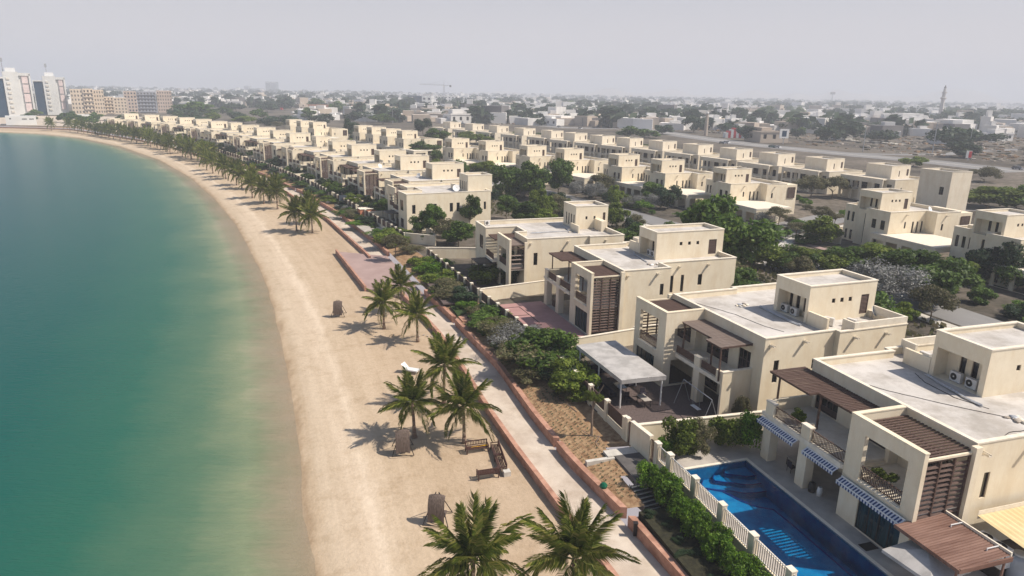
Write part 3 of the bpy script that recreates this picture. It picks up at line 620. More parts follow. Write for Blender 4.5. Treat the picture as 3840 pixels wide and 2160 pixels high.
    for sx in (.6, 4.2): spout(root, sx, E, 6.9, math.pi)
    for sx in (9.3, 13): spout(root, sx, E+.55, 6.9, math.pi)
    return root
def villa_T2(root, hi=2, E=15.2, W=15):
    h2 = hi >= 1; ZR, ZP, F1 = 6.95, 7.6, 3.35
    poly = [(0,0),(9.5,0),(9.5,-.35),(W,-.35),(W,E),(-3.3,E),(-3.3,9.5),(1.6,9.5),(1.6,5.5),(0,5.5)]
    holes = {0: [(1.0,1.6,3.7,5.5),(5.0,5.55,4.1,5.6),(3.2,3.9,.6,2.2)], 2: [(12.4,12.9,4.0,5.4)],
             4: [(1,1.7,3.6,5.5),(4,4.7,3.6,5.5),(5.8,6.5,3.6,5.5),(9.6,10.3,3.6,5.5),(11.3,12,3.6,5.5),(14,14.5,3.6,5)] if False else [(-2.2,-1.5,3.6,5.4),(.8,1.5,3.6,5.4),(2.3,3.0,3.6,5.4),(5.8,6.5,3.6,5.4),(7.3,8.0,3.6,5.4),(10.5,11.1,3.7,5.3),(13.4,13.9,3.7,5.3)],
             5: [(10.9,12.9,3.9,6.0),(10.9,12.9,.4,2.3)], 7: [(6.3,8.9,F1+.05,F1+2.3,'door'),(6.3,8.9,.1,2.4,'door')], 9: [(.8,4.4,F1+.05,F1+2.3,'door')]}
    block(root, poly, 0, ZR, ZP, holes, h2)
    tower(root, 10.8, 16.3, 8.0, 12.9, ZR, 10.6, h2, 'slits')
    a = MB(); thick(a, (10.2,5.0), (10.2,8.0), .22, ZR, ZR+1.1); a.box(14.0, 14.9, 8-2.6, 8-.01, ZR, ZR+1.6); a.build('roof_wall', M['stucco'], root)
    f = MB(); x = -2.7
    thick(f, (x,5.5), (x,-.2), .3, 0, ZP-.09, [(.9,4.3,3.5,5.9),(.9,4.3,.1,2.6)])
    f.box(-.45,-.003,-.3,-.003,0,ZP-.5); f.box(x-.03,x+.33,-.22,5.52,ZP-.09,ZP); f.build('front_frame', M['stucco'], root)
    sl = MB(); sl.box(-2.4,-.003,0,5.4,3.1,F1); sl.box(-3.3,1.597,5.503,9.497,3.1,F1-.002); sl.box(-3.4,-3.303,5.5,9.5,3.1,F1+.07); sl.build('balcony_slab', M['coping'], root)
    pg = MB(); pg.box(-2.38,-.01,.02,.1,6.6,6.69); po = pg.build('pergola', M['wood'], root); slat_field(po, 'slat', -2.39, -.03, .1, 5.3, 6.7, .26, .17, .06, M['wood_pale'], single=hi >= 2)
    louvre_wall(root, -2.4, -.5, -.08, 3.3, 6.3, 1, .6, hi >= 2, M['wood_pale'])
    railing(root, (-3.2,5.6), (-3.2,9.4), F1+.08); railing(root, (x+.1,.9), (x+.1,4.6), F1+.08)
    pergola(root, -2.9, 1.5, 5.7, 9.35, 6.5, M['wood'], posts=[], single=hi >= 2)
    c = MB(); c.box(-5.6,-2.75,5.6,9.4,2.9,3.0); c.build('canopy', M['steel'], root)
    q = MB()
    for py in (5.7, 9.3): q.box(-5.55,-5.47,py-.04,py+.04,0,2.9)
    q.build('canopy_post', M['steel'], root)
    for sx in (.5, 6.2): spout(root, sx, 0, 6.9, 0)
    spout(root, 12, -.35, 6.9, 0)
def villa_T3(root, hi=1):
    """street-side villa, tower's near corner at the origin"""
    ZR, ZP = 6.95, 7.6
    poly = [(-1.4,-3.8),(7.2,-3.8),(7.2,-6.2),(13,-6.2),(13,5.0),(-1.4,5.0),(-1.4,1.7)]
    poly = [(-1.4,-3.8),(7.2,-3.8),(7.2,-6.2),(13,-6.2),(13,8),(2.5,8),(2.5,1.7),(-1.4,1.7)]
    block(root, poly, 0, ZR, ZP, {0: [(2.3,2.7,4.4,5.6),(4.2,4.65,3.4,5.6),(5.3,5.75,3.4,5.6),(6.4,6.85,3.4,5.6)], 2: [(8.6,9.1,4.2,5.4)], 7: [(-2.9,-1.9,4.1,5.8),(-.9,.1,4.1,5.8),(-1.6,-.9,.3,2.2)]}, hi >= 1)
    # tower stands on its own stair shaft
    block(root, [(0,2.0),(2.4,2.0),(2.4,5.2),(0,5.2)], 0, 6.9, 6.9, {3: [(2.4,3.2,.3,6.2)]}, hi >= 1, 'stair_shaft')
    block(root, [(1.2,5.25),(9,5.25),(9,9.3),(1.2,9.3)], 0, 6.6, 7.2, {3: [(5.7,6.3,3.9,5.8),(6.9,7.5,3.9,5.8),(8.1,8.7,3.9,5.8),(5.7,6.3,.3,2.2),(6.9,7.5,.3,2.2),(8.1,8.7,.3,2.2)]}, hi >= 1)
    tower(root, 0, 7.4, 0, 5.2, ZR+.004, 10.6, hi >= 1, 'niche')
    g = MB(); thick(g, (-2.6,-1.2), (-2.6,-14.9), .3, 0, 3.2, [(.5,3.0,.02,2.4),(3.6,6.1,.02,2.4),(7.0,9.2,.02,2.4),(10.2,13.2,.02,2.4)]); g.build('carport_wall', M['stucco'], root)
    r = MB(); r.box(-2.65,7.1,-14.95,-3.9,3.2,3.5); r.box(-2.65,-1.45,-3.9,-1.2,3.2,3.5); r.build('carport_roof', M['coping'], root)
    w = MB(); thick(w, (-2.3,-14.9), (4,-14.9), .3, 0, 3.19, [(.8,5.2,.02,2.5)]); w.box(-2.2,4,-10,-9.8,0,3.19); w.build('garage_wall', M['stucco'], root)
    lw = MB(); lw.box(13.05,16.4,-5.9,2,0,7.2); lw.build('east_wing', M['stucco'], root)
    link('louvre_window', louvre_mesh(2.2, 2.6, 12), root, (13.6,-6.1,4.0))
    for sx in (2.5,): spout(root, sx, -3.8, 6.9, 0)
    spout(root, 9.5, -6.2, 6.9, 0)
def villa_T4(root, hi=1, tall=False):
    """inner villa seen from its porch side; tower's near corner at the origin, running north"""
    ZR, ZP = 6.0, 6.6
    if tall:
        block(root, [(0,0),(7,0),(7,9),(0,9)], 0, 9.6, 10.2, {3: [(1.6,2.8,4.2,6.2)]}, True, 'wall', M['stucco2']); return
    block(root, [(0,0),(7.5,0),(7.5,8.2),(0,8.2)], ZR, 9.2, 9.7, {0: [(3.0,3.4,6.6,8.2,'louvre'),(6.1,6.9,6.8,8.6,'louvre')]}, hi >= 1, 'tower', M['stucco2'])
    block(root, [(-5,-5.5),(9,-5.5),(9,11),(-5,11)], 0, ZR, ZP, {0: [(-2.5,-2.1,3.6,4.4)], 3: [(-4.6,-3.2,3.2,5.2),(-2.0,.8,3.2,5.2,'door'),(3.0,6.2,3.2,5.2,'door'),(7.4,10.2,3.2,5.2,'door')]}, hi >= 1, 'wall', M['stucco2'])
    f = MB(); thick(f, (-6.6,11), (-6.6,-3), .3, 0, ZP-.1, [(.7,3.6,.1,2.4),(.7,3.6,3.0,5.2),(4.3,6.6,.1,5.2),(7.3,10.6,.1,2.4),(7.3,10.6,3.0,5.2),(11.4,13.2,.1,5.2)]); f.box(-6.3,-5.003,-3,11,ZP-.4,ZP-.1); f.box(-6.3,-5.003,-3,11,2.6,2.9)
    f.build('porch_frame', M['stucco2'], root)
def place_villa(kind, x, y, ang, label, hi, mirror=False, L=14.2, z=PLOT, **kw):
    r = thing('villa', label, 'villa', (x, y, z), R(ang), {'T1':'beachfront villas','T2':'beachfront villas','T3':'street-side villas','T4':'inner row villas'}[kind])
    if mirror:
        r.scale = (1, -1, 1); r.location = (x - math.sin(R(ang))*L, y + math.cos(R(ang))*L, z)
    {'T1': villa_T1, 'T2': villa_T2, 'T3': villa_T3, 'T4': villa_T4}[kind](r, hi=hi, **kw)
    return r
VA = place_villa('T1', 28.2, 37.73, 17.6, 'nearest cream villa beside the blue swimming pool, with striped awnings', 2, perg='dark', solid=False, pitch=.23)
VB = place_villa('T1', 21.71, 55.79, 20.4, 'cream villa behind the grey canvas canopy, with weathered timber pergola', 2, mirror=True, bx=-3.05, ptop=4.3, FB_=3.4, sidewall=True)
VC = place_villa('T1', 13.03, 78.45, 19.5, 'cream villa with louvre screen above the pink paved court', 2, perg='dark', W=17.4, jx=6.35, jog=2.4, south=[(5.0,5.5,4.2,5.6)])
VD = place_villa('T2', 2.03, 95.56, 18.7, 'cream villa with slit-windowed roof tower, dark canopy and leafy garden', 2)
VE = place_villa('T2', -18.2, 138.0, 26.5, 'long cream villa with a row of dark windows behind garden trees', 1, mirror=True, L=15.2)
TW = [(-19.5,166.2,28),(-30.1,185,29.5),(-38.6,200.8,31),(-50.9,219.9,32),(-60.5,234.2,34),(-73.5,253,35),(-86.4,271.3,35.5),(-98.3,287.9,36),(-111.7,306.7,37),(-125,324,38),(-138.8,340.7,40),(-151.7,354.3,41),(-167.7,373.6,42),(-184,390,43),(-200,404,44),(-217,417,46),(-236,430,49)]
ORD = ['sixth','seventh','eighth','ninth','tenth','eleventh','twelfth','thirteenth','fourteenth','fifteenth','sixteenth','seventeenth','eighteenth','nineteenth','twentieth','twenty-first','twenty-second']
for i, (tx, ty, an) in enumerate(TW):
    a = R(an); mir = i in (2, 4, 7, 9, 12, 14); u, v = (6, 7.7) if not mir else (3.7, 7.7)
    kind = 'T2' if i in (5, 10) else 'T1'
    x = tx + math.sin(a)*u - math.cos(a)*v; y = ty - math.cos(a)*u - math.sin(a)*v
    place_villa(kind, x, y, an, 'distant cream beachfront villa with roof tower, %s along the beach row from the camera' % ORD[i], 0 if i > 1 else 1, mirror=mir, **({'perg':'dark'} if kind == 'T1' else {}))
T3 = [(75.74,105.64,19),(68.71,129.5,19.5),(50.83,167.4,21),(39.33,187,24),(29.9,201.4,27),(15.5,218.9,30),(4.2,229.1,31),(-10.1,247.6,33),(-22.9,257.3,34),(-48,302,36),(-57,314,37),(-66,327,38),(-74.7,339,38),(-104,366,40),(-114,378,41),(-124,391,41)]
NM = ['at the right edge of the picture','with long carport roof above the green hedge trees','beyond the big round green tree','with a dark carport opening behind grey bushes','with three slim windows in its shaded side','right of the tall dark green trees','behind the tall dark green trees','left of the tall dark green trees','leftmost of the middle row before the tree gap','first past the tree gap','second past the tree gap','third past the tree gap','fourth past the tree gap','first of the far white cluster','second of the far white cluster','third of the far white cluster']
for i, (x, y, an) in enumerate(T3):
    place_villa('T3', x, y, an, 'street-side cream villa ' + NM[i], 1 if i < 3 else 0)
T4 = [(109.3,174.7,20,1),(104.3,193.7,24,0),(94.3,211.9,26,0),(85,227,26,0),(77.2,245,27,0),(68.5,263.2,30,0),(58.5,279.2,31,0),(47.9,294.5,33,0),(38,308,34,0),(27.5,325.5,34,0),(17.6,342.7,35,0),(4.4,360,35,0),(-9.6,380.4,35,0),(-23.7,398.2,36,0),(-38,417,37,0)]
N4 = ['tall and plain, at its right end','next to the tall plain one','third from the right end','fourth from the right end','fifth from the right end','sixth from the right end','seventh from the right end','eighth from the right end','behind the palm grove','ninth from the right end','near the highway bend','left of the highway bend','third from the left end','second from the left end','at the left end of the inner row']
for i, (x, y, an, t) in enumerate(T4):
    place_villa('T4', x, y, an, 'inner row villa with porch openings, ' + N4[i], 1 if i < 4 else 0, tall=bool(t))
# ---------------------------------------------------------------- plots, walls, fences, near things
K2 = 3840/2576
CR = {'1':(2300,1100,3.2936),'2':(2300,1500,3.2936),'3':(2900,1200,2.734),'4':(2900,1630,2.734),'5':(1300,900,3.22),'6':(1200,1300,3.22),'7':(1300,1700,2.3418),'8':(1900,700,3.22),
'a1':(0,230,3.22),'a2':(700,230,3.22),'a3':(1400,280,3.22),'a4':(2200,280,3.22),'a5':(3000,280,3.067),'a6':(3000,600,3.067),'a7':(1000,550,3.22),'a8':(1700,550,3.22),'D':(0,0,1/K2),
'z':(500,420,3.01875),'w':(2750,700,2.634),'c':(2150,1200,4.83),'e':(1950,1450,4.83),'f':(3440,1880,5.175),'g':(2900,1800,4.026),'F':(0,0,1)}
def px(c, x, y): o = CR[c]; return o[0]+x/o[2], o[1]+y/o[2]
def pt(c, x, y, z): return at(*px(c, x, y), z)
class Fr:
    def __init__(s, x, y, a): s.x, s.y, s.a = x, y, R(a)
    def w(s, v, u, z=None):
        X = s.x + math.cos(s.a)*v - math.sin(s.a)*u; Y_ = s.y + math.sin(s.a)*v + math.cos(s.a)*u
        return (X, Y_) if z is None else (X, Y_, z)
    def l(s, p):
        dx, dy = p[0]-s.x, p[1]-s.y
        return (math.cos(s.a)*dx + math.sin(s.a)*dy, -math.sin(s.a)*dx + math.cos(s.a)*dy)
FA, FB, FC, FD = Fr(28.2,37.73,17.6), Fr(21.71,55.79,20.4), Fr(13.03,78.45,19.5), Fr(2.03,95.56,18.7)
def rectpoly(F, v0, v1, u0, u1): return [F.w(v0,u0), F.w(v1,u0), F.w(v1,u1), F.w(v0,u1)]
def slab(name, polys, z0, z1, m, kind='structure'):
    mb = MB()
    for p in polys: mb.prism(p, z0, z1)
    o = mb.build(name, m); o['kind'] = kind; return o
# villa A terrace round the pool
PU0, PU1, PV0, PV1 = -4.0, 13.35, -11.25, -5.85
slab('terrace_paving', [rectpoly(FA,-12.9,PV0-.25,-22,17.3), rectpoly(FA,PV1+.25,1.2,-22,17.3), rectpoly(FA,PV0-.25,PV1+.25,PU1+.25,17.3), rectpoly(FA,PV0-.25,PV1+.25,-22,PU0-.25)], 1.9, 2.6, M['pave'])
mb = MB(); ms_ = .012
for v in (-4.9,-12.1): mb.prism(rectpoly(FA,v,v+ms_*2,-10,17),2.603,2.606)
# pool
pool = thing('swimming_pool', 'blue tiled swimming pool between the nearest villa and the white picket fence', 'swimming pool', FA.w(0,0,2.6), FA.a)
b = MB()
ri = [(PV0,PU0),(PV1,PU0),(PV1,PU1),(PV0,PU1)]
b.wall(ri[1],ri[0],-1.6,-.02); b.wall(ri[2],ri[1],-1.6,-.02); b.wall(ri[3],ri[2],-1.6,-.02); b.wall(ri[0],ri[3],-1.6,-.02); b.quad((PV0,PU0,-1.6),(PV1,PU0,-1.6),(PV1,PU1,-1.6),(PV0,PU1,-1.6))
b.build('basin', M['pool'], pool)
b = MB(); b.ring(ri, .25, 0, -.12, .03); b.build('coping', M['coping'], pool)
# curved steps in the far corner and a raised shelf
for k, r_ in enumerate((3.6, 2.7, 1.8)):
    arc = [(PV1-.01, PU1-.01)] + [(PV1-.01-r_*1.15*math.sin(t/8*math.pi/2)*(1+.12*math.sin(t*1.3)), PU1-.01-r_*.75*math.cos(t/8*math.pi/2)) for t in range(9)]
    b = MB(); b.prism(arc[::-1], -1.59, -1.15+.28*k); b.build('step', M['pool'], pool)
    e = MB()
    for q0, q1 in zip(arc[1:-1], arc[2:]): e.tube((q0[0],q0[1],-1.14+.28*k),(q1[0],q1[1],-1.14+.28*k),.05,n=5)
    e.build('step_edge', M['pooldark'], pool)
wave = [(PV0+.05,11.2),(-10.0,11.9),(-9.2,11.4),(-8.6,9.9),(-8.0,9.0),(-7.0,8.3),(-6.9,6),(-6.9,2),(-6.9,-3.5)]
sh = MB(); sh.prism([(PV0+.001,PU0+.3)]+wave[::-1][1:][:0]+[(-6.9,PU0+.3)]+wave[::-1][1:], -1.59, -1.05); sh.build('shelf', M['pool'], pool)
e = MB(); e.path([(a_,b_,-1.03) for a_,b_ in wave], .07, 5); e.build('shelf_edge', M['pooldark'], pool)
wm2 = bpy.data.materials.new('pool_water'); wm2.use_nodes = True; nt = wm2.node_tree; nt.nodes.remove(nt.nodes['Principled BSDF']); out = nt.nodes['Material Output']
tb = N(nt,'ShaderNodeBsdfTransparent'); tb.inputs[0].default_value = (.55,.86,.95,1); gl = N(nt,'ShaderNodeBsdfGlossy'); gl.inputs['Roughness'].default_value = .03
fr = N(nt,'ShaderNodeFresnel'); fr.inputs['IOR'].default_value = 1.33; nz = N(nt,'ShaderNodeTexNoise', Scale=2.2, Detail=3); tc = N(nt,'ShaderNodeTexCoord'); nt.links.new(tc.outputs['Object'], nz.inputs['Vector'])
bp = N(nt,'ShaderNodeBump', Strength=.35, Distance=.06); nt.links.new(nz.outputs['Fac'], bp.inputs['Height']); nt.links.new(bp.outputs[0], gl.inputs['Normal']); nt.links.new(bp.outputs[0], fr.inputs['Normal'])
mi = N(nt,'ShaderNodeMixShader'); nt.links.new(fr.outputs[0], mi.inputs[0]); nt.links.new(tb.outputs[0], mi.inputs[1]); nt.links.new(gl.outputs[0], mi.inputs[2]); nt.links.new(mi.outputs[0], out.inputs['Surface'])
b = MB(); b.quad((PV0+.002,PU0+.002,-.09),(PV1-.002,PU0+.002,-.09),(PV1-.002,PU1-.002,-.09),(PV0+.002,PU1-.002,-.09)); b.build('water', wm2, pool)
# floors of the other plots
slab('yard_paving', [rectpoly(FB,-12.6,-.02,-1.6,15.8)], 2.4, 2.57, M['pavedark'])
slab('yard_paving', [rectpoly(FC,-4.4,-.02,-.5,14)], 2.4, 2.57, M['pave'])
slab('yard_paving', [rectpoly(FC,-13.2,-4.42,-1.5,14.6)], 2.4, 2.572, M['courtpink'])
mb = MB()
for q in ([(-12,12.8),(-8.2,12.9)],[(-8.2,12.9),(-8.0,6)],[(-12.3,9.5),(-8.1,9.3)],[(-12.6,5.5),(-8.0,5.2)],[(-11.2,12.8),(-10.9,9.4)]):
    mb.tube(FC.w(*q[0],2.575), FC.w(*q[1],2.575), .05, n=4)
stuff(mb.build('court_markings', M['steel']))
slab('yard_paving', [rectpoly(FD,-12.8,-3.4,-3.0,11)], 2.4, 2.57, M['pavedark'])
slab('yard_paving', [rectpoly(Fr(-18.2,138,26.5),-11,-3.4,-1,15)], 2.4, 2.57, M['pave'])

# boundary fences along the promenade
def fence(label, y0, y1, style, step=3.1, ztop=4.35, zb=2.3, single=True):
    t = thing('boundary_fence', label, 'fence', (0,0,0), 0, 'garden fences along the promenade')
    L = 0; y = y0; pts = [(xf(y0), y0)]
    while y < y1-.01:
        y = min(y1, y+.2); q = (xf(y), y)
        if math.hypot(q[0]-pts[-1][0], q[1]-pts[-1][1]) >= step: pts.append(q)
    if math.hypot(xf(y1)-pts[-1][0], y1-pts[-1][1]) > .8: pts.append((xf(y1), y1))
    for i, p in enumerate(pts):
        if i == 0: rz = math.atan2(pts[1][1]-p[1], pts[1][0]-p[0])
        else: rz = math.atan2(p[1]-pts[i-1][1], p[0]-pts[i-1][0])
        w = .45 if style != 'picket' else .5
        mb = MB(); mb.obox((p[0],p[1],zb), w, .36, ztop-zb, rz); mb.obox((p[0],p[1],ztop), w+.06, .42, .08, rz, 1); mb.build('pier', [M['stucco'], M['coping']], t)
    for (a, b) in zip(pts[:-1], pts[1:]):
        rz = math.atan2(b[1]-a[1], b[0]-a[0]); L = math.hypot(b[0]-a[0], b[1]-a[1])-.46; c = ((a[0]+b[0])/2, (a[1]+b[1])/2)
        mb = MB(); mb.obox((*c, zb), L, .22, .75, rz); mb.build('base_wall', M['stucco'], t)
        z = zb+.75; h = ztop-.12-z; dx, dy = math.cos(rz), math.sin(rz)
        if style == 'picket':
            mb = MB(); mb.obox((*c, z+h-.06), L, .05, .05, rz); mb.obox((*c, z+.1), L, .04, .04, rz); mb.build('rail', M['white'], t)
            key = ('picket', round(h,2))
            if key not in CACHE: q = MB(); q.box(-.02,.02,-.02,.02,0,h); CACHE[key] = q.mesh('picket', M['picket'])
            n = int(L/.19)
            for i in range(n):
                f = -L/2 + L*(i+.5)/n; link('picket', CACHE[key], t, (c[0]+dx*f, c[1]+dy*f, z+.02), rz)
        else:
            mb = MB(); mb.obox((*c, z+.12), L-.02, .035, h-.14, rz); mb.obox((*c, z+h-.02), L-.02, .07, .06, rz); mb.obox((*c, z+.06), L-.02, .06, .05, rz)
            n = int(L/.16) if single else 0
            for i in range(n):
                f = -L/2 + L*(i+.5)/n; mb.obox((c[0]+dx*f-dy*-.03, c[1]+dy*f+dx*-.03, z+.14), .035, .03, h-.18, rz)
            mb.build('timber_panel', M['wood'], t)
    return t
fence('white picket fence on piers beside the pool hedge', 27, 47.9, 'picket', 3.3)
fence('timber panel fence beside the grey canvas canopy', 52.2, 69, 'panel', 3.2)
fence('timber panel fence behind the grey and green shrubs', 69.5, 89.6, 'panel', 2.9)
fence('timber panel fence overgrown in front of the slit-windowed villa', 90, 114.8, 'panel', 3.0)
fence('timber panel fence of the long villa with garden trees', 127, 158, 'panel', 3.0)
for i, (a_, b_) in enumerate([(159,178),(179,200),(201,222),(223,246),(247,270),(271,296),(297,326),(327,360),(361,396)]):
    fence('distant timber fence, %s stretch beyond the long villa' % ['first','second','third','fourth','fifth','sixth','seventh','eighth','ninth'][i], a_, b_, 'panel', 3.4, single=False)
# solid gate wall beside the pool, with two doors
gw = thing('gate_wall', 'solid cream wall with two slatted gates at the head of the stair', 'wall', (0,0,0))
ps = [(xf(q), q) for q in (48.15, 48.7, 49.6, 51.2, 51.6, 52.0)]
for i, (a, b) in enumerate(zip(ps[:-1], ps[1:])):
    rz = math.atan2(b[1]-a[1], b[0]-a[0]); L = math.hypot(b[0]-a[0], b[1]-a[1]); c = ((a[0]+b[0])/2, (a[1]+b[1])/2)
    if i in (0, 3):
        mb = MB(); n = 5
        for k in range(n): f = -L/2+L*(k+.5)/n; mb.obox((c[0]+math.cos(rz)*f, c[1]+math.sin(rz)*f, 2.4), .05, .04, 1.9, rz)
        mb.obox((*c,4.2), L, .06, .06, rz); mb.obox((*c,2.5), L, .05, .06, rz); mb.build('gate', M['wood'], gw)
    else:
        mb = MB(); mb.obox((*c,2.2), L, .3, 2.25, rz); mb.obox((*c,4.45), L+.02, .36, .09, rz, 1); mb.build('wall', [M['stucco'], M['coping']], gw)
def gwall(label, pts, z1=4.35, th=.24, z0=2.2):
    t = thing('garden_wall', label, 'wall', (0,0,0), 0, 'cross walls between gardens')
    for a, b in zip(pts[:-1], pts[1:]):
        rz = math.atan2(b[1]-a[1], b[0]-a[0]); L = math.hypot(b[0]-a[0], b[1]-a[1]); c = ((a[0]+b[0])/2, (a[1]+b[1])/2)
        mb = MB(); mb.obox((*c, z0), L, th, z1-z0, rz); mb.build('wall', M['stucco'], t)
        mb = MB(); mb.obox((*c, z1), L, th+.08, .08, rz); mb.build('coping', M['coping'], t)
gwall('low cream wall behind the bushes at the head of the pool', [FA.w(-13.3,17.9), FA.w(-6,17.5), FA.w(0,17.2), FA.w(16,17)])
gwall('cream wall at the end of the pink court beside the canopy', [(xf(69.3),69.3), pt('c',1160,155,4.35), FC.w(-.1,-3.4), FC.w(16,-3.4)])
gwall('sunlit cream wall with tree shadow at the far end of the pink court', [(xf(89.8),89.8), pt('5',2400,490,4.35), FC.w(6,16)])
gwall('stained pale wall behind the small garden with the dark canopy', [(xf(114.9),114.9), pt('5',1480,95,4.35), FD.w(10,17)])
gwall('cream wall in front of the orange shed', [(xf(127),127), FD.w(-6,33), Fr(-18.2,138,26.5).w(0,-2)])
FE = Fr(-18.2,138,26.5)
for i, (tx, ty, an) in enumerate(TW[:12]):
    f = Fr(tx, ty, an); q = f.w(-7.7, -8.2)
    gwall('pale distant garden wall south of the %s villa of the beach row' % ORD[i], [(xf(f.w(-21,-8.2)[1]), f.w(-21,-8.2)[1]), q, f.w(8,-8.2)])
# landing, path and stair beside the planter
slab('gate_path', [rectpoly(FA,-15.45,-13.3,13.0,16.9)], 1.9, 2.47, M['darkpath'])
slab('gate_path_head', [rectpoly(FA,-16.0,-13.4,16.92,17.9)], 1.9, 2.48, M['kerb'])
tag(slab('bed_divider', [rectpoly(FA,-17.9,-15.5,16.7,17.05)], 1.9, 2.40, M['kerb']), 'pale kerb dividing the soil bed beside the stair', 'kerb')
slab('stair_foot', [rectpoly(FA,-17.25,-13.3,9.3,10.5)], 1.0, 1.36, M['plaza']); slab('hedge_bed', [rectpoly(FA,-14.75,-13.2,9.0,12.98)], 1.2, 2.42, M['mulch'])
st = thing('garden_stair', 'dark grey stair between the planter wall and the green hedge', 'stair', FA.w(-15.2,13.0,0), FA.a+.12)
for i in range(8):
    b = MB(); b.box(-.95,.35,-.33*(i+1),-.33*i,1.2,2.30-.12*i); b.box(-.97,.37,-.33*(i+1)-.02,-.33*(i+1)+.10,2.302-.12*i,2.335-.12*i,1); b.build('step', [M['darkpath'], M['pave']], st)
st2 = thing('garden_stair', 'pale steps up to the panel fence beside the little lawn', 'stair', (*pt('5', 1440, 940, 1.6), 0), R(20))
for i in range(6):
    b = MB(); b.box(0,1.6,.36*i,.36*(i+1),1.2,1.5+.14*i); b.build('step', M['kerb'], st2)
gate_l = MB(); gate_l.box(-.12,.12,-.12,.12,0,.95); gate_l.box(-.16,.16,-.16,.16,.95,1.0)
for (c_, x_, y_, lb) in (('7', 2530, 720, 'small black bollard light at the foot of the stair'), ('5', 1465, 1005, 'small black bollard light beside the steps near the little lawn'), ('5', 838, 365, 'small black bollard light near the pink path')):
    tag(link('bollard_light', gate_l.mesh('bollard_light', M['steel']), None, (*pt(c_, x_, y_, 1.4), 1.4)), lb, 'bollard', None, None)
q = [pt('5',1250,820,2.0), pt('5',1340,935,2.0), pt('5',1450,900,2.0), pt('5',1445,835,2.0)]
mb = MB(); mb.prism(q, 1.9, 2.3); tag(mb.build('lawn_patch', M['grass']), 'small wedge of bright lawn behind the terracotta wall', 'lawn')
mb = MB(); mb.prism([pt('5',1330,930,1.8),pt('5',1400,1010,1.8),pt('5',1470,1010,1.8),pt('5',1470,900,1.8)], 1.25, 2.1); tag(mb.build('planter_return', M['terra']), 'terracotta return wall around the small lawn', 'low wall')

# awnings on the nearest villa
def awning(u0, u1, label):
    t = thing('awning', label, 'awning', FA.w(-4.45, u0, 2.6+(3.3 if u0 > 5.5 else 2.95)), FA.a, 'blue striped awnings of the nearest villa')
    L = u1-u0; n = int(L/.12); A, B = MB(), MB()
    for i in range(n):
        a, b = L*i/n, L*(i+1)/n; m = A if i % 2 else B
        m.add([(0,a,.05),(0,b,.05),(-.42,b,-.16),(-.42,a,-.16)], [(0,1,2,3)]); m.add([(-.42,a,-.16),(-.42,b,-.16),(-.44,b,-.36),(-.44,(a+b)/2,-.41),(-.44,a,-.36)], [(0,1,2,3,4)])
    stuff(A.build('blue_stripes', M['awnblue'], t)); stuff(B.build('white_stripes', M['awnwhite'], t))
    c = MB(); c.tube((-.42,0,-.15),(-.42,L,-.15),.045,n=6); c.tube((0,0,.06),(0,L,.06),.06,n=6); c.build('roller', M['white'], t)
awning(9.75, 13.9, 'striped blue and white awning over the far terrace bay'); awning(5.7, 8.75, 'striped blue and white awning over the middle terrace bay'); awning(.1, 5.3, 'striped blue and white awning above the sliding glass doors')
# timber-roofed pergola, yellow sheet roof, plant at the near end
t = thing('lean_to_roof', 'brown corrugated lean-to roof with pale gutter beam by the near corner', 'roof', FA.w(0,0,2.6), FA.a)
b = MB(); u0, u1, v0, v1 = -4.3, .0, -5.3, -1.5; n = 46
for i in range(n):
    ua, ub = lerp(u0,u1,i/n), lerp(u0,u1,(i+1)/n); za, zb_ = (.03 if i % 2 else 0), (0 if i % 2 else .03)
    b.quad((v0,ua,2.96+za),(v1-.12,ua,3.14+za),(v1-.12,ub,3.14+zb_),(v0,ub,2.96+zb_))
b.build('sheet', M['rusty'], t)
b = MB(); b.box(v0-.08,v0-.001,u0-.1,u1,2.78,3.0); b.box(v0,v1,u0-.1,u0-.01,2.78,3.05); b.box(v0,v0+.1,u0+.1,u0+.2,0,2.77); b.box(v1-.3,v1-.2,u0+.1,u0+.2,0,2.9); b.build('edge_beam', M['rusty'], t)
b = MB(); b.box(v1-.1,v1,u0,u1+.2,3.05,3.3); b.build('gutter_beam', M['coping'], t)
for uu in (-1.3,-3.6): b = MB(); b.box(v1-1.0,v1-.11,uu,uu+.05,3.22,3.27); b.box(v1-1.0,v1-.95,uu,uu+.05,3.1,3.22); b.build('bracket', M['white'], t)
t = thing('sheet_roof', 'pale yellow corrugated sheet roof against the sunlit side wall', 'roof', FA.w(0,0,2.6), FA.a)
b = MB(); n = 40
for i in range(n):
    va, vb = lerp(.55,9,i/n), lerp(.55,9,(i+1)/n); za, zb_ = (.03 if i % 2 else 0), (0 if i % 2 else .03)
    b.quad((va,-4.4,2.55+za),(vb,-4.4,2.55+zb_),(vb,-.55,2.85+zb_),(va,-.55,2.85+za))
b.build('sheet', M['yellowroof'], t); b = MB(); b.box(.6,9,-.54,-.51,2.6,3.15); b.build('flashing', M['coping'], t); b = MB(); b.box(.6,.75,-4.3,-4.15,0,2.5); b.build('post', M['stucco'], t)
t = thing('condenser_unit', 'large white air conditioning unit with two dark top fans', 'air conditioner', FA.w(.0,-1.0,2.6), FA.a)
b = MB(); b.box(-.15,.6,-2.0,-.05,.9,2.15); b.build('casing', M['white'], t)
for uu in (-.55,-1.45): b = MB(); b.lathe([(0,2.165),(.33,2.165),(.36,2.155)], (.22,uu), 20); b.build('fan', M['acdark'], t); b = MB(); b.lathe([(0,2.19),(.07,2.19),(.08,2.17)], (.22,uu), 10); b.build('hub', M['white'], t)
b = MB(); b.box(-.17,-.151,-.9,-.45,1.6,1.8); b.build('vent', M['acdark'], t)
b = MB(); b.box(-.1,.5,-1.9,-.1,.0,.89); b.build('stand', M['steel'], t)
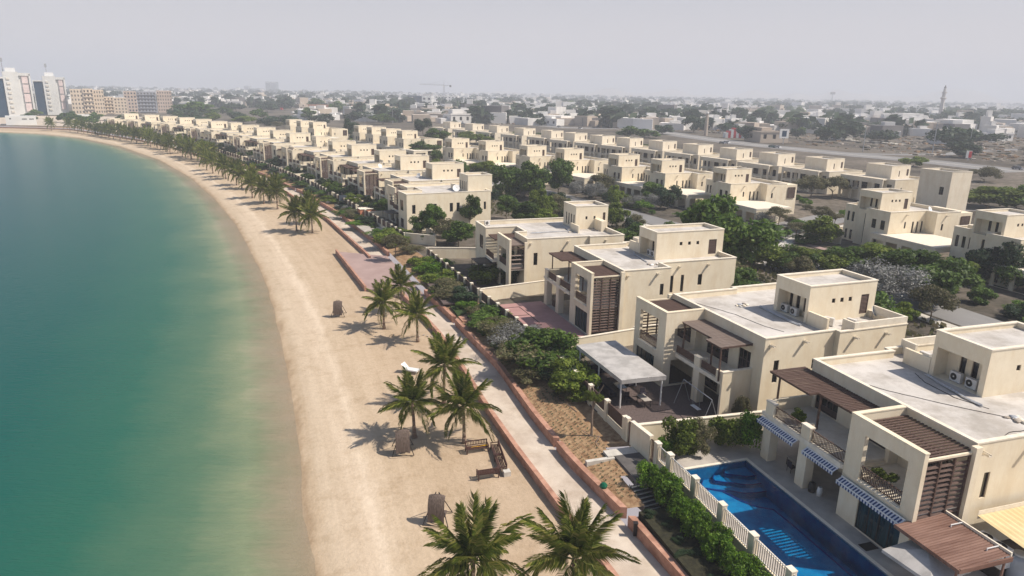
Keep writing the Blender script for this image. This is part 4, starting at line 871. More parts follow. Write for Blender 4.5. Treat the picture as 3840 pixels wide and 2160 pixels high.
t = thing('water_tank', 'pale blue grey round water tank with strapped lid', 'water tank', FA.w(1.25,-3.0,2.6), FA.a)
b = MB(); b.lathe([(0,.0),(.62,0),(.66,.1),(.66,1.45),(.6,1.6),(.45,1.7)], n=20); b.build('body', M['tank'], t, smooth=True)
b = MB(); b.lathe([(0,1.8),(.36,1.79),(.42,1.7)], n=16); b.tube((-.6,0,1.66),(.6,0,1.66),.03); b.tube((0,-.6,1.66),(0,.6,1.66),.03); b.build('lid', M['white'], t)
b = MB(); b.lathe([(0,.0),(.3,0),(.34,.35),(.2,.5),(0,.52)], n=12); tag(b.build('plastic_tub', M['blue'], None, loc=FA.w(.35,-3.9,2.6)), 'bright blue plastic tub below the round water tank', 'tub')
mb = MB(); mb.box(-.1,.1,-6,0,0,1.9); tag(mb.build('yard_wall', M['stucco'], None, loc=FA.w(.0,-4.5,2.6), rz=FA.a), 'short pale wall under the corner of the lean-to roof', 'wall')
t = thing('parasol', 'white square parasol at the bottom edge beside the pool', 'parasol', FA.w(-5.0,-2.1,2.6), FA.a+.1)
b = MB(); c = [(-1.6,-1.6,2.0),(1.6,-1.6,2.0),(1.6,1.6,2.0),(-1.6,1.6,2.0),(0,0,2.65)]
for i in range(4): a_, b_ = c[i], c[(i+1)%4]; b.add([a_, b_, c[4]], [(0,1,2)]); b.quad((a_[0],a_[1],1.8),(b_[0],b_[1],1.8),b_,a_)
b.build('canopy', M['canvas'], t); b = MB(); b.tube((0,0,0),(0,0,2.6),.03); b.build('pole', M['metal'], t); b = MB(); b.lathe([(0,0),(.35,0),(.35,.1),(0,.12)]); b.build('base', M['pave'], t)
# terrace furniture under villa A
def chair(loc, rz, label, group=None):
    t = thing('garden_chair', label, 'chair', loc, rz, group)
    b = MB(); b.box(-.25,.25,-.25,.25,.40,.46); b.build('seat', M['cushion'], t); b = MB(); b.box(-.25,.25,.2,.25,.47,.95); b.build('backrest', M['cushion'], t)
    for sx in (-.22,.22):
        for sy in (-.22,.22): b = MB(); b.tube((sx,sy,0),(sx,sy,.4),.02,n=4); b.build('leg', M['steel'], t)
    return t
def table(loc, rz, w, d, label, m=None, h=.74):
    t = thing('table', label, 'table', loc, rz); b = MB(); b.box(-w/2,w/2,-d/2,d/2,h-.04,h); b.build('tabletop', m or M['pave'], t)
    for sx in (-1,1):
        for sy in (-1,1): b = MB(); b.tube((sx*(w/2-.08),sy*(d/2-.08),0),(sx*(w/2-.08),sy*(d/2-.08),h-.041),.03,n=4); b.build('leg', M['steel'], t)
table(FA.w(-2.8,11.2,2.6), FA.a, 1.0, 1.6, 'garden table under the far awning bay of the nearest villa')
chair(FA.w(-3.6,10.9,2.6), FA.a+1.5, 'dark garden chair on the pool side of the table'); chair(FA.w(-1.9,11.4,2.6), FA.a-1.5, 'dark garden chair on the house side of the table')
for (v, u, w, h, lb, m) in ((-4.0,8.2,.28,.75,'dark tall plant pot beside the middle pier','pot'),(-3.85,7.6,.2,.7,'pale slender jar beside the dark pot','white')):
    b = MB(); b.lathe([(0,0),(w*.8,0),(w,h*.5),(w*.75,h*.95),(w*.6,h)], n=14); tag(b.build('plant_pot', M[m], None, True, FA.w(v,u,2.6)), lb, 'pot')
mb = MB(); mb.box(-.5,.5,-.35,.35,0,.015); tag(mb.build('door_mat', M['steel'], None, loc=FA.w(-4.9,1.9,2.603), rz=FA.a), 'dark door mat outside the sliding glass doors', 'mat')

# canopy and furniture, villa B
c4 = [pt('c',60,437,5.55), pt('c',765,342,5.75), pt('c',1690,985,5.75), pt('c',880,1075,5.55)]
t = thing('canvas_canopy', 'large grey canvas canopy roof on white posts over dark garden seats', 'canopy', (0,0,0))
z4 = [5.45,5.6,5.6,5.45]; b = MB(); top = [(c4[i][0],c4[i][1],z4[i]) for i in range(4)]
cx_, cy_ = sum(p[0] for p in top)/4, sum(p[1] for p in top)/4
G = 8; grid = []
for i in range(G+1):
    for j in range(G+1):
        a, c_ = i/G, j/G; P0 = Vector(top[0]).lerp(Vector(top[1]), a); P1 = Vector(top[3]).lerp(Vector(top[2]), a); p = P0.lerp(P1, c_)
        p.z += .10*math.sin(math.pi*a)*math.sin(math.pi*c_) + .03*math.cos(c_*8*math.pi)*math.sin(math.pi*a); grid.append(tuple(p))
b.add(grid, [(i*(G+1)+j,(i+1)*(G+1)+j,(i+1)*(G+1)+j+1,i*(G+1)+j+1) for i in range(G) for j in range(G)]); b.build('roof_cloth', M['canvas'], t, smooth=True)
b = MB()
for i in range(4):
    a_, c_ = top[i], top[(i+1)%4]; b.quad((a_[0],a_[1],a_[2]-.38),(c_[0],c_[1],c_[2]-.38),c_,a_)
b.build('valance', M['canvas'], t)
for i, (fa, fb) in enumerate([(.04,.06),(.96,.06),(.96,.96),(.04,.96),(.04,.5),(.96,.5)]):
    P0 = Vector(top[0]).lerp(Vector(top[1]), fa); P1 = Vector(top[3]).lerp(Vector(top[2]), fa); p = P0.lerp(P1, fb)
    b = MB(); b.tube((p.x,p.y,2.57),(p.x,p.y,5.35),.075,n=8); b.build('post', M['white'], t)
def lp(a, c_): P0 = Vector(top[0]).lerp(Vector(top[1]), a); P1 = Vector(top[3]).lerp(Vector(top[2]), a); p = P0.lerp(P1, c_); return (p.x, p.y, 2.575)
def sofa(loc, rz, L, label):
    t = thing('garden_sofa', label, 'sofa', loc, rz); b = MB(); b.box(-L/2,L/2,-.35,.35,.12,.42); b.build('seat', M['cushion'], t); b = MB(); b.box(-L/2,L/2,.25,.42,.42,.85); b.build('backrest', M['cushion'], t)
sofa(lp(.85,.35), FB.a+math.pi/2*3, 3.2, 'long dark garden sofa along the house side under the canvas canopy'); sofa(lp(.15,.6), FB.a+math.pi/2, 2.6, 'dark garden sofa along the fence side under the canvas canopy'); sofa(lp(.5,.1), FB.a, 2.0, 'dark garden sofa at the far end under the canvas canopy')
table(lp(.5,.55), FB.a, .9, 1.5, 'low dark table in the middle under the canvas canopy', M['glass'], .45); table(lp(.62,.93), FB.a, .75, 1.5, 'grey table near the front post of the canvas canopy')
for a_, c_, lb in ((.35,.85,'left of the grey table'),(.8,.78,'right of the grey table')): chair(lp(a_,c_), FB.a, 'dark garden chair under the canvas canopy, ' + lb)
t = thing('garden_swing', 'silver A-frame garden swing beside the canopy villa', 'swing', (0,0,2.57)); A0 = pt('1',870,1445,2.6); 
s0 = FB.w(-4.2,5.2); s1 = FB.w(-4.4,.6)
for (x_, y_) in (s0, s1):
    for sg in (-1, 1):
        b = MB(); b.tube((x_+sg*.85*math.cos(FB.a),y_+sg*.85*math.sin(FB.a),0),(x_,y_,2.25),.03,n=5); b.build('leg', M['metal'], t)
b = MB(); b.tube((*s0,2.27),(*s1,2.27),.04,n=6); b.build('crossbar', M['metal'], t)
m_ = ((s0[0]+s1[0])/2,(s0[1]+s1[1])/2)
b = MB(); b.obox((*m_,.5),.4,1.1,.05,FB.a); b.build('seat', M['white'], t)
b = MB(); b.tube((m_[0]-.15,m_[1]+.5,.53),(m_[0]-.15,m_[1]+.5,2.24),.012,n=4); b.tube((m_[0]+.15,m_[1]-.5,.53),(m_[0]+.15,m_[1]-.5,2.24),.012,n=4); stuff(b.build('chains', M['metal'], t))
mb = MB(); mb.prism([FA.w(-12.6,18.3),FA.w(-9.2,18.1),FA.w(-9.2,19.0),FA.w(-12.6,19.1)],2.2,3.0); tag(mb.build('planter_box', M['stucco'], None), 'low cream planter box behind the wall beside the canopy', 'planter')
t = thing('wood_cabinet', 'small brown cabinet under the balcony beside the pink court', 'cabinet', FC.w(-3.2,12.0,2.57), FC.a); b = MB(); b.box(-.5,.5,-.4,.4,0,.9); b.build('body', M['wood'], t); b = MB(); b.box(-.55,.55,-.45,.45,.9,.96); b.build('top', M['wood_pale'], t)
# plots further on
t = thing('garden_shed', 'orange brown shed wall between cream garden walls', 'shed', (*pt('a7',1300,840,2.55),2.5), FE.a); b = MB(); b.box(-3.2,2.4,-.2,2.2,0,1.75); b.build('body', M['orange'], t); b = MB(); b.box(-3.3,2.5,-.3,2.3,1.75,1.85); b.build('roof', M['coping'], t)
t = thing('gazebo', 'dark brown hipped gazebo roof in a distant garden', 'gazebo', (*pt('a7',1040,575,2.6),2.55), R(28)); b = MB(); b.lathe([(3.2,2.2),(0.05,3.5)], n=4); b.build('roof', M['rusty'], t)
for sx in (-1.6,1.6):
    for sy in (-1.6,1.6): b = MB(); b.tube((sx,sy,0),(sx,sy,2.2),.08); b.build('post', M['wood'], t)
t = thing('garden_pool_screen', 'blue grey panel screen beside the distant gazebo', 'screen', (*pt('a7',1070,695,2.6),2.55), R(8)); b = MB(); b.box(-3.8,3.8,-.05,.05,0,2.3); b.build('panel', mat('slate_panel',(.10,.125,.16),.7,scale=.6), t)
t = thing('round_canopy', 'grey round canopy on thin posts beside the long villa', 'canopy', (*pt('a7',1600,935,2.6),2.55), R(20)); b = MB(); b.lathe([(0,2.75),(1.6,2.65),(1.7,2.5)], n=16); b.build('roof', M['steel'], t)
for sx in (-1.2,1.2): b = MB(); b.tube((sx,0,0),(sx,0,2.6),.04); b.build('post', M['steel'], t)
# ---------------------------------------------------------------- roof equipment
def ac_proto():
    t = thing('ac_unit', 'x', 'air conditioner'); b = MB(); b.box(-.45,.45,-.17,.17,.06,.80); b.build('casing', M['acwhite'], t)
    b = MB(); vs = [(-.12+.27*math.cos(2*math.pi*k/16), -.176, .43+.27*math.sin(2*math.pi*k/16)) for k in range(16)]; b.add(vs, [tuple(range(16))]); b.build('fan_grille', M['acdark'], t)
    b = MB(); vs = [(-.12+.07*math.cos(2*math.pi*k/8), -.18, .43+.07*math.sin(2*math.pi*k/8)) for k in range(8)]; b.add(vs, [tuple(range(8))]); b.build('hub', M['acwhite'], t)
    for sx in (-.35,.35): b = MB(); b.box(sx-.03,sx+.03,-.16,.16,0,.06); b.build('foot', M['steel'], t)
    return t
AC0 = ac_proto(); ac_used = False
def ac(F, v, u, z, rot, label):
    global ac_used
    loc = F.w(v, u, PLOT+z); rz = F.a + rot
    if not ac_used: AC0.location = loc; AC0.rotation_euler = (0,0,rz); AC0['label'] = label; AC0['group'] = 'rooftop air conditioners'; ac_used = True; return
    tree_copy(AC0, loc, rz, None, label, 'rooftop air conditioners')
W_ = -math.pi/2
for F, nm, us in ((FA,'nearest villa',(8.7,7.4)),(FB,'villa behind the canvas canopy',(7.3,6.0)),(FC,'villa above the pink court',(8.6,7.6))):
    ac(F, 8.4, us[0], 6.96, W_, 'white air conditioner in the tower niche of the %s, farther one' % nm); ac(F, 8.4, us[1], 6.96, W_, 'white air conditioner in the tower niche of the %s, nearer one' % nm)
ac(FA, 9.6, 12.6, 6.96, W_, 'white air conditioner behind the low roof wall of the nearest villa, left one'); ac(FA, 11.6, 12.2, 6.96, W_, 'white air conditioner behind the low roof wall of the nearest villa, right one')
ac(FB, 9.4, 2.6, 6.96, W_+.4, 'white air conditioner in front of the square windows of the second roof tower'); ac(FB, 11.1, 1.6, 6.96, W_+.2, 'boxy cream air conditioner nearest the corner of the second villa roof')
ac(FD, -1.7, 14.2, 6.96, .3, 'lone grey air conditioner on the far roof corner of the slit-windowed villa')
ac(FE, 11.5, 4.2, 6.96, 0, 'white air conditioner on the raised roof of the long villa')
def dish(F, v, u, z, rz, r, label):
    t = thing('satellite_dish', label, 'satellite dish', F.w(v,u,PLOT+z), rz, 'satellite dishes on villa roofs'); b = MB(); n = 16
    vs = [(0,.05,0)] + [(r*k/2*math.cos(2*math.pi*i/n), -.1*(k/2)**2*r, r*k/2*math.sin(2*math.pi*i/n)) for k in (1,2) for i in range(n)]
    fs = [(0,1+i,1+(i+1)%n) for i in range(n)] + [(1+i,1+n+i,1+n+(i+1)%n,1+(i+1)%n) for i in range(n)]
    o = link('reflector', MB().add(vs, fs).mesh('reflector', M['white']), t, (0,0,r+.2)); o.rotation_euler = (-.5,0,0)
    b = MB(); b.tube((0,.1,0),(0,.1,r+.2),.03); b.tube((0,0,r+.2),(0,-r*.7,r+.5),.015); b.build('mast', M['metal'], t)
dish(FE, 8.5, 3.2, 6.97, .3, .75, 'white dish on the middle of the long villa roof'); dish(Fr(-23.7,157.5,27), 5, 8, 6.97, -.6, .6, 'white dish on the sixth villa roof'); dish(Fr(-34.36,178,28), 3, 9, 6.97, .8, .6, 'white dish on the roof beside the dark louvre screen')
dish(FB, 15.2, 3.0, 6.97, .9, .5, 'dish leaning beside the louvred window of the second roof tower')
dish(Fr(68.7,129.5,19.5), 9, -3, 6.97, .5, .5, 'dish on the roof of the long-carport villa')
# pipe runs and tie-downs on the roofs
def pipes(F, pts, label, n=5):
    t = MB()
    for k in range(n):
        o = [(F.w(v+random.uniform(-.12,.12), u+random.uniform(-.12,.12), PLOT+6.96+random.uniform(.03,.16))) for v, u in pts]; t.path(o, .035, 5)
    tag(t.build('pipe_run', M['greypipe']), label, 'pipes', 'pipe bundles on the roofs')
pipes(FA, [(7.3,10.3),(6.9,9),(6.7,7.5),(6.4,6.2),(6.3,4.8)], 'foil-wrapped pipe bundle beside the nearest roof tower', 7)
pipes(FB, [(7.0,9.3),(6.9,8),(6.7,6.2),(6.6,4.4),(6.7,3.2)], 'foil-wrapped pipe bundle beside the second roof tower', 7)
pipes(FC, [(7.2,10.6),(6.6,9.5),(6.4,8),(6.2,6.4),(6.0,5.2)], 'grey pipe bundle beside the third roof tower', 5)
pipes(FD, [(10.3,12.6),(9.9,11),(9.5,9),(9.4,7.4),(9.1,6.6),(6.0,6.6),(2.9,6.4)], 'grey pipe bundle crossing the slit-windowed villa roof', 4)
def cable(F, pts, z, label):
    mb = MB(); P = []
    for a, b in zip(pts[:-1], pts[1:]):
        for k in range(6): P.append((lerp(a[0],b[0],k/6)+random.uniform(-.04,.04), lerp(a[1],b[1],k/6)+random.uniform(-.04,.04)))
    mb.path([F.w(v,u,PLOT+z) for v,u in P], .022, 4); tag(mb.build('roof_cable', M['steel']), label, 'cable', 'loose cables on the roofs')
cable(FA, [(.6,11.8),(2,8.8),(4,6),(6.1,3.5),(6.8,2.8)], 6.98, 'long black cable lying diagonally across the nearest roof'); cable(FA, [(6.8,10.9),(6,9.2),(5.8,6.5),(6.6,4)], 6.98, 'black cable curving around the pipe bundle on the nearest roof'); cable(FA, [(7,2.2),(9,1.6),(10.5,2.2),(12,3)], 6.98, 'black cable running from the sandbags to the tower wall'); cable(FA, [(2,.6),(4.5,1.4),(7,1.2),(8.6,.9)], 6.98, 'thin cable near the front parapet of the nearest roof')
cable(FB, [(1.5,12.5),(3,8),(3.4,4),(4.2,2)], 6.98, 'thin cable across the second villa roof')
def rubble(F, v, u, n, s, label, z=6.96, cols=('stone','coping','greypipe')):
    t = thing('sandbags', label, 'sandbags', F.w(v,u,PLOT+z), F.a, 'small heaps on the roofs')
    for i in range(n):
        b = MB(); r = s*random.uniform(.6,1.1); b.lathe([(0,-.0),(r,.02),(r*1.05,r*.4),(r*.6,r*.75),(0,r*.8)], n=7)
        o = b.build('bag', M[random.choice(cols)], t, True, (random.uniform(-1,1)*s*3.2, random.uniform(-1,1)*s*2.4, 0)); o.scale = (1.5,.9,.9); o.rotation_euler = (0,0,random.random()*3)
rubble(FA, 7.0, 2.6, 12, .22, 'heap of pale sandbags and fittings on the nearest roof'); rubble(FB, 5.6, 10.2, 7, .2, 'pale debris heap on the second villa roof'); rubble(FC, 6.6, 3.9, 8, .26, 'heap of white sandbags on the third villa roof', cols=('white','stone')); rubble(FC, 9.6, 3.4, 4, .16, 'small debris heap before the third roof tower'); rubble(FD, 9.0, 6.3, 6, .18, 'debris heap before the slit-windowed tower'); rubble(FE, 2.2, 3.6, 5, .2, 'small dark heap on the long villa roof')
# ---------------------------------------------------------------- beach things
def bench(p, rz, L, label, back=True):
    t = thing('slatted_bench', label, 'bench', (*p, .92), rz, 'dark wooden benches set in a U on the sand')
    for i in range(5): b = MB(); b.box(-L/2,L/2,-.30+.12*i,-.21+.12*i,.42,.46); b.build('seat_slat', M['bench'], t)
    b = MB(); b.box(-L/2,L/2,.30,.36,.86,.93); b.box(-L/2,L/2,.30,.36,.50,.55); b.build('back_rail', M['bench'], t)
    n = int(L/.13)
    key = 'bslat'
    if key not in CACHE: q = MB(); q.box(-.03,.03,.315,.345,.55,.86); CACHE[key] = q.mesh('back_slat', M['bench'])
    for i in range(n): link('back_slat', CACHE[key], t, (-L/2+L*(i+.5)/n,0,0))
    for sx in (-L/2+.05, L/2-.05):
        for sy in (-.28, .33): b = MB(); b.box(sx-.04,sx+.04,sy-.04,sy+.04,0,.62 if sy < 0 else .86); b.build('leg', M['bench'], t)
        b = MB(); b.box(sx-.045,sx+.045,-.32,.29,.62,.67); b.build('armrest', M['bench'], t)
b1a, b1b = pt('6',1760,1250,1.2), pt('6',2030,1215,1.2); b2a, b2b = pt('6',2100,1180,1.3), pt('7',1370,150,1.3); b3a, b3b = pt('7',1145,195,1.2), pt('7',1330,170,1.2)
def mid(a, b): return ((a[0]+b[0])/2, (a[1]+b[1])/2)
ab = math.atan2(b1b[1]-b1a[1], b1b[0]-b1a[0])
bench(mid(b1a,b1b), ab, math.hypot(b1b[0]-b1a[0], b1b[1]-b1a[1]), 'far wooden bench with a yellow paddle lying on it')
b2 = mid(b2a, b2b); L2 = math.hypot(b2b[0]-b2a[0], b2b[1]-b2a[1])
a2 = math.atan2(b2b[1]-b2a[1], b2b[0]-b2a[0])
bench(tuple(lerp(b2a[i], b2b[i], .26) for i in (0,1)), a2, L2*.48, 'wooden bench facing the sea, farther of two end to end'); bench(tuple(lerp(b2a[i], b2b[i], .76) for i in (0,1)), a2, L2*.48, 'wooden bench facing the sea, nearer of two end to end')
bench(mid(b3a,b3b), ab+math.pi, math.hypot(b3b[0]-b3a[0], b3b[1]-b3a[1]), 'near wooden bench with its slatted back to the camera')
mb = MB(); mb.add([(0,0,0),(.5,.05,.01),(.85,.12,.01),(.95,.05,.01),(.85,-.08,.01),(.5,-.02,.01),(0,-.04,0)], [(0,6,5,4,3,2,1)]); mb.tube((-.5,0,.02),(.1,0,.02),.02)
tag(mb.build('paddle', M['yellow'], None, loc=(*mid(b1a,b1b),1.40), rz=ab+.05), 'yellow paddle lying on the far wooden bench', 'paddle')
b = MB(); b.box(-.28,.28,-.28,.28,0,.45); tag(b.build('side_stool', M['kerb'], None, loc=(*pt('7',1405,168,1.2),.92), rz=ab), 'small pale stool at the end of the near bench', 'stool')
def swing_chair(p, rz, label, solid=False):
    t = thing('hanging_swing', label, 'swing', (*p, .85), rz, 'hooded swing seats on the beach')
    b = MB(); n = 7; m = 6; vs = []   # bent hood
    for i in range(m+1):
        a = -.2+1.9*i/m
        for j in range(n+1):
            y = -0.75+1.5*j/n; vs.append((-.62*math.cos(a)-.1, y*.78, .55+1.5*math.sin(a) - .12*(y/.75)**2))
    b.add(vs, [(i*(n+1)+j,(i+1)*(n+1)+j,(i+1)*(n+1)+j+1,i*(n+1)+j+1) for i in range(m) for j in range(n)]); b.build('hood', M['cane'], t, True)
    for pts in ([(.9,-.9,0),(0,-.1,2.15)],[(.9,.9,0),(0,.1,2.15)],[(-.9,.9,0),(0,.1,2.15)],[(-.9,-.9,0),(0,-.1,2.15)]):
        b = MB(); b.tube(*pts,.035,n=5); b.build('leg', M['steel'], t)
    b = MB(); b.box(-.4,.35,-.6,.6,.45,.52); b.build('seat', M['cane'], t)
    b = MB(); b.tube((.9,-.9,.03),(.9,.9,.03),.03,n=4); b.tube((-.9,-.9,.03),(-.9,.9,.03),.03,n=4); b.build('floor_bar', M['steel'], t)
swing_chair(pt('6',1000,1240,1.0), R(80+20), 'hooded swing seat with broad brown hood between the palms'); swing_chair(pt('7',800,560,1.0), R(80+5), 'hooded swing seat half hidden by the nearest palm'); swing_chair(pt('D',852,790,1.0), R(80+15), 'farthest hooded swing seat standing alone on open sand')
t = thing('beach_lounger', 'white beach lounger half hidden behind palm fronds', 'lounger', (*pt('6',1100,270,1.3),.9), R(70)); b = MB(); b.box(-.4,.4,-.9,.5,.3,.42); b.build('mattress', M['white'], t); b = MB(); b.add([(-.4,.5,.42),(.4,.5,.42),(.4,1.0,.95),(-.4,1.0,.95)], [(0,1,2,3)]); b.build('backrest', M['white'], t)
for sx in (-.35,.35):
    for sy in (-.8,.4): b = MB(); b.tube((sx,sy,0),(sx,sy,.3),.03,n=4); b.build('leg', M['white'], t)
b = MB(); b.lathe([(0,0),(.26,.02),(.30,.2),(.18,.36),(.05,.4),(0,.40)], n=9); o = b.build('rubbish_bag', M['greenbag'], None, False, (*pt('7',2255,300,2.15),2.15)); tag(o, 'green plastic bag sitting on the terracotta planter wall', 'bag')
mb = MB()
for k in range(5): mb.obox((k*.5,random.uniform(-.4,.4),0), .25,.15,.12, random.random()*3)
stuff(tag(mb.build('driftwood', M['stone'], None, loc=(*pt('5',880,1130,1.3),1.0)), 'few pale scraps at the foot of the low wall', 'debris'))
mb = MB(); mb.path([(*pt('e',x_,y_,2.3),2.32) for x_,y_ in ((560,30),(680,130),(700,280),(860,320),(1030,460))], .03, 5); mb.path([(*pt('e',x_,y_,2.3),2.32) for x_,y_ in ((1130,800),(1240,870),(1300,900),(1440,900),(1380,1000),(1430,1080))], .03, 5)
tag(mb.build('irrigation_hose', M['wood_pale']), 'brown irrigation hose winding over the soil bed', 'hose')
# ---------------------------------------------------------------- plants
def frond_mesh(seed, L=3.3, bend=1.0, n=46):
    rnd = random.Random(seed); mb = MB(); pts = []
    for i in range(13):
        s = i/12; pts.append(Vector((L*(s - .12*bend*s*s), 0.12*math.sin(s*3)*rnd.uniform(-1,1), -bend*L*.34*s*s)))
    P = lambda s: pts[min(11, int(s*12))].lerp(pts[min(11, int(s*12))+1], s*12-min(11, int(s*12)))
    for i in range(12): mb.tube(pts[i], pts[i+1], .035*(1-i/13)+.006, .035*(1-(i+1)/13)+.006, 4, 1, False)
    for k in range(n):
        s = .14+.86*k/(n-1); p = P(s); l = (.28+.62*math.sin(math.pi*min(1, (s*.8+.16))))*rnd.uniform(.85,1.15)
        for sg in (-1, 1):
            if rnd.random() < .05: continue
            fw = .35+.55*s; dn = -.25-.35*rnd.random()-.15*bend
            d = Vector((fw, sg*(1-.35*s), dn*.5)).normalized(); m_ = p + d*l*.5; d2 = Vector((fw, sg*.55, dn*2.2)).normalized(); e = m_ + d2*l*.55
            w = Vector((.042, 0, .016))
            mb.add([tuple(p-w), tuple(p+w), tuple(m_+w*.9), tuple(m_-w*.9), tuple(e)], [(0,1,2,3),(3,2,4)])
    return mb.mesh('frond', [M['frond'], M['rachis']])
FR = {b: [frond_mesh(i*7+int(b*10), 3.2, b) for i in range(2)] for b in (.25, .8, 1.5, 2.2)}
def palm(base, zc, R_, label, seed, n=22, near=True, z0=.95, group='coconut palms along the beach'):
    rnd = random.Random(seed); t = thing('palm_tree', label, 'palm tree', (*base, z0), 0, group)
    h = zc - z0; lx, ly = rnd.uniform(-.15,.15), rnd.uniform(-.15,.15); mb = MB(); pts = [(lx*(i/6)**2, ly*(i/6)**2, h*i/6) for i in range(7)]
    mb.path([(0,0,-.1)]+pts, [.30,.24,.165,.14,.135,.13,.13,.15], 9); mb.tube(pts[-1], (pts[-1][0],pts[-1][1],h+.35), .16, .05, 8); mb.build('trunk', M['palmtrunk'], t, True)
    sc_ = R_/3.0; cm = MB() if not near else None; rot = rnd.random()*6
    for i in range(n):
        f = i/(n-1); az = rot + i*2.399; el = R(86 - 104*f**1.15 + rnd.uniform(-8,8)); b = .25 if f < .3 else (.8 if f < .55 else (1.5 if f < .8 else 2.2))
        s = sc_*rnd.uniform(.85,1.1)*(.9 if f > .85 else 1)
        me = FR[b][rnd.randrange(2)]
        if near:
            o = link('frond', me, t, (pts[-1][0],pts[-1][1],h+.12*(1-f)), 0, s); o.rotation_euler = (rnd.uniform(-.25,.25), -el, az)
        else:
            mt = Matrix.Translation((pts[-1][0],pts[-1][1],h)) @ Matrix.Rotation(az,4,'Z') @ Matrix.Rotation(-el,4,'Y') @ Matrix.Scale(s,4)
            vs = [tuple(mt @ v.co) for v in me.vertices]; cm.add(vs, [tuple(p.vertices) for p in me.polygons])
    if not near: cm.build('crown', M['frond'], t)
    return t
PALMS = [('7',1110,950,4.9,3.5,'nearest palm, its crown over the half hidden hooded swing','F'),('7',2000,940,4.9,3.4,'palm at the bottom edge, leaning over the nearest stretch of promenade','F'),
 ('6',1740,740,4.2,3.0,'palm with thick trunk standing behind the wooden benches',None),('6',1130,690,4.0,2.8,'palm just left of the bench palm, above the brown hooded swing',None),('6',1490,230,4.8,3.1,'palm half behind two others, fronds over the promenade wall',None),
 ('5',850,900,4.4,2.6,'palm with slim pale trunk close to the terracotta wall',None),('5',440,760,4.3,2.8,'bushy palm at the left of the middle group',None),('5',660,560,4.6,2.8,'palm behind the middle group with upright fronds',None)]
for i, (c_, x_, y_, z_, r_, lb, _) in enumerate(PALMS): palm(pt(c_,x_,y_,z_), z_, r_, lb, 11+i, 26 if i < 2 else 24)
FARP = [(-41.9,142.3),(-45.8,144.3),(-45.6,152.5),(-58.9,171.7),(-62.2,181.4),(-65,179.6),(-77.4,205.3),(-81.1,206.7),(-94.8,228.8),(-98.2,234.5),(-85.5,214),(-71.5,189),(-105,243),(-111,252)]
wd = ['slender front palm of the lone pair','shorter left palm of the lone pair','rear palm behind the lone pair','thin palm in front of the thick trunked one','thick trunked palm of the middle group','leafy palm left of the thick trunked one','front palm of the dense far clump','left palm of the dense far clump','slim twin palm at the left end of the clump','rear twin palm at the left end of the clump','palm in the heart of the dense far clump','palm between the thick trunked one and the clump','palm just beyond the twin palms','second palm beyond the twin palms']
for i, p in enumerate(FARP): palm(p, random.uniform(4.4,5.4), random.uniform(3.0,3.7), wd[i], 40+i, 30, False)
PM = []
t_far = palm((-120.5,279.3), 5.2, 3.6, 'distant beach palm in the row beyond the clump', 77, 28, False, group='distant beach palms')
fp = [(-120.1,272.2),(-125.8,281.9),(-128,289),(-132,286),(-138.2,297),(-142,300),(-149.5,314.5),(-153,312),(-158.2,319.7),(-163,331),(-168,334),(-177.9,343.9),(-182,352),(-189.5,361.9),(-195,363.6),(-199,372),(-191,365),(-205,377),(-211,384),(-218,390),(-224,394),(-230.6,400.8),(-232,404),(-239,409),(-246,417),(-252.5,421.7),(-262,430),(-270,437),(-281,447),(-296.2,452.6),(-320.5,486.8),(-134,291),(-172,339),(-243,412)]
for i, p in enumerate(fp):
    q = min(range(len(TW)), key=lambda j: (TW[j][0]-14-p[0])**2+(TW[j][1]-8-p[1])**2); tree_copy(t_far, (*p, .95), i*1.7, random.uniform(.85,1.15), 'distant beach palm opposite the %s villa of the beach row, %s' % (ORD[q], 'at the kerb' if xl(p[1])-p[0] < 3.5 else 'out on the sand'), 'distant beach palms')

def crown_mesh(seed, n, leaf, rx=1.0, rz=.8, blobs=14, mat_=None, flat=0, core=True, name='crown'):
    """leaf-sized faces spread through clumps that fill an uneven crown of radius about 1"""
    rnd = random.Random(seed); cl = []
    for i in range(blobs):
        while True:
            v = Vector((rnd.uniform(-1,1), rnd.uniform(-1,1), rnd.uniform(-.8,1)))
            if v.length < 1: break
        r = rnd.uniform(.22,.42); v = v*(1-r*.8); cl.append((Vector((v.x*rx, v.y*rx, v.z*rz)), r))
    mb = MB(); V, F = mb.v, mb.f
    for i in range(n):
        c, r = cl[rnd.randrange(blobs)]
        d = Vector((rnd.gauss(0,1), rnd.gauss(0,1), rnd.gauss(0,1)+.25)).normalized(); rr = r*(rnd.random()**.35)*(1+.25*mnoise.noise(c*5+d*3))
        p = c + Vector((d.x*rr, d.y*rr, d.z*rr*.85))
        nrm = (d*.7 + Vector((rnd.uniform(-1,1), rnd.uniform(-1,1), rnd.uniform(-.6,1)))*.8).normalized(); a = nrm.orthogonal().normalized(); b = nrm.cross(a); th = rnd.random()*6.28
        a, b = a*math.cos(th)+b*math.sin(th), b*math.cos(th)-a*math.sin(th); s = leaf*rnd.uniform(.6,1.3); o = len(V)
        V.extend((tuple(p-a*s), tuple(p+b*s*.55), tuple(p+a*s), tuple(p-b*s*.55))); F.append((o,o+1,o+2,o+3)); mb.m.append(0)
    return mb.mesh(name, mat_)
def trunk_mesh(seed, h, r, spread=.5):
    rnd = random.Random(seed); mb = MB(); mb.path([(0,0,-.1),(rnd.uniform(-.05,.05),rnd.uniform(-.05,.05),h*.5),(0,0,h)], [r*1.4,r,r*.8], 7)
    for i in range(5):
        a = rnd.random()*6.28; e = Vector((math.cos(a)*spread, math.sin(a)*spread, h+spread*rnd.uniform(.5,1.0))); mb.path([(0,0,h*.7+.3*h*i/5), tuple(e*.6+Vector((0,0,h*.35))), tuple(e)], [r*.6,r*.4,r*.12], 5)
    return mb.mesh('trunk', M['trunk'])
KINDS = {}
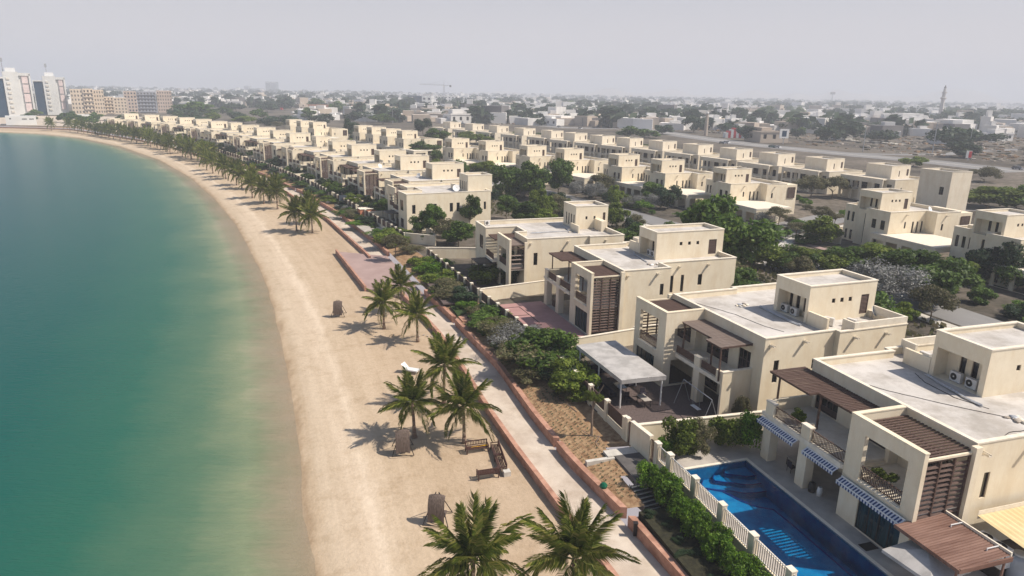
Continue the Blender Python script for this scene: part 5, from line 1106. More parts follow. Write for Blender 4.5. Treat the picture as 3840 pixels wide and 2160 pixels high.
def kinds(name, mat_, var, n, leaf, rx=1, rz=.8, blobs=14):
    KINDS[name] = [crown_mesh(sum(map(ord, name))*3+i, n, leaf, rx, rz, blobs, M[mat_]) for i in range(var)]
kinds('broad', 'leaf', 3, 7500, .062, 1, .85, 18); kinds('light', 'leafy', 3, 6500, .062, 1, .8, 16); kinds('dark', 'leafd', 2, 6500, .06, .95, .95, 16)
kinds('grey', 'leafg', 2, 9000, .028, 1, .75, 22); kinds('olive', 'leafo', 2, 5500, .045, 1, .6, 16); kinds('bush', 'leafh', 2, 3200, .06, 1, .75, 14); kinds('farb', 'leafd', 3, 1300, .11, 1, .75, 12); kinds('farl', 'leaf', 2, 1300, .11, 1, .75, 12)
TRK = [trunk_mesh(i, 1.0, .05, .45) for i in range(3)]
tn = [0]
def tree(x, y, h, w, kind, label, group=None, z=2.45, trunk=.3, name='tree', cat='tree'):
    i = tn[0]; tn[0] += 1; r = thing(name, label, cat, (x, y, z), (i*1.91) % 6.28, group); th = h*trunk; ch = h - th
    if trunk > .05:
        o = link('trunk', TRK[i % 3], r); k = max(th, .3)*1.15; o.scale = (max(k*.5, w*.33), max(k*.5, w*.33), k)
    o = link('crown', KINDS[kind][i % len(KINDS[kind])], r, (0, 0, th + ch*.48)); o.scale = (w/2*1.22, w/2*1.22, ch/2/.72)
    return r
def T(c_, x_, yb, yt, w_, kind, label, zb=2.45, group=None, **kw):
    X, Y_ = pt(c_, x_, yb, zb); fx, fy = px(c_, x_, yt); top = aty(fx, fy, Y_)[2]; dist = math.hypot(X, Y_)
    sc_ = CR[c_][2]; w = w_/sc_/2600*math.sqrt(dist**2+(CAM_H-zb)**2)
    return tree(X, Y_, max(.4, top-zb), w, kind, label, group, zb, **kw)
G1, G2 = 'street trees between the villa rows', 'garden trees near the terrace'
for a in [('a7',1870,1130,780,250,'broad','tree by the garden wall, left of a close pair',G2),('a7',2020,1140,700,260,'broad','pointed tree against the windowed cream wall',G2),('a7',2180,1180,860,320,'olive','wide dull green tree in front of the garage wall',G2),('a7',2450,1000,590,260,'broad','tall pointed tree at the corner of the windowed wall',G2),
 ('a8',640,880,590,260,'broad','rounded tree beside the blank cream wall',G2),('a7',1560,1300,1040,330,'olive','low spreading bush tree by the pink path',G2),('a8',60,1240,900,380,'broad','large tree over the stained garden wall',G2),('8',100,1180,800,300,'dark','dark tree growing against the white end wall',G2),('c',60,1200,620,0,'light','',None)][:-1]:
    T(*a[:7], group=a[7])
for a in [('a8',700,620,200,520,'broad','tallest dark green tree in the centre of the street trees'),('a8',930,640,190,430,'broad','big dark tree right of the tallest one'),('a8',1270,570,160,380,'broad','separate rounded dark tree near the white villa wall'),('a8',1060,850,520,330,'light','drooping pale green tree in front of the big dark ones'),
 ('a8',1480,620,400,230,'grey','left grey bush tree below the carport wall'),('a8',1720,640,420,330,'grey','middle grey bush tree below the shaded villa'),('a8',1950,720,470,190,'light','slim green tree between grey bushes'),('a8',2180,740,570,300,'grey','right grey bush tree by the low garden'),('a8',2450,760,560,260,'grey','grey bush tree at the end of the grey row'),
 ('a8',1960,980,680,280,'light','narrow bright tree behind the slit-windowed tower'),('w',-90,850,125,760,'broad','big round bright green tree beside the third villa tower'),('w',330,800,560,300,'light','leafy tree right of the big round one'),('w',560,830,590,340,'broad','broad tree in the hedge behind the second roof tower'),('w',820,840,580,340,'light','yellowish tree in the hedge behind the second roof tower'),('w',1080,830,590,330,'broad','tree in the hedge below the garden wall'),('w',1330,800,570,340,'light','yellow green tree before the long carport'),
 ('w',1560,860,570,380,'light','bright tree with pale pole before the long carport'),('w',1750,950,620,400,'broad','tree before the dark garage opening'),('w',1960,1150,700,480,'broad','large tree with visible trunk above the side street'),('w',1500,1180,690,640,'grey','wide silvery leafless tree behind the second villa'),('w',2180,1010,720,260,'light','tree left of the white gate post'),
 ('a6',2250,1440,900,520,'dark','dark tree mass at the right edge beside the shaded villa'),('a6',2500,1500,1120,400,'broad','dark green tree in the lower right of the street'),('a6',2480,1120,870,300,'light','tree at the right edge before the shaded villa'),
 ('a6',2150,560,310,620,'light','broad tree group beyond the plain tall villa'),('a6',2480,580,290,420,'broad','tree at the right edge beyond the street'),('a6',1560,520,340,200,'olive','palm-like tree beside the plain tall villa'),('a5',2110,1235,1040,280,'olive','umbrella shaped tree by the road past the plain tall villa'),('a5',1300,1060,930,220,'light','bushy tree behind the inner row roof')]:
    T(a[0],a[1],a[2],a[3],a[4]*(1.25 if a[0] == 'w' and a[4] < 500 else 1),a[5], a[6], group=G1, trunk=.14)
for a in [('w',440,425,190,230,'olive','date palm like tree by the pale street, left one'),('w',870,400,190,200,'olive','date palm like tree by the pale street, right one'),('w',610,540,350,260,'olive','small flat topped tree beside the curved path'),('w',1000,385,260,180,'olive','thin young tree next to the pale street')]: T(*a[:6], a[6], trunk=.5)
for a in [('a8',100,420,140,180,'broad','tree beside the distant beach row roofs'),('a8',330,400,140,330,'light','tree left of the tallest street tree'),('a3',600,740,520,230,'dark','dark conifer-like tree, left of two by the inner row'),('a3',950,720,560,220,'dark','dark conifer-like tree, right of two by the inner row'),('a3',760,850,650,300,'broad','green tree below the dark conifers'),('a3',250,900,760,260,'light','tree behind the distant paired villas'),('a3',430,940,760,220,'light','second tree behind the distant paired villas'),('a3',620,1000,810,330,'broad','third tree behind the distant paired villas'),('a3',790,960,820,200,'dark','dark tree left of the middle row'),
 ('a3',1150,850,690,300,'light','leafy tree in front of the inner row, left'),('a3',1330,850,700,280,'light','leafy tree in front of the inner row, second'),('a3',1780,850,680,330,'broad','leafy tree in front of the inner row, third'),('a3',1990,860,700,300,'broad','leafy tree in front of the inner row, fourth'),('a3',2250,870,760,220,'dark','dark tree before the inner row porches'),
 ('a4',200,1000,780,330,'broad','palm grove clump, left end'),('a4',480,960,750,190,'dark','palm grove clump, tall middle'),('a4',700,1040,850,250,'broad','palm grove clump, right of the middle'),('a4',980,1000,870,260,'dark','palm grove clump, right end'),('a4',1300,1050,930,180,'dark','dark tree before a porch'),('a4',1680,1100,970,130,'dark','clipped dark tree before the porches, left'),('a4',1820,1110,970,140,'dark','clipped dark tree before the porches, right'),('a4',1530,1150,1020,360,'olive','brownish scrub tree beyond the middle row'),('a4',2290,1290,1160,260,'grey','bare grey tree before the pale end wall'),
 ('a5',120,1420,1150,330,'olive','brown tree group left of the inner porches'),('a5',360,1420,1150,320,'olive','brown tree in front of the inner porches'),('a5',560,1400,1230,220,'olive','sparse brown tree near the low garden'),('a5',730,1330,1180,120,'light','small palm-like tree inside a porch'),
 ('a2',1980,950,700,200,'dark','tall dark tree right of the far white cluster'),('a2',640,850,790,140,'dark','dark round tree among the distant beach villas'),('a2',690,760,660,260,'light','green tree behind the distant beach villas'),('a2',950,810,690,200,'dark','dark tree behind the distant villas'),('a2',1090,820,720,150,'olive','brown tree right of the dark one'),('a2',310,740,620,180,'light','light tree behind the farthest villas'),('a2',1150,1210,1080,230,'broad','bushy tree before the long distant villa'),('a2',1600,1040,960,160,'light','light green tree beside the far cluster'),('a2',480,1000,850,160,'dark','dark shrub mass before the distant villas'),('a2',1760,960,880,260,'dark','dark trees below the far white cluster'),
 ('a4',2440,1290,1200,120,'light','small tree at the end of the middle row'),('a7',200,200,50,200,'light','green tree on the distant beach garden'),('a7',520,360,290,140,'broad','round shrub in a distant beach garden')]:
    T(*a[:6], a[6], group='trees among the distant villas')
# planting beds, hedge, shrubs
def shrub(c_, x_, y_, w_, h, kind, label, z=2.3, group='shrubs in the planting bed', name='shrub'):
    h *= 1.25; w_ *= 1.35; X, Y_ = pt(c_, x_, y_, z+h*.4); d = math.sqrt(X*X+Y_*Y_+700); w = w_/CR[c_][2]/2600*d; return tree(X, Y_, h, w, kind, label, group, z-.1, 0.02, name, 'shrub')
hd = thing('hedge', 'dense bright green hedge along the white picket fence', 'hedge', (0,0,0)); 
for i in range(16):
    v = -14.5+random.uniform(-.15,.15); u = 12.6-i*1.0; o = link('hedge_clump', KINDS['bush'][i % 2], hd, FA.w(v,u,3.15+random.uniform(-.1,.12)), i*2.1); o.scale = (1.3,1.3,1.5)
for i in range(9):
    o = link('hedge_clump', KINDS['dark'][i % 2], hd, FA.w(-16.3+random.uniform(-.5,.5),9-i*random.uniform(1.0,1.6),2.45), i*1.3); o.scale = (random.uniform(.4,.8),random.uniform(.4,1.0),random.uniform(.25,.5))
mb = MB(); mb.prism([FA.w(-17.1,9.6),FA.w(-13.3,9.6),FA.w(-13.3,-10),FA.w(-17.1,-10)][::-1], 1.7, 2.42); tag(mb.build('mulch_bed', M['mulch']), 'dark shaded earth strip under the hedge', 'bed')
for a in [('2',640,580,230,1.3,'bush','small rounded bush at the fence end of the pool wall'),('2',830,470,360,2.5,'light','feathery bush in front of the low wall by the pool'),('2',1090,470,280,2.6,'olive','dark leaved potted shrub in the middle of the low wall'),('2',1440,380,330,2.6,'light','leafy bush against the low wall near the villa corner'),('2',1660,400,330,2.7,'bush','thick bush beside the first terrace pier'),('2',1580,130,160,2.2,'olive','thin climbing plant on the cream side wall')]:
    shrub(*a[:7], z=2.6, group='bushes at the head of the pool')
for i, (x_, y_) in enumerate([(720,640),(1010,625),(1110,615),(960,630)]):
    b = MB(); b.lathe([(0,0),(.16,0),(.2,.32),(.17,.32)], n=10); tag(b.build('plant_pot', M['pot'] if i != 0 else M['white'], None, True, (*pt('2',x_,y_,2.6),2.6)), ['white pot at the left foot of the bushes','dark pot under the middle shrub','dark pot under the right side of the middle shrub','dark pot between the bushes'][i], 'pot', 'plant pots at the head of the pool')
for a in [('4',1150,350,200,1.2,'light','green potted plant behind the balcony railing of the nearest villa'),('3',260,960,150,1.0,'light','green plant in the corner of the far balcony')]:
    X, Y_ = pt(a[0],a[1],a[2],2.6+4.4 if a[0]=='4' else 7.0); tree(X, Y_, 1.1, 1.4 if a[0]=='4' else 1.2, a[5], a[6], None, 6.0 if a[0]=='4' else 6.3, .15, 'potted_plant', 'plant')
bd = [('D',1230,800,90,1.6,'broad'),('D',1265,830,90,1.8,'olive'),('D',1300,850,110,2.2,'grey'),('D',1330,900,140,2.4,'olive'),('D',1370,890,130,3.0,'broad'),('D',1400,880,110,3.0,'broad'),('D',1415,935,100,1.8,'dark'),('D',1440,950,90,2.6,'light'),('D',1465,975,70,2.2,'light'),('D',1290,880,70,1.5,'olive'),('D',1350,940,80,1.4,'olive'),('D',1200,770,60,1.2,'bush'),
 ('D',1085,675,60,1.6,'bush'),('D',1110,700,70,1.8,'light'),('D',1140,720,80,1.7,'olive'),('D',1165,745,60,1.6,'dark'),('D',1060,660,50,1.5,'light'),('D',1125,740,60,1.2,'olive'),('D',1100,660,60,1.5,'bush'),('D',1215,690,80,2.6,'light'),
 ('D',1295,680,70,3.6,'broad'),('D',985,600,80,1.8,'light'),('D',960,585,60,1.4,'bush'),('D',935,555,60,1.3,'dark'),('D',905,535,60,1.2,'olive'),('D',880,515,60,1.2,'dark'),('D',850,500,60,1.2,'light'),('D',905,560,50,.8,'bush'),('D',870,535,50,.8,'bush'),('D',830,485,60,1.3,'broad'),('D',805,475,55,1.3,'dark'),('D',780,462,55,1.3,'broad'),('D',755,450,55,1.3,'dark'),('D',730,440,50,1.5,'broad'),('D',700,428,50,1.5,'dark'),('D',675,418,50,1.6,'broad'),('D',650,410,45,1.6,'dark'),('D',1005,590,60,1.9,'light'),('D',1030,625,50,1.2,'olive')]
where = ['beside the little lawn','below the panel fence','of silvery leaves by the pink court','under the pink court wall','beside the canvas canopy','left of the canvas canopy','in the shade of the canopy','yellow green by the canopy post','sprawling over the fence by the canopy']
def loc_(a):
    X, Y_ = pt(a[0],a[1],a[2],2.6); f = (X-xr(Y_))/(xf(Y_)-xr(Y_)); return ('at the fence side, ' if f > .7 else ('in mid bed, ' if f > .35 else 'at the planter wall side, ')) + ('opposite the slit-windowed villa' if 85 < Y_ < 122 else ('beyond the pink terrace' if Y_ < 150 else ('along the first distant fence' if Y_ < 185 else ('along the next distant fences' if Y_ < 240 else 'far along the distant bed'))))
for i, a in enumerate(bd):
    lb = '%s shrub %s' % ({'broad':'leafy','olive':'dry brownish','grey':'silver grey','dark':'dark','light':'light green','bush':'rounded bright'}[a[5]], where[i] if i < len(where) else loc_(a))
    shrub(*a[:6], lb)
rnd = random.Random(31); k = 0
while k < 130:
    y = rnd.choice((rnd.uniform(57,113), rnd.uniform(57,113), rnd.uniform(122,200), rnd.uniform(122,330))); f = rnd.uniform(.15,.95)
    if y < 68 and f < .75: continue
    x = lerp(xr(y)+.7, xf(y)-.3, f); kd = rnd.choice(('olive','broad','dark','light','bush','olive','grey')); h = rnd.uniform(.7,1.5)*(1.3 if f > .6 else .9)
    tree(x, y, h, h*rnd.uniform(1.2,2.0), kd, '%s %s bed shrub %s' % ('tiny' if h < .9 else ('low' if h < 1.3 else 'full'), {'broad':'leafy','olive':'dry brownish','grey':'silver grey','dark':'dark green','light':'light green','bush':'rounded bright'}[kd], 'near the canopy' if y < 69 else ('below the pink court' if y < 90 else ('by the pink terrace' if y < 115 else ('along the long villa' if y < 160 else 'in the distant bed')))), 'shrubs in the planting bed', 2.1, .02, 'shrub', 'shrub'); k += 1
# seedlings in the soil bed
mb = MB(); rnd = random.Random(5); u = 12.8
for row in range(5):
    for k in range(46):
        y = 44.0 + k*.42; x = xr(y)+.95+row*.62+rnd.uniform(-.08,.08)
        if x > xf(y)-.9: continue
        z = 1.97+(x-xr(y))/(xf(y)-xr(y))*.45
        for q in range(7):
            a = rnd.random()*6.28; r = rnd.uniform(.06,.17); mb.add([(x,y,z),(x+math.cos(a)*r,y+math.sin(a)*r,z+.1),(x+math.cos(a+.5)*r,y+math.sin(a+.5)*r,z+.12)], [(0,1,2)])
stuff(tag(mb.build('seedlings', M['leafd']), 'rows of tiny dark seedlings in the soil bed', 'seedlings'))
t = tree(*pt('e',1300,860,2.35), 4.2, 1.4, 'light', 'thin young tree with bare stem in the soil bed', None, 2.3, .72)
rnd = random.Random(77); k = 0; tp_ = []
STR = [(52,72),(66,66),(92,58),(118,48),(145,37),(172,24),(200,8),(228,-12),(262,-34),(300,-62),(338,-92),(368,-120),(400,-160)]
VB = [(o_.location.x, o_.location.y, o_.rotation_euler.z, o_.scale.y, o_['group']) for o_ in bpy.data.objects if o_.name.startswith('villa')]
def in_villa(x, y, pad=1.5):
    for vx, vy, vr, sy, g_ in VB:
        dx, dy = x-vx, y-vy; lx = math.cos(vr)*dx+math.sin(vr)*dy; ly = (-math.sin(vr)*dx+math.cos(vr)*dy)*sy
        b_ = {'beachfront villas':(-5,17.5,-1,15.5),'street-side villas':(-3,17,-15,9.5),'inner row villas':(-7,9,-6,11)}[g_]
        if b_[0]-pad < lx < b_[1]+pad and b_[2]-pad < ly < b_[3]+pad: return True
    return False
while k < 185:
    y = 45+rnd.random()*350; x = xf(y) + (rnd.uniform(25,58) if k < 140 else rnd.uniform(82,104))
    if abs(x-interp(STR, y)) < 5 or in_villa(x, y) or any((x-a)**2+(y-b)**2 < 14 for a, b in tp_): continue
    if 125 < y < 175 and 44 < x < 110 and abs(y-(131+(x-44)*.64)) < 8: continue
    tp_.append((x, y)); kd = rnd.choice(('broad','broad','light','dark','olive','grey')); h = rnd.uniform(2.2,6.2); nm_ = 'tree' if h > 4.2 else 'bush'
    tree(x, y, h, h*rnd.uniform(1.1,1.5), kd, '%s %s %s %s' % ('tall' if h > 5.2 else ('middling' if h > 4.2 else ('low' if h < 3.2 else 'round')), {'broad':'leafy green','olive':'dull brownish','grey':'bare grey','dark':'dark green','light':'light green'}[kd], nm_, ('between the beach row and the street, ' if x < interp(STR, y) else ('across the street from the beach row, ' if k < 140 else 'between the middle and inner rows, ')) + ('close to the camera' if y < 110 else ('midway' if y < 220 else 'far off'))), 'trees of the villa quarter' if nm_ == 'tree' else 'bushes of the villa quarter', 2.4, .2 if nm_ == 'tree' else .03, nm_, nm_); k += 1
k = 0
while k < 80:
    y = rnd.uniform(75,200); x = rnd.uniform(42,112) - (y-110)*.35
    if abs(x-interp(STR, y)) < 4.6 or in_villa(x, y, .8) or any((x-a)**2+(y-b)**2 < 7 for a, b in tp_): continue
    tp_.append((x, y)); kd = rnd.choice(('broad','light','dark','olive','bush','bush')); h = rnd.uniform(1.2,3.0)
    tree(x, y, h, h*rnd.uniform(1.4,2.4), kd, '%s %s low bush %s' % ('small' if h < 1.8 else ('wide' if h > 2.4 else 'plain'), {'broad':'leafy','olive':'dull brownish','dark':'dark','light':'light green','bush':'bright green'}[kd], 'by the near street villas' if y < 120 else ('by the pale side street' if y < 165 else 'past the side street')), 'bushes of the villa quarter', 2.4, .02, 'bush', 'bush'); k += 1
k = 0
while k < 55:
    y = rnd.uniform(124,395); x = xf(y) + rnd.uniform(1.5,12)
    if in_villa(x, y, .6) or any((x-a)**2+(y-b)**2 < 9 for a, b in tp_): continue
    tp_.append((x, y)); kd = rnd.choice(('broad','light','dark','broad')); h = rnd.uniform(2.0,4.4); q = min(range(len(TW)), key=lambda j: (TW[j][0]-x)**2+(TW[j][1]-y)**2)
    tree(x, y, h, h*rnd.uniform(.9,1.3), kd, '%s %s garden tree by the %s villa of the beach row' % ('tall' if h > 3.3 else 'short', {'broad':'leafy','dark':'dark','light':'light green'}[kd], ORD[q]), 'garden trees of the beach row', 2.45, .25, 'garden_tree', 'tree'); k += 1
# ground vegetation between the villa rows
gv = MB(); rnd = random.Random(9)
for i in range(15000):
    t_ = rnd.random(); y = 45+rnd.random()*340; x = xf(y) + 22 + rnd.random()*38
    if mnoise.noise(Vector((x*.07, y*.07, 2))) < -.08 or abs(x-interp(STR, y)) < 6 or in_villa(x, y, .3): continue
    s = rnd.uniform(.15,.5); a = rnd.random()*3.14; z = 2.5
    gv.add([(x-math.cos(a)*s,y-math.sin(a)*s,z),(x+math.cos(a)*s,y+math.sin(a)*s,z),(x+math.cos(a)*s*.7,y+math.sin(a)*s*.7+.1,z+s*1.3),(x-math.cos(a)*s*.7,y-math.sin(a)*s*.7,z+s*1.1)], [(0,1,2,3)])
stuff(tag(gv.build('ground_cover', M['leafo']), 'low scrub and ground cover between the villa rows', 'ground cover'))
# ---------------------------------------------------------------- streets
def road(name, pts, w, z, m):
    mb = MB(); P = [Vector((p[0], p[1], 0)) for p in pts]; L = []
    for i, p in enumerate(P):
        d = (P[min(i+1, len(P)-1)] - P[max(i-1, 0)]).normalized(); n = Vector((-d.y, d.x, 0)); L.append((p+n*w/2, p-n*w/2))
    for (a, b), (c, d) in zip(L[:-1], L[1:]): mb.quad((b.x,b.y,z),(d.x,d.y,z),(c.x,c.y,z),(a.x,a.y,z))
    return struct(mb.build(name, m))
ST = [(72,52),(66,66),(58,92),(48,118),(37,145),(24,172),(8,200),(-12,228),(-34,262),(-62,300),(-92,338),(-120,368),(-160,400)]
road('street', ST, 7, 2.53, M['asphalt']); road('pavement', [(x-5.2, y-1.5) for x, y in ST], 2.4, 2.56, M['kerb'])
road('side_street', [(44,131),(57,147),(75,163),(100,178),(130,186)], 9, 2.534, M['asphalt']); road('side_pavement', [(50,129),(60,141),(78,156),(100,168)], 2.5, 2.565, M['kerb'])
road('garden_path', [pt('w',620,560,2.5), pt('w',640,510,2.5), pt('w',700,560,2.5), pt('w',830,600,2.5), pt('w',1000,650,2.5)], 1.6, 2.57, M['plaza'])
HW = [pt('a3',1500,560,2.5), pt('a3',1900,600,2.5), pt('a3',2300,640,2.5), pt('a4',700,660,2.5), pt('a4',1300,755,2.5), pt('a4',1900,835,2.5), pt('a5',100,870,2.5), pt('a5',700,930,2.5), pt('a5',1500,1000,2.5), pt('a5',2576,1120,2.5)]
road('highway', HW, 22, 2.53, M['asphalt']); road('highway_median', HW, 1.2, 2.56, M['kerb'])
road('slip_road', [pt('a5',600,905,2.5), pt('a5',1100,920,2.5), pt('a5',1700,915,2.5), pt('a5',2000,880,2.5), pt('a5',2576,860,2.5)], 9, 2.536, M['asphalt'])
road('far_road', [pt('a5',420,745,2.5), pt('a5',900,770,2.5), pt('a5',1150,800,2.5)], 10, 2.54, M['kerb'])
gwall('curved cream garden wall beside the pale street', [pt('w',770,415,4.3), pt('w',890,445,4.3), pt('w',1070,480,4.3)])
gwall('sunlit cream garden wall behind the curved path', [pt('w',900,415,4.3), pt('w',1130,395,4.3)])
gwall('low cream wall in front of the plain tall villa', [pt('a6',1310,440,4.2), pt('a6',1480,420,4.2)])
t = thing('gate_post', 'cream gate post by the side street at the right', 'post', (*pt('a6',1960,1400,2.5),2.5), .3); b = MB(); b.box(-.35,.35,-.35,.35,0,2.3); b.build('shaft', M['stucco'], t); b = MB(); b.box(-.42,.42,-.42,.42,2.3,2.42); b.build('cap', M['coping'], t)
# cars
def car_proto(m):
    t = thing('parked_car', 'x', 'car'); b = MB()
    b.add([(-2.1,-.85,.3),(2.1,-.85,.3),(2.1,.85,.3),(-2.1,.85,.3),(-2.1,-.85,.85),(2.05,-.85,.8),(2.05,.85,.8),(-2.1,.85,.85)], [(0,3,2,1),(4,5,6,7),(0,1,5,4),(1,2,6,5),(2,3,7,6),(3,0,4,7)]); b.add([(-1.5,-.78,1.38),(.5,-.78,1.4),(.5,.78,1.4),(-1.5,.78,1.38)], [(0,1,2,3)]); b.build('body', M[m], t)
    g = MB(); g.add([(-1.9,-.83,.86),(1.2,-.83,.83),(.5,-.78,1.39),(-1.5,-.78,1.37),(-1.9,.83,.86),(1.2,.83,.83),(.5,.78,1.39),(-1.5,.78,1.37)], [(0,1,2,3),(7,6,5,4),(1,5,6,2),(0,3,7,4)]); g.build('windows', M['glass'], t)
    for sx in (-1.35,1.35):
        for sy in (-.86,.7): b = MB(); b.tube((sx,sy,.32),(sx,sy+.16,.32),.32,n=12); b.build('wheel', M['tyre'], t)
    return t
def car(m, c_, x_, y_, rz, label): t = car_proto(m); t.location = (*pt(c_,x_,y_,2.56),2.56); t.rotation_euler = (0,0,rz); t['label'] = label; t['group'] = 'cars on the roads'
for a in [('cargreen','a4',2240,880,-1.0,'teal green car on the highway near its right half'),('carwhite','a4',2300,885,-1.0,'white car just behind the teal car'),('carwhite','a4',1690,830,-1.1,'white car near the red and white building'),('cargrey','a4',1640,835,-1.1,'grey car near the red and white building'),('carwhite','a3',2080,600,-1.1,'white car on the far stretch of highway, left'),('cargrey','a3',2240,635,-1.1,'dark car on the far stretch of highway, middle'),('carwhite','a3',2500,655,-1.1,'white car on the far stretch of highway, right'),('cargrey','a5',2500,1090,-1.2,'grey vehicle at the right end of the highway'),('cargrey','a8',1500,560,.8,'car parked behind the white garden fence'),('carwhite','a5',2210,780,0,'white car by the shops at the right')]: car(*a)
def lamp(c_, x_, yb, yt, label):
    X, Y_ = pt(c_,x_,yb,2.5); fx, fy = px(c_,x_,yt); h = aty(fx,fy,Y_)[2]-2.5; t = thing('street_lamp', label, 'street lamp', (X,Y_,2.5), 0, 'street lamps by the highway'); s = h/9
    b = MB(); b.tube((0,0,0),(0,0,h),.16*max(1,s),.1*max(1,s),6); b.build('pole', M['metal'], t)
    for sg in (-1,1): b = MB(); b.tube((0,0,h-.1),(sg*1.6*max(1,s*.7),0,h+.2),.08); b.box(sg*1.6-.4,sg*1.6+.4,-.15,.15,h+.15,h+.3); b.build('lamp_arm', M['metal'], t)
for a in [('a5',1520,910,540,'tall thin lamp pole left of the dark road tree'),('a5',720,890,600,'lamp pole near the palm on the waste ground'),('a5',1935,880,600,'lamp pole above the red sign'),('a4',475,600,440,'white lamp pole in the trees beyond the inner row'),('a3',235,590,420,'lamp pole left of the inner row'),('a3',1410,620,490,'short lamp pole on the waste ground')]: lamp(*a)
t = thing('roadside_sign', 'tall red and white sign beside the dark road tree', 'sign', (*pt('a5',1930,985,2.5),2.5)); b = MB(); hs_ = aty(*px('a5',1930,875),t.location.y)[2]-2.5; b.box(-1.3,1.3,-.2,.2,1,hs_); b.build('panel', M['white'], t); b = MB(); b.box(-.2,1.25,-.24,-.205,1.2,hs_-.2); b.build('red_stripe', M['red'], t); b = MB(); b.box(-.3,.3,-.15,.15,0,1); b.build('foot', M['metal'], t)
t = thing('billboard', 'small framed billboard at the end of the highway', 'sign', (*pt('a4',2370,840,2.5),2.5), .2); b = MB(); b.box(-3,3,-.2,.2,3.5,9); b.build('panel', M['carwhite'], t); b = MB(); b.box(-1.5,1.5,-.24,-.21,4.5,8); b.build('poster', M['navy'], t); b = MB(); b.tube((0,0,0),(0,0,3.5),.25); b.build('post', M['metal'], t)
# ---------------------------------------------------------------- landmarks
def bigbuild(label, c_, x0, x1, ybase, ytop, depth, m, cat='building', name='building', zb=2.5, Y0=None):
    X0, Y_ = pt(c_, (x0+x1)/2, ybase, zb) if Y0 is None else (0, Y0)
    a = aty(*px(c_,x0,ytop),Y_); b = aty(*px(c_,x1,ytop),Y_); th_ = math.atan2(-a[0], Y_) if c_ == 'a1' else 0; t = thing(name, label, cat, (a[0],Y_,zb), th_); w = (b[0]-a[0])*math.cos(th_)*(1.0 if c_ != 'a1' else 1.0); h = (a[2]+b[2])/2-zb
    return t, w, h
def facade(t, w, h, depth, m, nx, nz, wm='glass', fw=.45, fh=.5, z0=.06, bal=False, name='wall', roofm='city'):
    cw, chh = w/nx, h*(1-z0)/nz; hs = [(cw*(i+.5-fw/2), cw*(i+.5+fw/2), h*z0+chh*(j+.5-fh/2)-chh*.1, h*z0+chh*(j+.5+fh/2)-chh*.1) for i in range(nx) for j in range(nz)]
    mb = MB(); mb.wall((0,0),(w,0),0,h,hs,.5); mb.wall((w,0),(w,depth),0,h,[(depth*(i+.25)/3, depth*(i+.6)/3, h*z0+chh*(j+.2), h*z0+chh*(j+.65)) for i in range(3) for j in range(nz)],.5); mb.wall((w,depth),(0,depth),0,h); mb.wall((0,depth),(0,0),0,h); mb.quad((0,0,h),(w,0,h),(w,depth,h),(0,depth,h)); mb.build(name, M[m], t)
    key = ('bw', round(cw*fw,2), round(chh*fh,2), wm)
    if key not in CACHE: g = MB(); g.quad((0,.45,0),(cw*fw,.45,0),(cw*fw,.45,chh*fh),(0,.45,chh*fh)); CACHE[key] = g.mesh('window', M[wm])
    for hh in hs: link('window', CACHE[key], t, (hh[0],0,hh[2]))
    g = MB()
    for i in range(3): g.add([(w-.45,depth*(i+.25)/3,h*z0),(w-.45,depth*(i+.6)/3,h*z0),(w-.45,depth*(i+.6)/3,h*.95),(w-.45,depth*(i+.25)/3,h*.95)], [(0,1,2,3)])
    g.build('side_glazing', M[wm], t)
    if bal:
        for j in range(nz): b = MB(); b.box(w*.04,w*.96,-.9,-.01,h*z0+chh*j-.1,h*z0+chh*j+.35); b.build('balcony', M[m], t)
def whitetower(label, x0, xg0, xg1, xr0, x1, ybase, yt, yg, Y0, mast):
    a = aty(*px('a1',x0,yt),Y0); th_ = math.atan2(-a[0], Y0); sx = lambda x, y=400: (aty(*px('a1',x,y),Y0)[0]-a[0])*math.cos(th_); sz = lambda y, x=(x0+x1)/2: aty(*px('a1',x,y),Y0)[2]
    z1 = sz(yt); t = thing('tower_block', label, 'tower', (a[0],Y0,2.5), th_, 'white tower blocks beyond the bay'); D_ = 22; ox = lambda x: sx(x)
    b = MB(); b.box(ox(xg1), ox(xr0), 0, D_, 0, z1-2.5); b.box(ox(x0), ox(xg0), 0, D_, 0, z1-2.5-4); b.box(ox(xg0)+.01, ox(xg1)-.01, 1.2, D_, 0, z1-2.5-4.5); b.box(ox(xg0)+.01, ox(xg1)-.01, 0, 1.19, sz(yg)-2.5, z1-2.5-4.01); b.box(ox(xr0)+.01, ox(x1), 1.6, D_, 0, z1-4); b.box(ox(x1)-1.2, ox(x1), 0, 1.59, 0, z1-4); b.box(ox(xr0)+.01, ox(x1), 0, 1.59, z1-5.5, z1-3.4); b.build('body', M['tower'], t)
    b = MB(); b.box(ox(xg0)+.02, ox(xg1)-.02, .9, 1.18, 0, sz(yg)-2.51); b.build('glass_front', M['navy'], t)
    n = 4; H_ = z1-9
    for k in range(n): b = MB(); b.box(ox(xr0)+2, ox(x1)-2.0, .5, 1.58, 5+H_*k/n, 5+H_*k/n+H_/n*.86); b.build('balcony', M['pinkish'], t)
    for k in range(8): b = MB(); b.box(ox(xg1)+2.0, ox(xg1)+4.2, -.6, -.01, 4+H_*k/8, 4+H_*k/8+1.5); b.build('small_balcony', M['dome'], t)
    b = MB(); b.box(ox(xg1)+2, ox(xg1)+9, 3, 9, z1-2.5, z1+.5); b.build('roof_plant', M['white'], t)
    b = MB(); b.tube((ox(mast),5,z1-2.5),(ox(mast),5,z1+6),.35,.2,5); b.box(ox(mast)-1,ox(mast)+.8,4.5,5.5,z1+5,z1+8); b.build('mast', M['metal'], t)
whitetower('left white tower block with dark blue glass front at the picture edge', -120, -80, 70, 262, 412, 760, 122, 210, 575, 85)
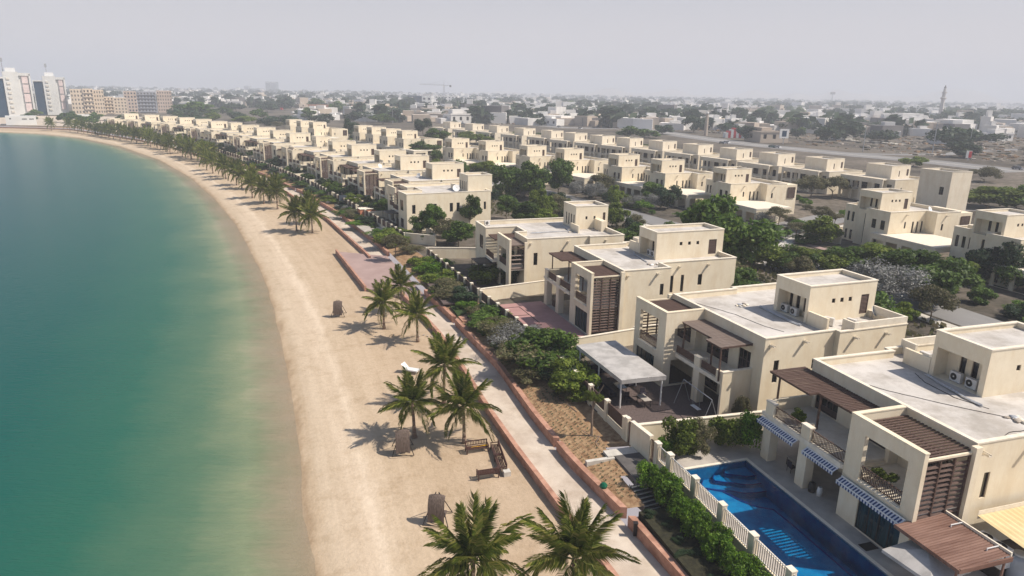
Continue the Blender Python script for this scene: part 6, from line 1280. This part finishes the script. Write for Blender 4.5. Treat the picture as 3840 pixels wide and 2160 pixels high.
whitetower('right white tower block with dark blue glass strip and roof mast', 415, 425, 540, 700, 815, 700, 176, 245, 640, 605)
t, w, h = bigbuild('low white podium building with slit windows in front of the white towers', 'a1', 60, 440, 775, 668, 12, 'white'); b = MB(); b.wall((0,0),(w,0),0,h,[(w*.12,w*.18,h*.65,h*.8),(w*.53,w*.69,h*.62,h*.74),(w*.77,w*.92,h*.62,h*.74)],.3); b.wall((w,0),(w,14),0,h); b.quad((0,0,h),(w,0,h),(w,14,h),(0,14,h)); b.wall((0,14),(0,0),0,h); b.build('wall', M['tower'], t); b = MB(); b.quad((0,.28,h*.5),(w,.28,h*.5),(w,.28,h*.9),(0,.28,h*.9)); b.build('slit_glazing', M['acdark'], t)
t, w, h = bigbuild('long low white building beside the far road', 'a1', 850, 1180, 700, 650, 10, 'white'); b = MB(); b.box(0,w,0,12,0,h); b.build('wall', M['tower'], t); b = MB()
for i in range(5): b.box(w*(i+.3)/5,w*(i+.6)/5,-.1,-.01,h*.2,h*.7); 
stuff(b.build('openings', M['acdark'], t))
for lb, x0, x1, yb, yt, nx, nz, m, wm in (('cream apartment block nearest the white towers',838,990,650,335,4,6,'apt','aptwin'),('cream apartment block with stacked balconies',990,1120,650,330,3,6,'apt','frame'),('cream apartment block right of the stacked balconies',1120,1245,645,345,4,6,'apt','aptwin'),('lower cream apartment block in the gap',1245,1365,640,430,3,5,'apt','frame'),('lower cream apartment block at the gap end',1368,1525,640,440,4,5,'apt','aptwin'),('grey apartment block with blue bands',1487,1640,625,362,4,6,'aptpink','navy'),('grey apartment block with dark stair slot',1642,1880,625,365,6,6,'aptgrey','aptwin'),('pinkish apartment block at the right end',1885,2065,620,355,6,6,'aptpink','aptwin')):
    t, w, h = bigbuild(lb, 'a1', x0, x1, yb, yt, 18, m, 'apartment block', 'apartment_block'); t['group'] = 'apartment blocks beyond the bay'; facade(t, w, h, 18, m, nx, nz, wm, bal=(nx == 3 or m == 'aptgrey'))
mb = MB(); mb.prism([(-452,482),(-300,474),(-262,447),(-235,452),(-300,520),(-330,640),(-470,600)], 1.8, 2.62); struct(mb.build('forecourt', M['prom']))
for i, (x, y) in enumerate([(-345,505),(-330,520),(-318,510),(-300,492),(-285,478),(-322,545),(-300,560),(-350,560),(-388,575),(-275,500),(-262,520),(-285,600)]): tree(x, y, 7, 11, 'farl', 'green tree on the forecourt %s' % ('beside the podium' if x < -315 else 'before the apartment blocks'), 'forecourt trees', 2.6, .2)
# distant landmarks along the skyline
for lb, c_, x0, x1, yb, yt, Y0, m in (('left half of the hazy blue twin tower on the skyline','a2',948,1005,325,245,3600,'glassblue'),('right half of the hazy blue twin tower on the skyline','a2',1015,1073,325,248,3600,'glassblue'),('small hazy block left of the twin tower','a2',690,745,325,297,3400,'aptgrey')):
    t, w, h = bigbuild(lb, c_, x0, x1, yb, yt, 40, m, Y0=Y0); b = MB(); b.box(0,w,0,40,0,h); b.build('shaft', M[m], t); b = MB(); b.box(w*.05,w*.95,-1,-.01,h*.9,h*.96); b.build('crown_band', M['tower'], t)
def block2(lb, c_, x0, x1, yb, yt, d, m, nx, nz, wm='glass', **kw):
    t, w, h = bigbuild(lb, c_, x0, x1, yb, yt, d, m); facade(t, w, h, d, m, nx, nz, wm, **kw); return t, w, h
block2('dark navy cube building under the tower crane','a3',412,585,400,258,40,'navy',4,3,'acdark'); block2('white building stepping out of the navy cube','a3',585,700,420,262,35,'tower',2,3,'glass'); block2('long white office building behind the crane mast','a3',700,1020,360,255,35,'city',8,3,'glass')
block2('low navy fronted building right of the cube','a3',860,1170,465,372,25,'navy',6,2,'acdark'); block2('low grey glass building beside the navy front','a3',690,860,440,362,20,'aptgrey',5,2,'navy'); block2('purple blue glazed block beside the orange hoarding','a2',1960,2240,560,470,30,'aptgrey',8,3,'navy'); block2('purple blue glazed block, its right wing','a2',2245,2420,580,470,30,'tower',5,3,'navy'); block2('white framed low building left of the orange hoarding','a2',1215,1385,560,495,20,'tower',5,2,'glass')
block2('dark long shed with a red end panel','a2',955,1125,580,518,20,'citydark',5,1,'acdark')
t, w, h = bigbuild('red end panel standing beside the dark shed','a2',1125,1150,585,515,3,'red', 'panel', 'panel_wall'); b = MB(); b.box(0,w,0,3,0,h); b.build('panel', M['red'], t)
t, w, h = bigbuild('long orange hoarding wall on the far building site','a2',1430,2110,600,525,3,'orange','hoarding','hoarding'); n = 12
for i in range(n): b = MB(); b.box(w*i/n,w*(i+1)/n-.15,random.uniform(-.15,.1),3,0,h); b.build('panel', M['orange'], t)
block2('small white kiosk tower left of the inner row','a3',425,515,515,435,8,'city',1,1,'acdark')
# tower crane
X, Y_ = pt('a3',855,400,2.5); s = Y_/2600*1.0; sc_ = Y_/2600/3.22
t = thing('tower_crane', 'tower crane with long jib above the navy cube building', 'crane', (X,Y_,2.5)); top = aty(*px('a3',860,130),Y_)[2]-2.5; pk = aty(*px('a3',868,65),Y_)[2]-2.5; r = 1.1
b = MB()
for sx in (-r,r):
    for sy in (-r,r): b.tube((sx,sy,0),(sx,sy,top),.22,n=4)
for k in range(int(top/2.5)): z = k*2.5; b.tube((-r,-r,z),(r,-r,z+2.5),.14,n=3); b.tube((r,-r,z+2.5),(r,r,z+2.5),.14,n=3)
stuff(b.build('mast', M['metal'], t))
xl_, xr_ = (575-860)*sc_, (945-860)*sc_
b = MB(); b.tube((0,0,top),(xl_,0,top+1.2),.4,.25,4); b.tube((0,0,top+1.6),(xl_*.95,0,top+2.2),.25,.15,4)
for k in range(14): x_ = xl_*k/14; b.tube((x_,0,top),(x_+xl_/28,0,top+1.8),.13,n=3)
stuff(b.build('jib', M['metal'], t)); b = MB(); b.tube((0,0,top),(xr_,0,top+.3),.45,n=4); b.build('counter_jib', M['metal'], t); b = MB(); b.box(xr_-3,xr_,-1,1,top-2.5,top+.5); b.build('counterweight', M['citydark'], t); b = MB(); b.tube((0,0,top),(0,0,pk),.4,.15,4); b.tube((0,0,pk),(xl_*.6,0,top+2),.1,n=3); b.tube((0,0,pk),(xr_*.9,0,top+.5),.1,n=3); b.build('apex', M['metal'], t); b = MB(); b.box(-1.2,1.2,-2.4,-.8,top-2.2,top); b.build('cab', M['white'], t)
# mosque
X, Y_ = pt('a5',1600,545,2.5); sc_ = Y_/2600/3.067; zz = lambda y: aty(*px('a5',1620,y),Y_)[2]
t = thing('minaret', 'tall pale minaret with two balconies on the right skyline', 'minaret', (X,Y_,2.5)); zf = lambda y: zz(y)-2.5
b = MB(); b.lathe([(28*sc_,0),(27*sc_,zf(480)),(21*sc_,zf(280))], n=4); b.build('shaft', M['minaret'], t)
b = MB(); b.lathe([(20*sc_,zf(285)),(32*sc_,zf(272)),(32*sc_,zf(262)),(18*sc_,zf(258))], n=8); b.build('lower_balcony', M['minaret'], t)
b = MB(); b.lathe([(19*sc_,zf(258)),(17*sc_,zf(215)),(27*sc_,zf(212)),(27*sc_,zf(200)),(15*sc_,zf(198)),(13*sc_,zf(150))], n=8); b.build('upper_shaft', M['minaret'], t); b = MB(); b.lathe([(14*sc_,zf(150)),(6*sc_,zf(135)),(.5,zf(122))], n=8); b.build('cap', M['citydark'], t)
t = thing('mosque', 'low mosque with white dome right of the tall minaret', 'mosque', (X+25*sc_,Y_-5,2.5)); b = MB(); b.box(0,270*sc_,0,30,0,zf(487)); b.box(270*sc_+.1,520*sc_,5,25,0,zf(495)); b.build('hall', M['minaret'], t)
b = MB(); b.lathe([(52*sc_*math.cos(a_/10*math.pi/2), zf(487)+(zf(425)-zf(487))*math.sin(a_/10*math.pi/2)) for a_ in range(11)], c=(215*sc_,14), n=20); b.build('dome', M['dome'], t, True)
b = MB()
for i in range(8): b.box((15+i*31)*sc_,(30+i*31)*sc_,-.6,-.01,1,zf(505)); 
stuff(b.build('arches', M['citydark'], t))
X, Y_ = pt('a4',1435,735,2.5); sc_ = Y_/2600/3.22; zf = lambda y: aty(*px('a4',1435,y),Y_)[2]-2.5
t = thing('slim_tower', 'slim ochre tower with fretted top beside a dark tree', 'tower', (X,Y_,2.5)); b = MB(); b.lathe([(22*sc_,0),(20*sc_,zf(560)),(14*sc_,zf(470))], n=8); b.build('shaft', M['citytan'], t); b = MB(); b.lathe([(20*sc_,zf(470)),(20*sc_,zf(455)),(8*sc_,zf(450)),(2*sc_,zf(420))], n=8); b.build('top', M['city'], t)
t = thing('radio_mast', 'faint radio mast with drum antennas on the right skyline', 'mast', (*[aty(*px('a5',367,290),2400)[k] for k in (0,1)],2.5)); h = aty(*px('a5',367,195),2400)[2]-2.5; b = MB(); b.tube((0,0,0),(0,0,h),3,1.2,4); b.build('lattice', M['metal'], t); b = MB(); b.tube((-7,0,h-5),(7,0,h-5),4,n=8); b.tube((-6,0,h-32),(6,0,h-32),3,n=8); b.build('antenna', M['citydark'], t)
t = thing('shop_front', 'small red and white striped building by the highway', 'shop', (*pt('a4',1780,765,2.5),2.5)); 
for i in range(7): b = MB(); b.box(-6+i*1.8,-6+i*1.8+1.7,-.2,6,0,3.5+2*(3-abs(i-3))/2); b.build('wall_stripe', M['red' if i % 2 else 'white'], t)
t, w, h = bigbuild('tall ochre shed beside the highway trees','a4',2035,2110,750,665,12,'citytan'); b = MB(); b.box(0,w,0,12,0,h); b.add([(0,0,h),(w,0,h),(w/2,0,h*1.25),(0,12,h),(w,12,h),(w/2,12,h*1.25)],[(0,1,2),(5,4,3),(0,2,5,3),(2,1,4,5)]); b.build('wall', M['citytan'], t)
# ---------------------------------------------------------------- the town
rnd = random.Random(21)
def house_mesh(seed):
    r = random.Random(seed); mb = MB(); w, d, h = 1, r.uniform(.7,1.1), r.uniform(.32,.5)
    n = 3; hs = [(w*(i+.3)/n, w*(i+.65)/n, h*.35, h*.75) for i in range(n)]
    mb.wall((-w/2,-d/2),(w/2,-d/2),0,h,hs,.03); mb.wall((w/2,-d/2),(w/2,d/2),0,h); mb.wall((w/2,d/2),(-w/2,d/2),0,h); mb.wall((-w/2,d/2),(-w/2,-d/2),0,h,[(d*.3,d*.5,h*.35,h*.75)],.03); mb.quad((-w/2,-d/2,h),(w/2,-d/2,h),(w/2,d/2,h),(-w/2,d/2,h)); mb.quad((-w/2,-d/2+.03,h*.3),(w/2,-d/2+.03,h*.3),(w/2,-d/2+.03,h*.8),(-w/2,-d/2+.03,h*.8),1)
    mb.box(-w*.3,w*r.uniform(-.1,.3),-d*.2,d*.3,h+.001,h+r.uniform(.12,.25)); mb.box(-w/2-.02,w/2+.02,-d/2-.02,-d/2,h-.03,h+.05)
    if seed % 2: mb.box(-w*.9,-w*.5-.001,-d*.3,d*.4,0,h*.55)
    return mb
HM = [house_mesh(i).mesh('flat_roofed_house', [M['city'] if i % 3 else M['citytan'], M['acdark']]) for i in range(6)]
def sector(x, y):
    a = math.degrees(math.atan2(x, y))
    for lim, s in ((-30,'behind the apartments'),(-24,'below the hazy twin tower'),(-17,'around the orange hoarding'),(-10,'left of the tower crane'),(-4,'right of the tower crane'),(4,'above the inner row'),(11,'left of the slim ochre tower'),(17,'right of the slim ochre tower'),(22,'left of the minaret'),(28,'around the minaret'),(60,'at the right edge of the town')):
        if a < lim: return s
    return 'at the far right'
def rowat(x, y): return 'just beyond the highway' if y < 620 else ('in the middle of the town' if y < 1100 else 'near the skyline')
def blocked(x, y):
    # keep off the roads and the villa quarter
    hx = interp([(p[1], p[0]) for p in sorted(HW, key=lambda q: q[1])], y) if y < 620 else -1e9
    return x < hx + 22
LM = [(-726,1037),(660,1100)]
pos = []
k = 0
while k < 270:
    y = 330 + 1500*rnd.random()**1.25; x = y*rnd.uniform(-.62,.80)
    if blocked(x, y) or (x < -160 and y < 800) or mnoise.noise(Vector((x*.006, y*.006, 7))) < -.12 and y < 1000: continue
    if y < 560 and x > 60 and mnoise.noise(Vector((x*.02, y*.02, 1))) < .1: continue
    if any((x-a)**2+(y-b)**2 < 16**2 for a, b in pos): continue
    pos.append((x, y)); s = rnd.uniform(11,20); o = link('flat_roofed_house', HM[k % 6], None, (x,y,2.5), rnd.choice((0,.2,-.3,.5,-.6,1.57)), (s,s,s*rnd.uniform(.7,1.15)))
    tag(o, '%s %s house %s, %s' % ('small' if s < 14 else ('big' if s > 18 else 'plain'), 'tan' if (k % 6) % 3 == 0 else 'white', rowat(x,y), sector(x,y)), 'house', 'low houses of the town'); k += 1
k = 0; tp = []
while k < 130:
    y = 300 + 1300*rnd.random()**1.35; x = y*rnd.uniform(-.60,.80)
    if blocked(x, y) and not (x < -60 and y > 480): continue
    if (x < -150 and y < 700) and not (x > -330): continue
    if any((x-a)**2+(y-b)**2 < 9**2 for a, b in tp): continue
    if mnoise.noise(Vector((x*.009, y*.009, 3))) < -.18: continue
    tp.append((x, y)); kind = ('farb' if rnd.random() < .75 else 'farl'); h = rnd.uniform(7,14)*(1.2 if y > 700 else .85); tree(x, y, h, h*rnd.uniform(1.2,2.1), kind, '%s %s tree %s, %s' % ('tall' if h > 11 else ('low' if h < 8.5 else 'round'), 'dark' if kind == 'farb' else 'green', rowat(x,y), sector(x,y)), 'trees of the town', 2.4, .15); k += 1
for a in [('a4',1290,700,470,230,'farb','big dark tree left of the slim ochre tower'),('a4',330,640,430,330,'farb','big dark tree beyond the left of the inner row'),('a4',610,640,520,200,'farb','dark tree right of the big one beyond the inner row'),('a4',1000,590,380,170,'farb','tall dark tree standing over white houses'),('a4',520,780,620,340,'farl','broad green tree beyond the highway bend'),('a4',750,770,650,300,'farl','green tree group beyond the highway bend'),('a4',920,720,590,260,'farb','dark tree by the highway bend'),('a5',1870,960,740,300,'farb','dark tree by the highway with bare trunk'),('a5',1680,860,520,420,'farb','large dark tree mass below the minaret'),('a5',290,780,560,260,'farb','dark round tree left on the waste ground'),('a5',520,760,500,330,'farb','tall dark tree group on the left waste ground'),('a5',850,760,660,260,'farb','dark trees behind the waste ground'),('a5',2330,540,400,330,'farb','big dark tree right of the mosque'),('a5',1990,650,490,170,'farb','dark tree below the white dome'),('a3',1640,540,390,270,'farb','big dark tree beyond the waste ground'),('a3',1880,465,360,160,'farb','dark round tree among white houses'),('a3',2350,570,470,200,'farb','dark tree near the waste ground edge'),('a4',2240,770,620,260,'farb','dark tree by the ochre shed'),('a4',1940,800,600,230,'farb','dark tree by the striped shop')]: T(*a[:6], a[6], group='large trees of the town', trunk=.12)
# woods beyond the far villas
for a in [('a2',150,680,475,520,'farl'),('a2',60,690,520,400,'farb'),('a2',330,610,560,260,'farb'),('a2',2250,720,600,360,'farb'),('a2',2420,700,590,300,'farl'),('a3',330,520,380,360,'farb'),('a3',720,520,400,330,'farb'),('a3',120,600,470,300,'farl'),('a3',1000,560,470,320,'farb'),('a3',1280,580,500,330,'olive'),('a2',1150,760,620,330,'farb'),('a2',1430,660,600,200,'farb')]:
    T(*a[:6], 'dense dark wood ' + {('a2',150):'behind the farthest villas',('a2',60):'beside the apartment blocks',('a2',330):'below the twin tower',('a2',2250):'right of the far white cluster',('a2',2420):'below the purple blue block',('a3',330):'left of the navy cube',('a3',720):'below the navy cube',('a3',120):'left of the small kiosk tower',('a3',1000):'right of the dark conifers',('a3',1280):'before the waste ground',('a2',1150):'behind the middle distant villas',('a2',1430):'above the far white cluster'}[(a[0],a[1])], group='woods beyond the villas', trunk=.1)
far = MB(); fd = MB()
for i in range(6200):
    y = 560 + 3800*rnd.random()**1.2; x = y*rnd.uniform(-.85,.85)
    if (x < -200 and y < 1000) or (y < 700 and blocked(x-30, y)): continue
    s = rnd.uniform(8,22)*(1+y/6000); h = rnd.uniform(3,9)*(1+y/9000)*(1.6 if rnd.random() < .08 else 1); c_ = rnd.random(); far.obox((x,y,2.5), s, s*.8, h, rnd.random()*3, 0 if c_ < .6 else (1 if c_ < .85 else 2))
    if rnd.random() < .4: far.obox((x+s*.1,y,2.5+h+.01), s*.4, s*.3, h*.35, 0, 0)
stuff(tag(far.build('distant_town', [M['city'], M['citytan'], M['citydark']]), 'distant low town houses running to the skyline', 'town'))
bm_ = MB(); q = crown_mesh(5, 60, .42, 1, .7, 6, M['leafd'], name='tmp'); qv = [v.co.copy() for v in q.vertices]; qf = [tuple(p.vertices) for p in q.polygons]
for i in range(3000):
    y = 560 + 3600*rnd.random()**1.15; x = y*rnd.uniform(-.85,.85)
    if (x < -200 and y < 950) or (y < 640 and blocked(x-20, y)) or mnoise.noise(Vector((x*.004, y*.004, 5))) < -.15: continue
    s = rnd.uniform(6,13)*(1+y/7000); a = rnd.random()*6; ca, sa = math.cos(a)*s, math.sin(a)*s
    bm_.add([(x+v.x*ca-v.y*sa, y+v.x*sa+v.y*ca, 2.5+s*.55+v.z*s*.8) for v in qv], qf)
stuff(tag(bm_.build('distant_woods', M['leafd']), 'dark hazy tree mass between the distant houses', 'trees'))
rb = MB()
for i in range(5200):
    t_ = rnd.random(); y = 230+rnd.random()*520; x = y*rnd.uniform(-.05,.85)
    if blocked(x-14, y): continue
    s = rnd.uniform(.4,1.8); rb.obox((x,y,2.45), s*1.8, s, s*rnd.uniform(.2,.6), rnd.random()*3, rnd.randrange(3))
stuff(tag(rb.build('rubble_ground', [M['soil'], M['stone'], M['leafo']]), 'rough heaps and scrub on the waste ground beyond the highway', 'waste ground'))
# low hills on the right skyline
hm = MB(); hv = []; nx_ = 90
for i in range(nx_+1):
    a = lerp(-.1,.9,i/nx_); 
    for j, dy in enumerate((0, 900, 2200)):
        y = 5200+dy; x = y*a; zz_ = (0, 1, 0)[j]*(60+95*mnoise.noise(Vector((a*9,0,1)))+60*mnoise.noise(Vector((a*26,0,2))))*min(1,i/20); hv.append((x,y,2.6+max(0,zz_)))
hm.add(hv, [(i*3+j,(i+1)*3+j,(i+1)*3+j+1,i*3+j+1) for i in range(nx_) for j in range(2)]); struct(hm.build('hills', M['stone'], smooth=True))
# ---------------------------------------------------------------- haze
vm = bpy.data.materials.new('haze_air'); vm.use_nodes = True; nt = vm.node_tree; nt.nodes.remove(nt.nodes['Principled BSDF']); out = nt.nodes['Material Output']
pv = N(nt, 'ShaderNodeVolumePrincipled'); pv.inputs['Color'].default_value = (.82,.87,.96,1); pv.inputs['Density'].default_value = .00042; pv.inputs['Anisotropy'].default_value = .0
nt.links.new(pv.outputs[0], out.inputs['Volume'])
mb = MB(); mb.box(-7600,7600,-80,9600,-5,190); stuff(tag(mb.build('haze', vm), 'pale haze filling the air', 'haze'))
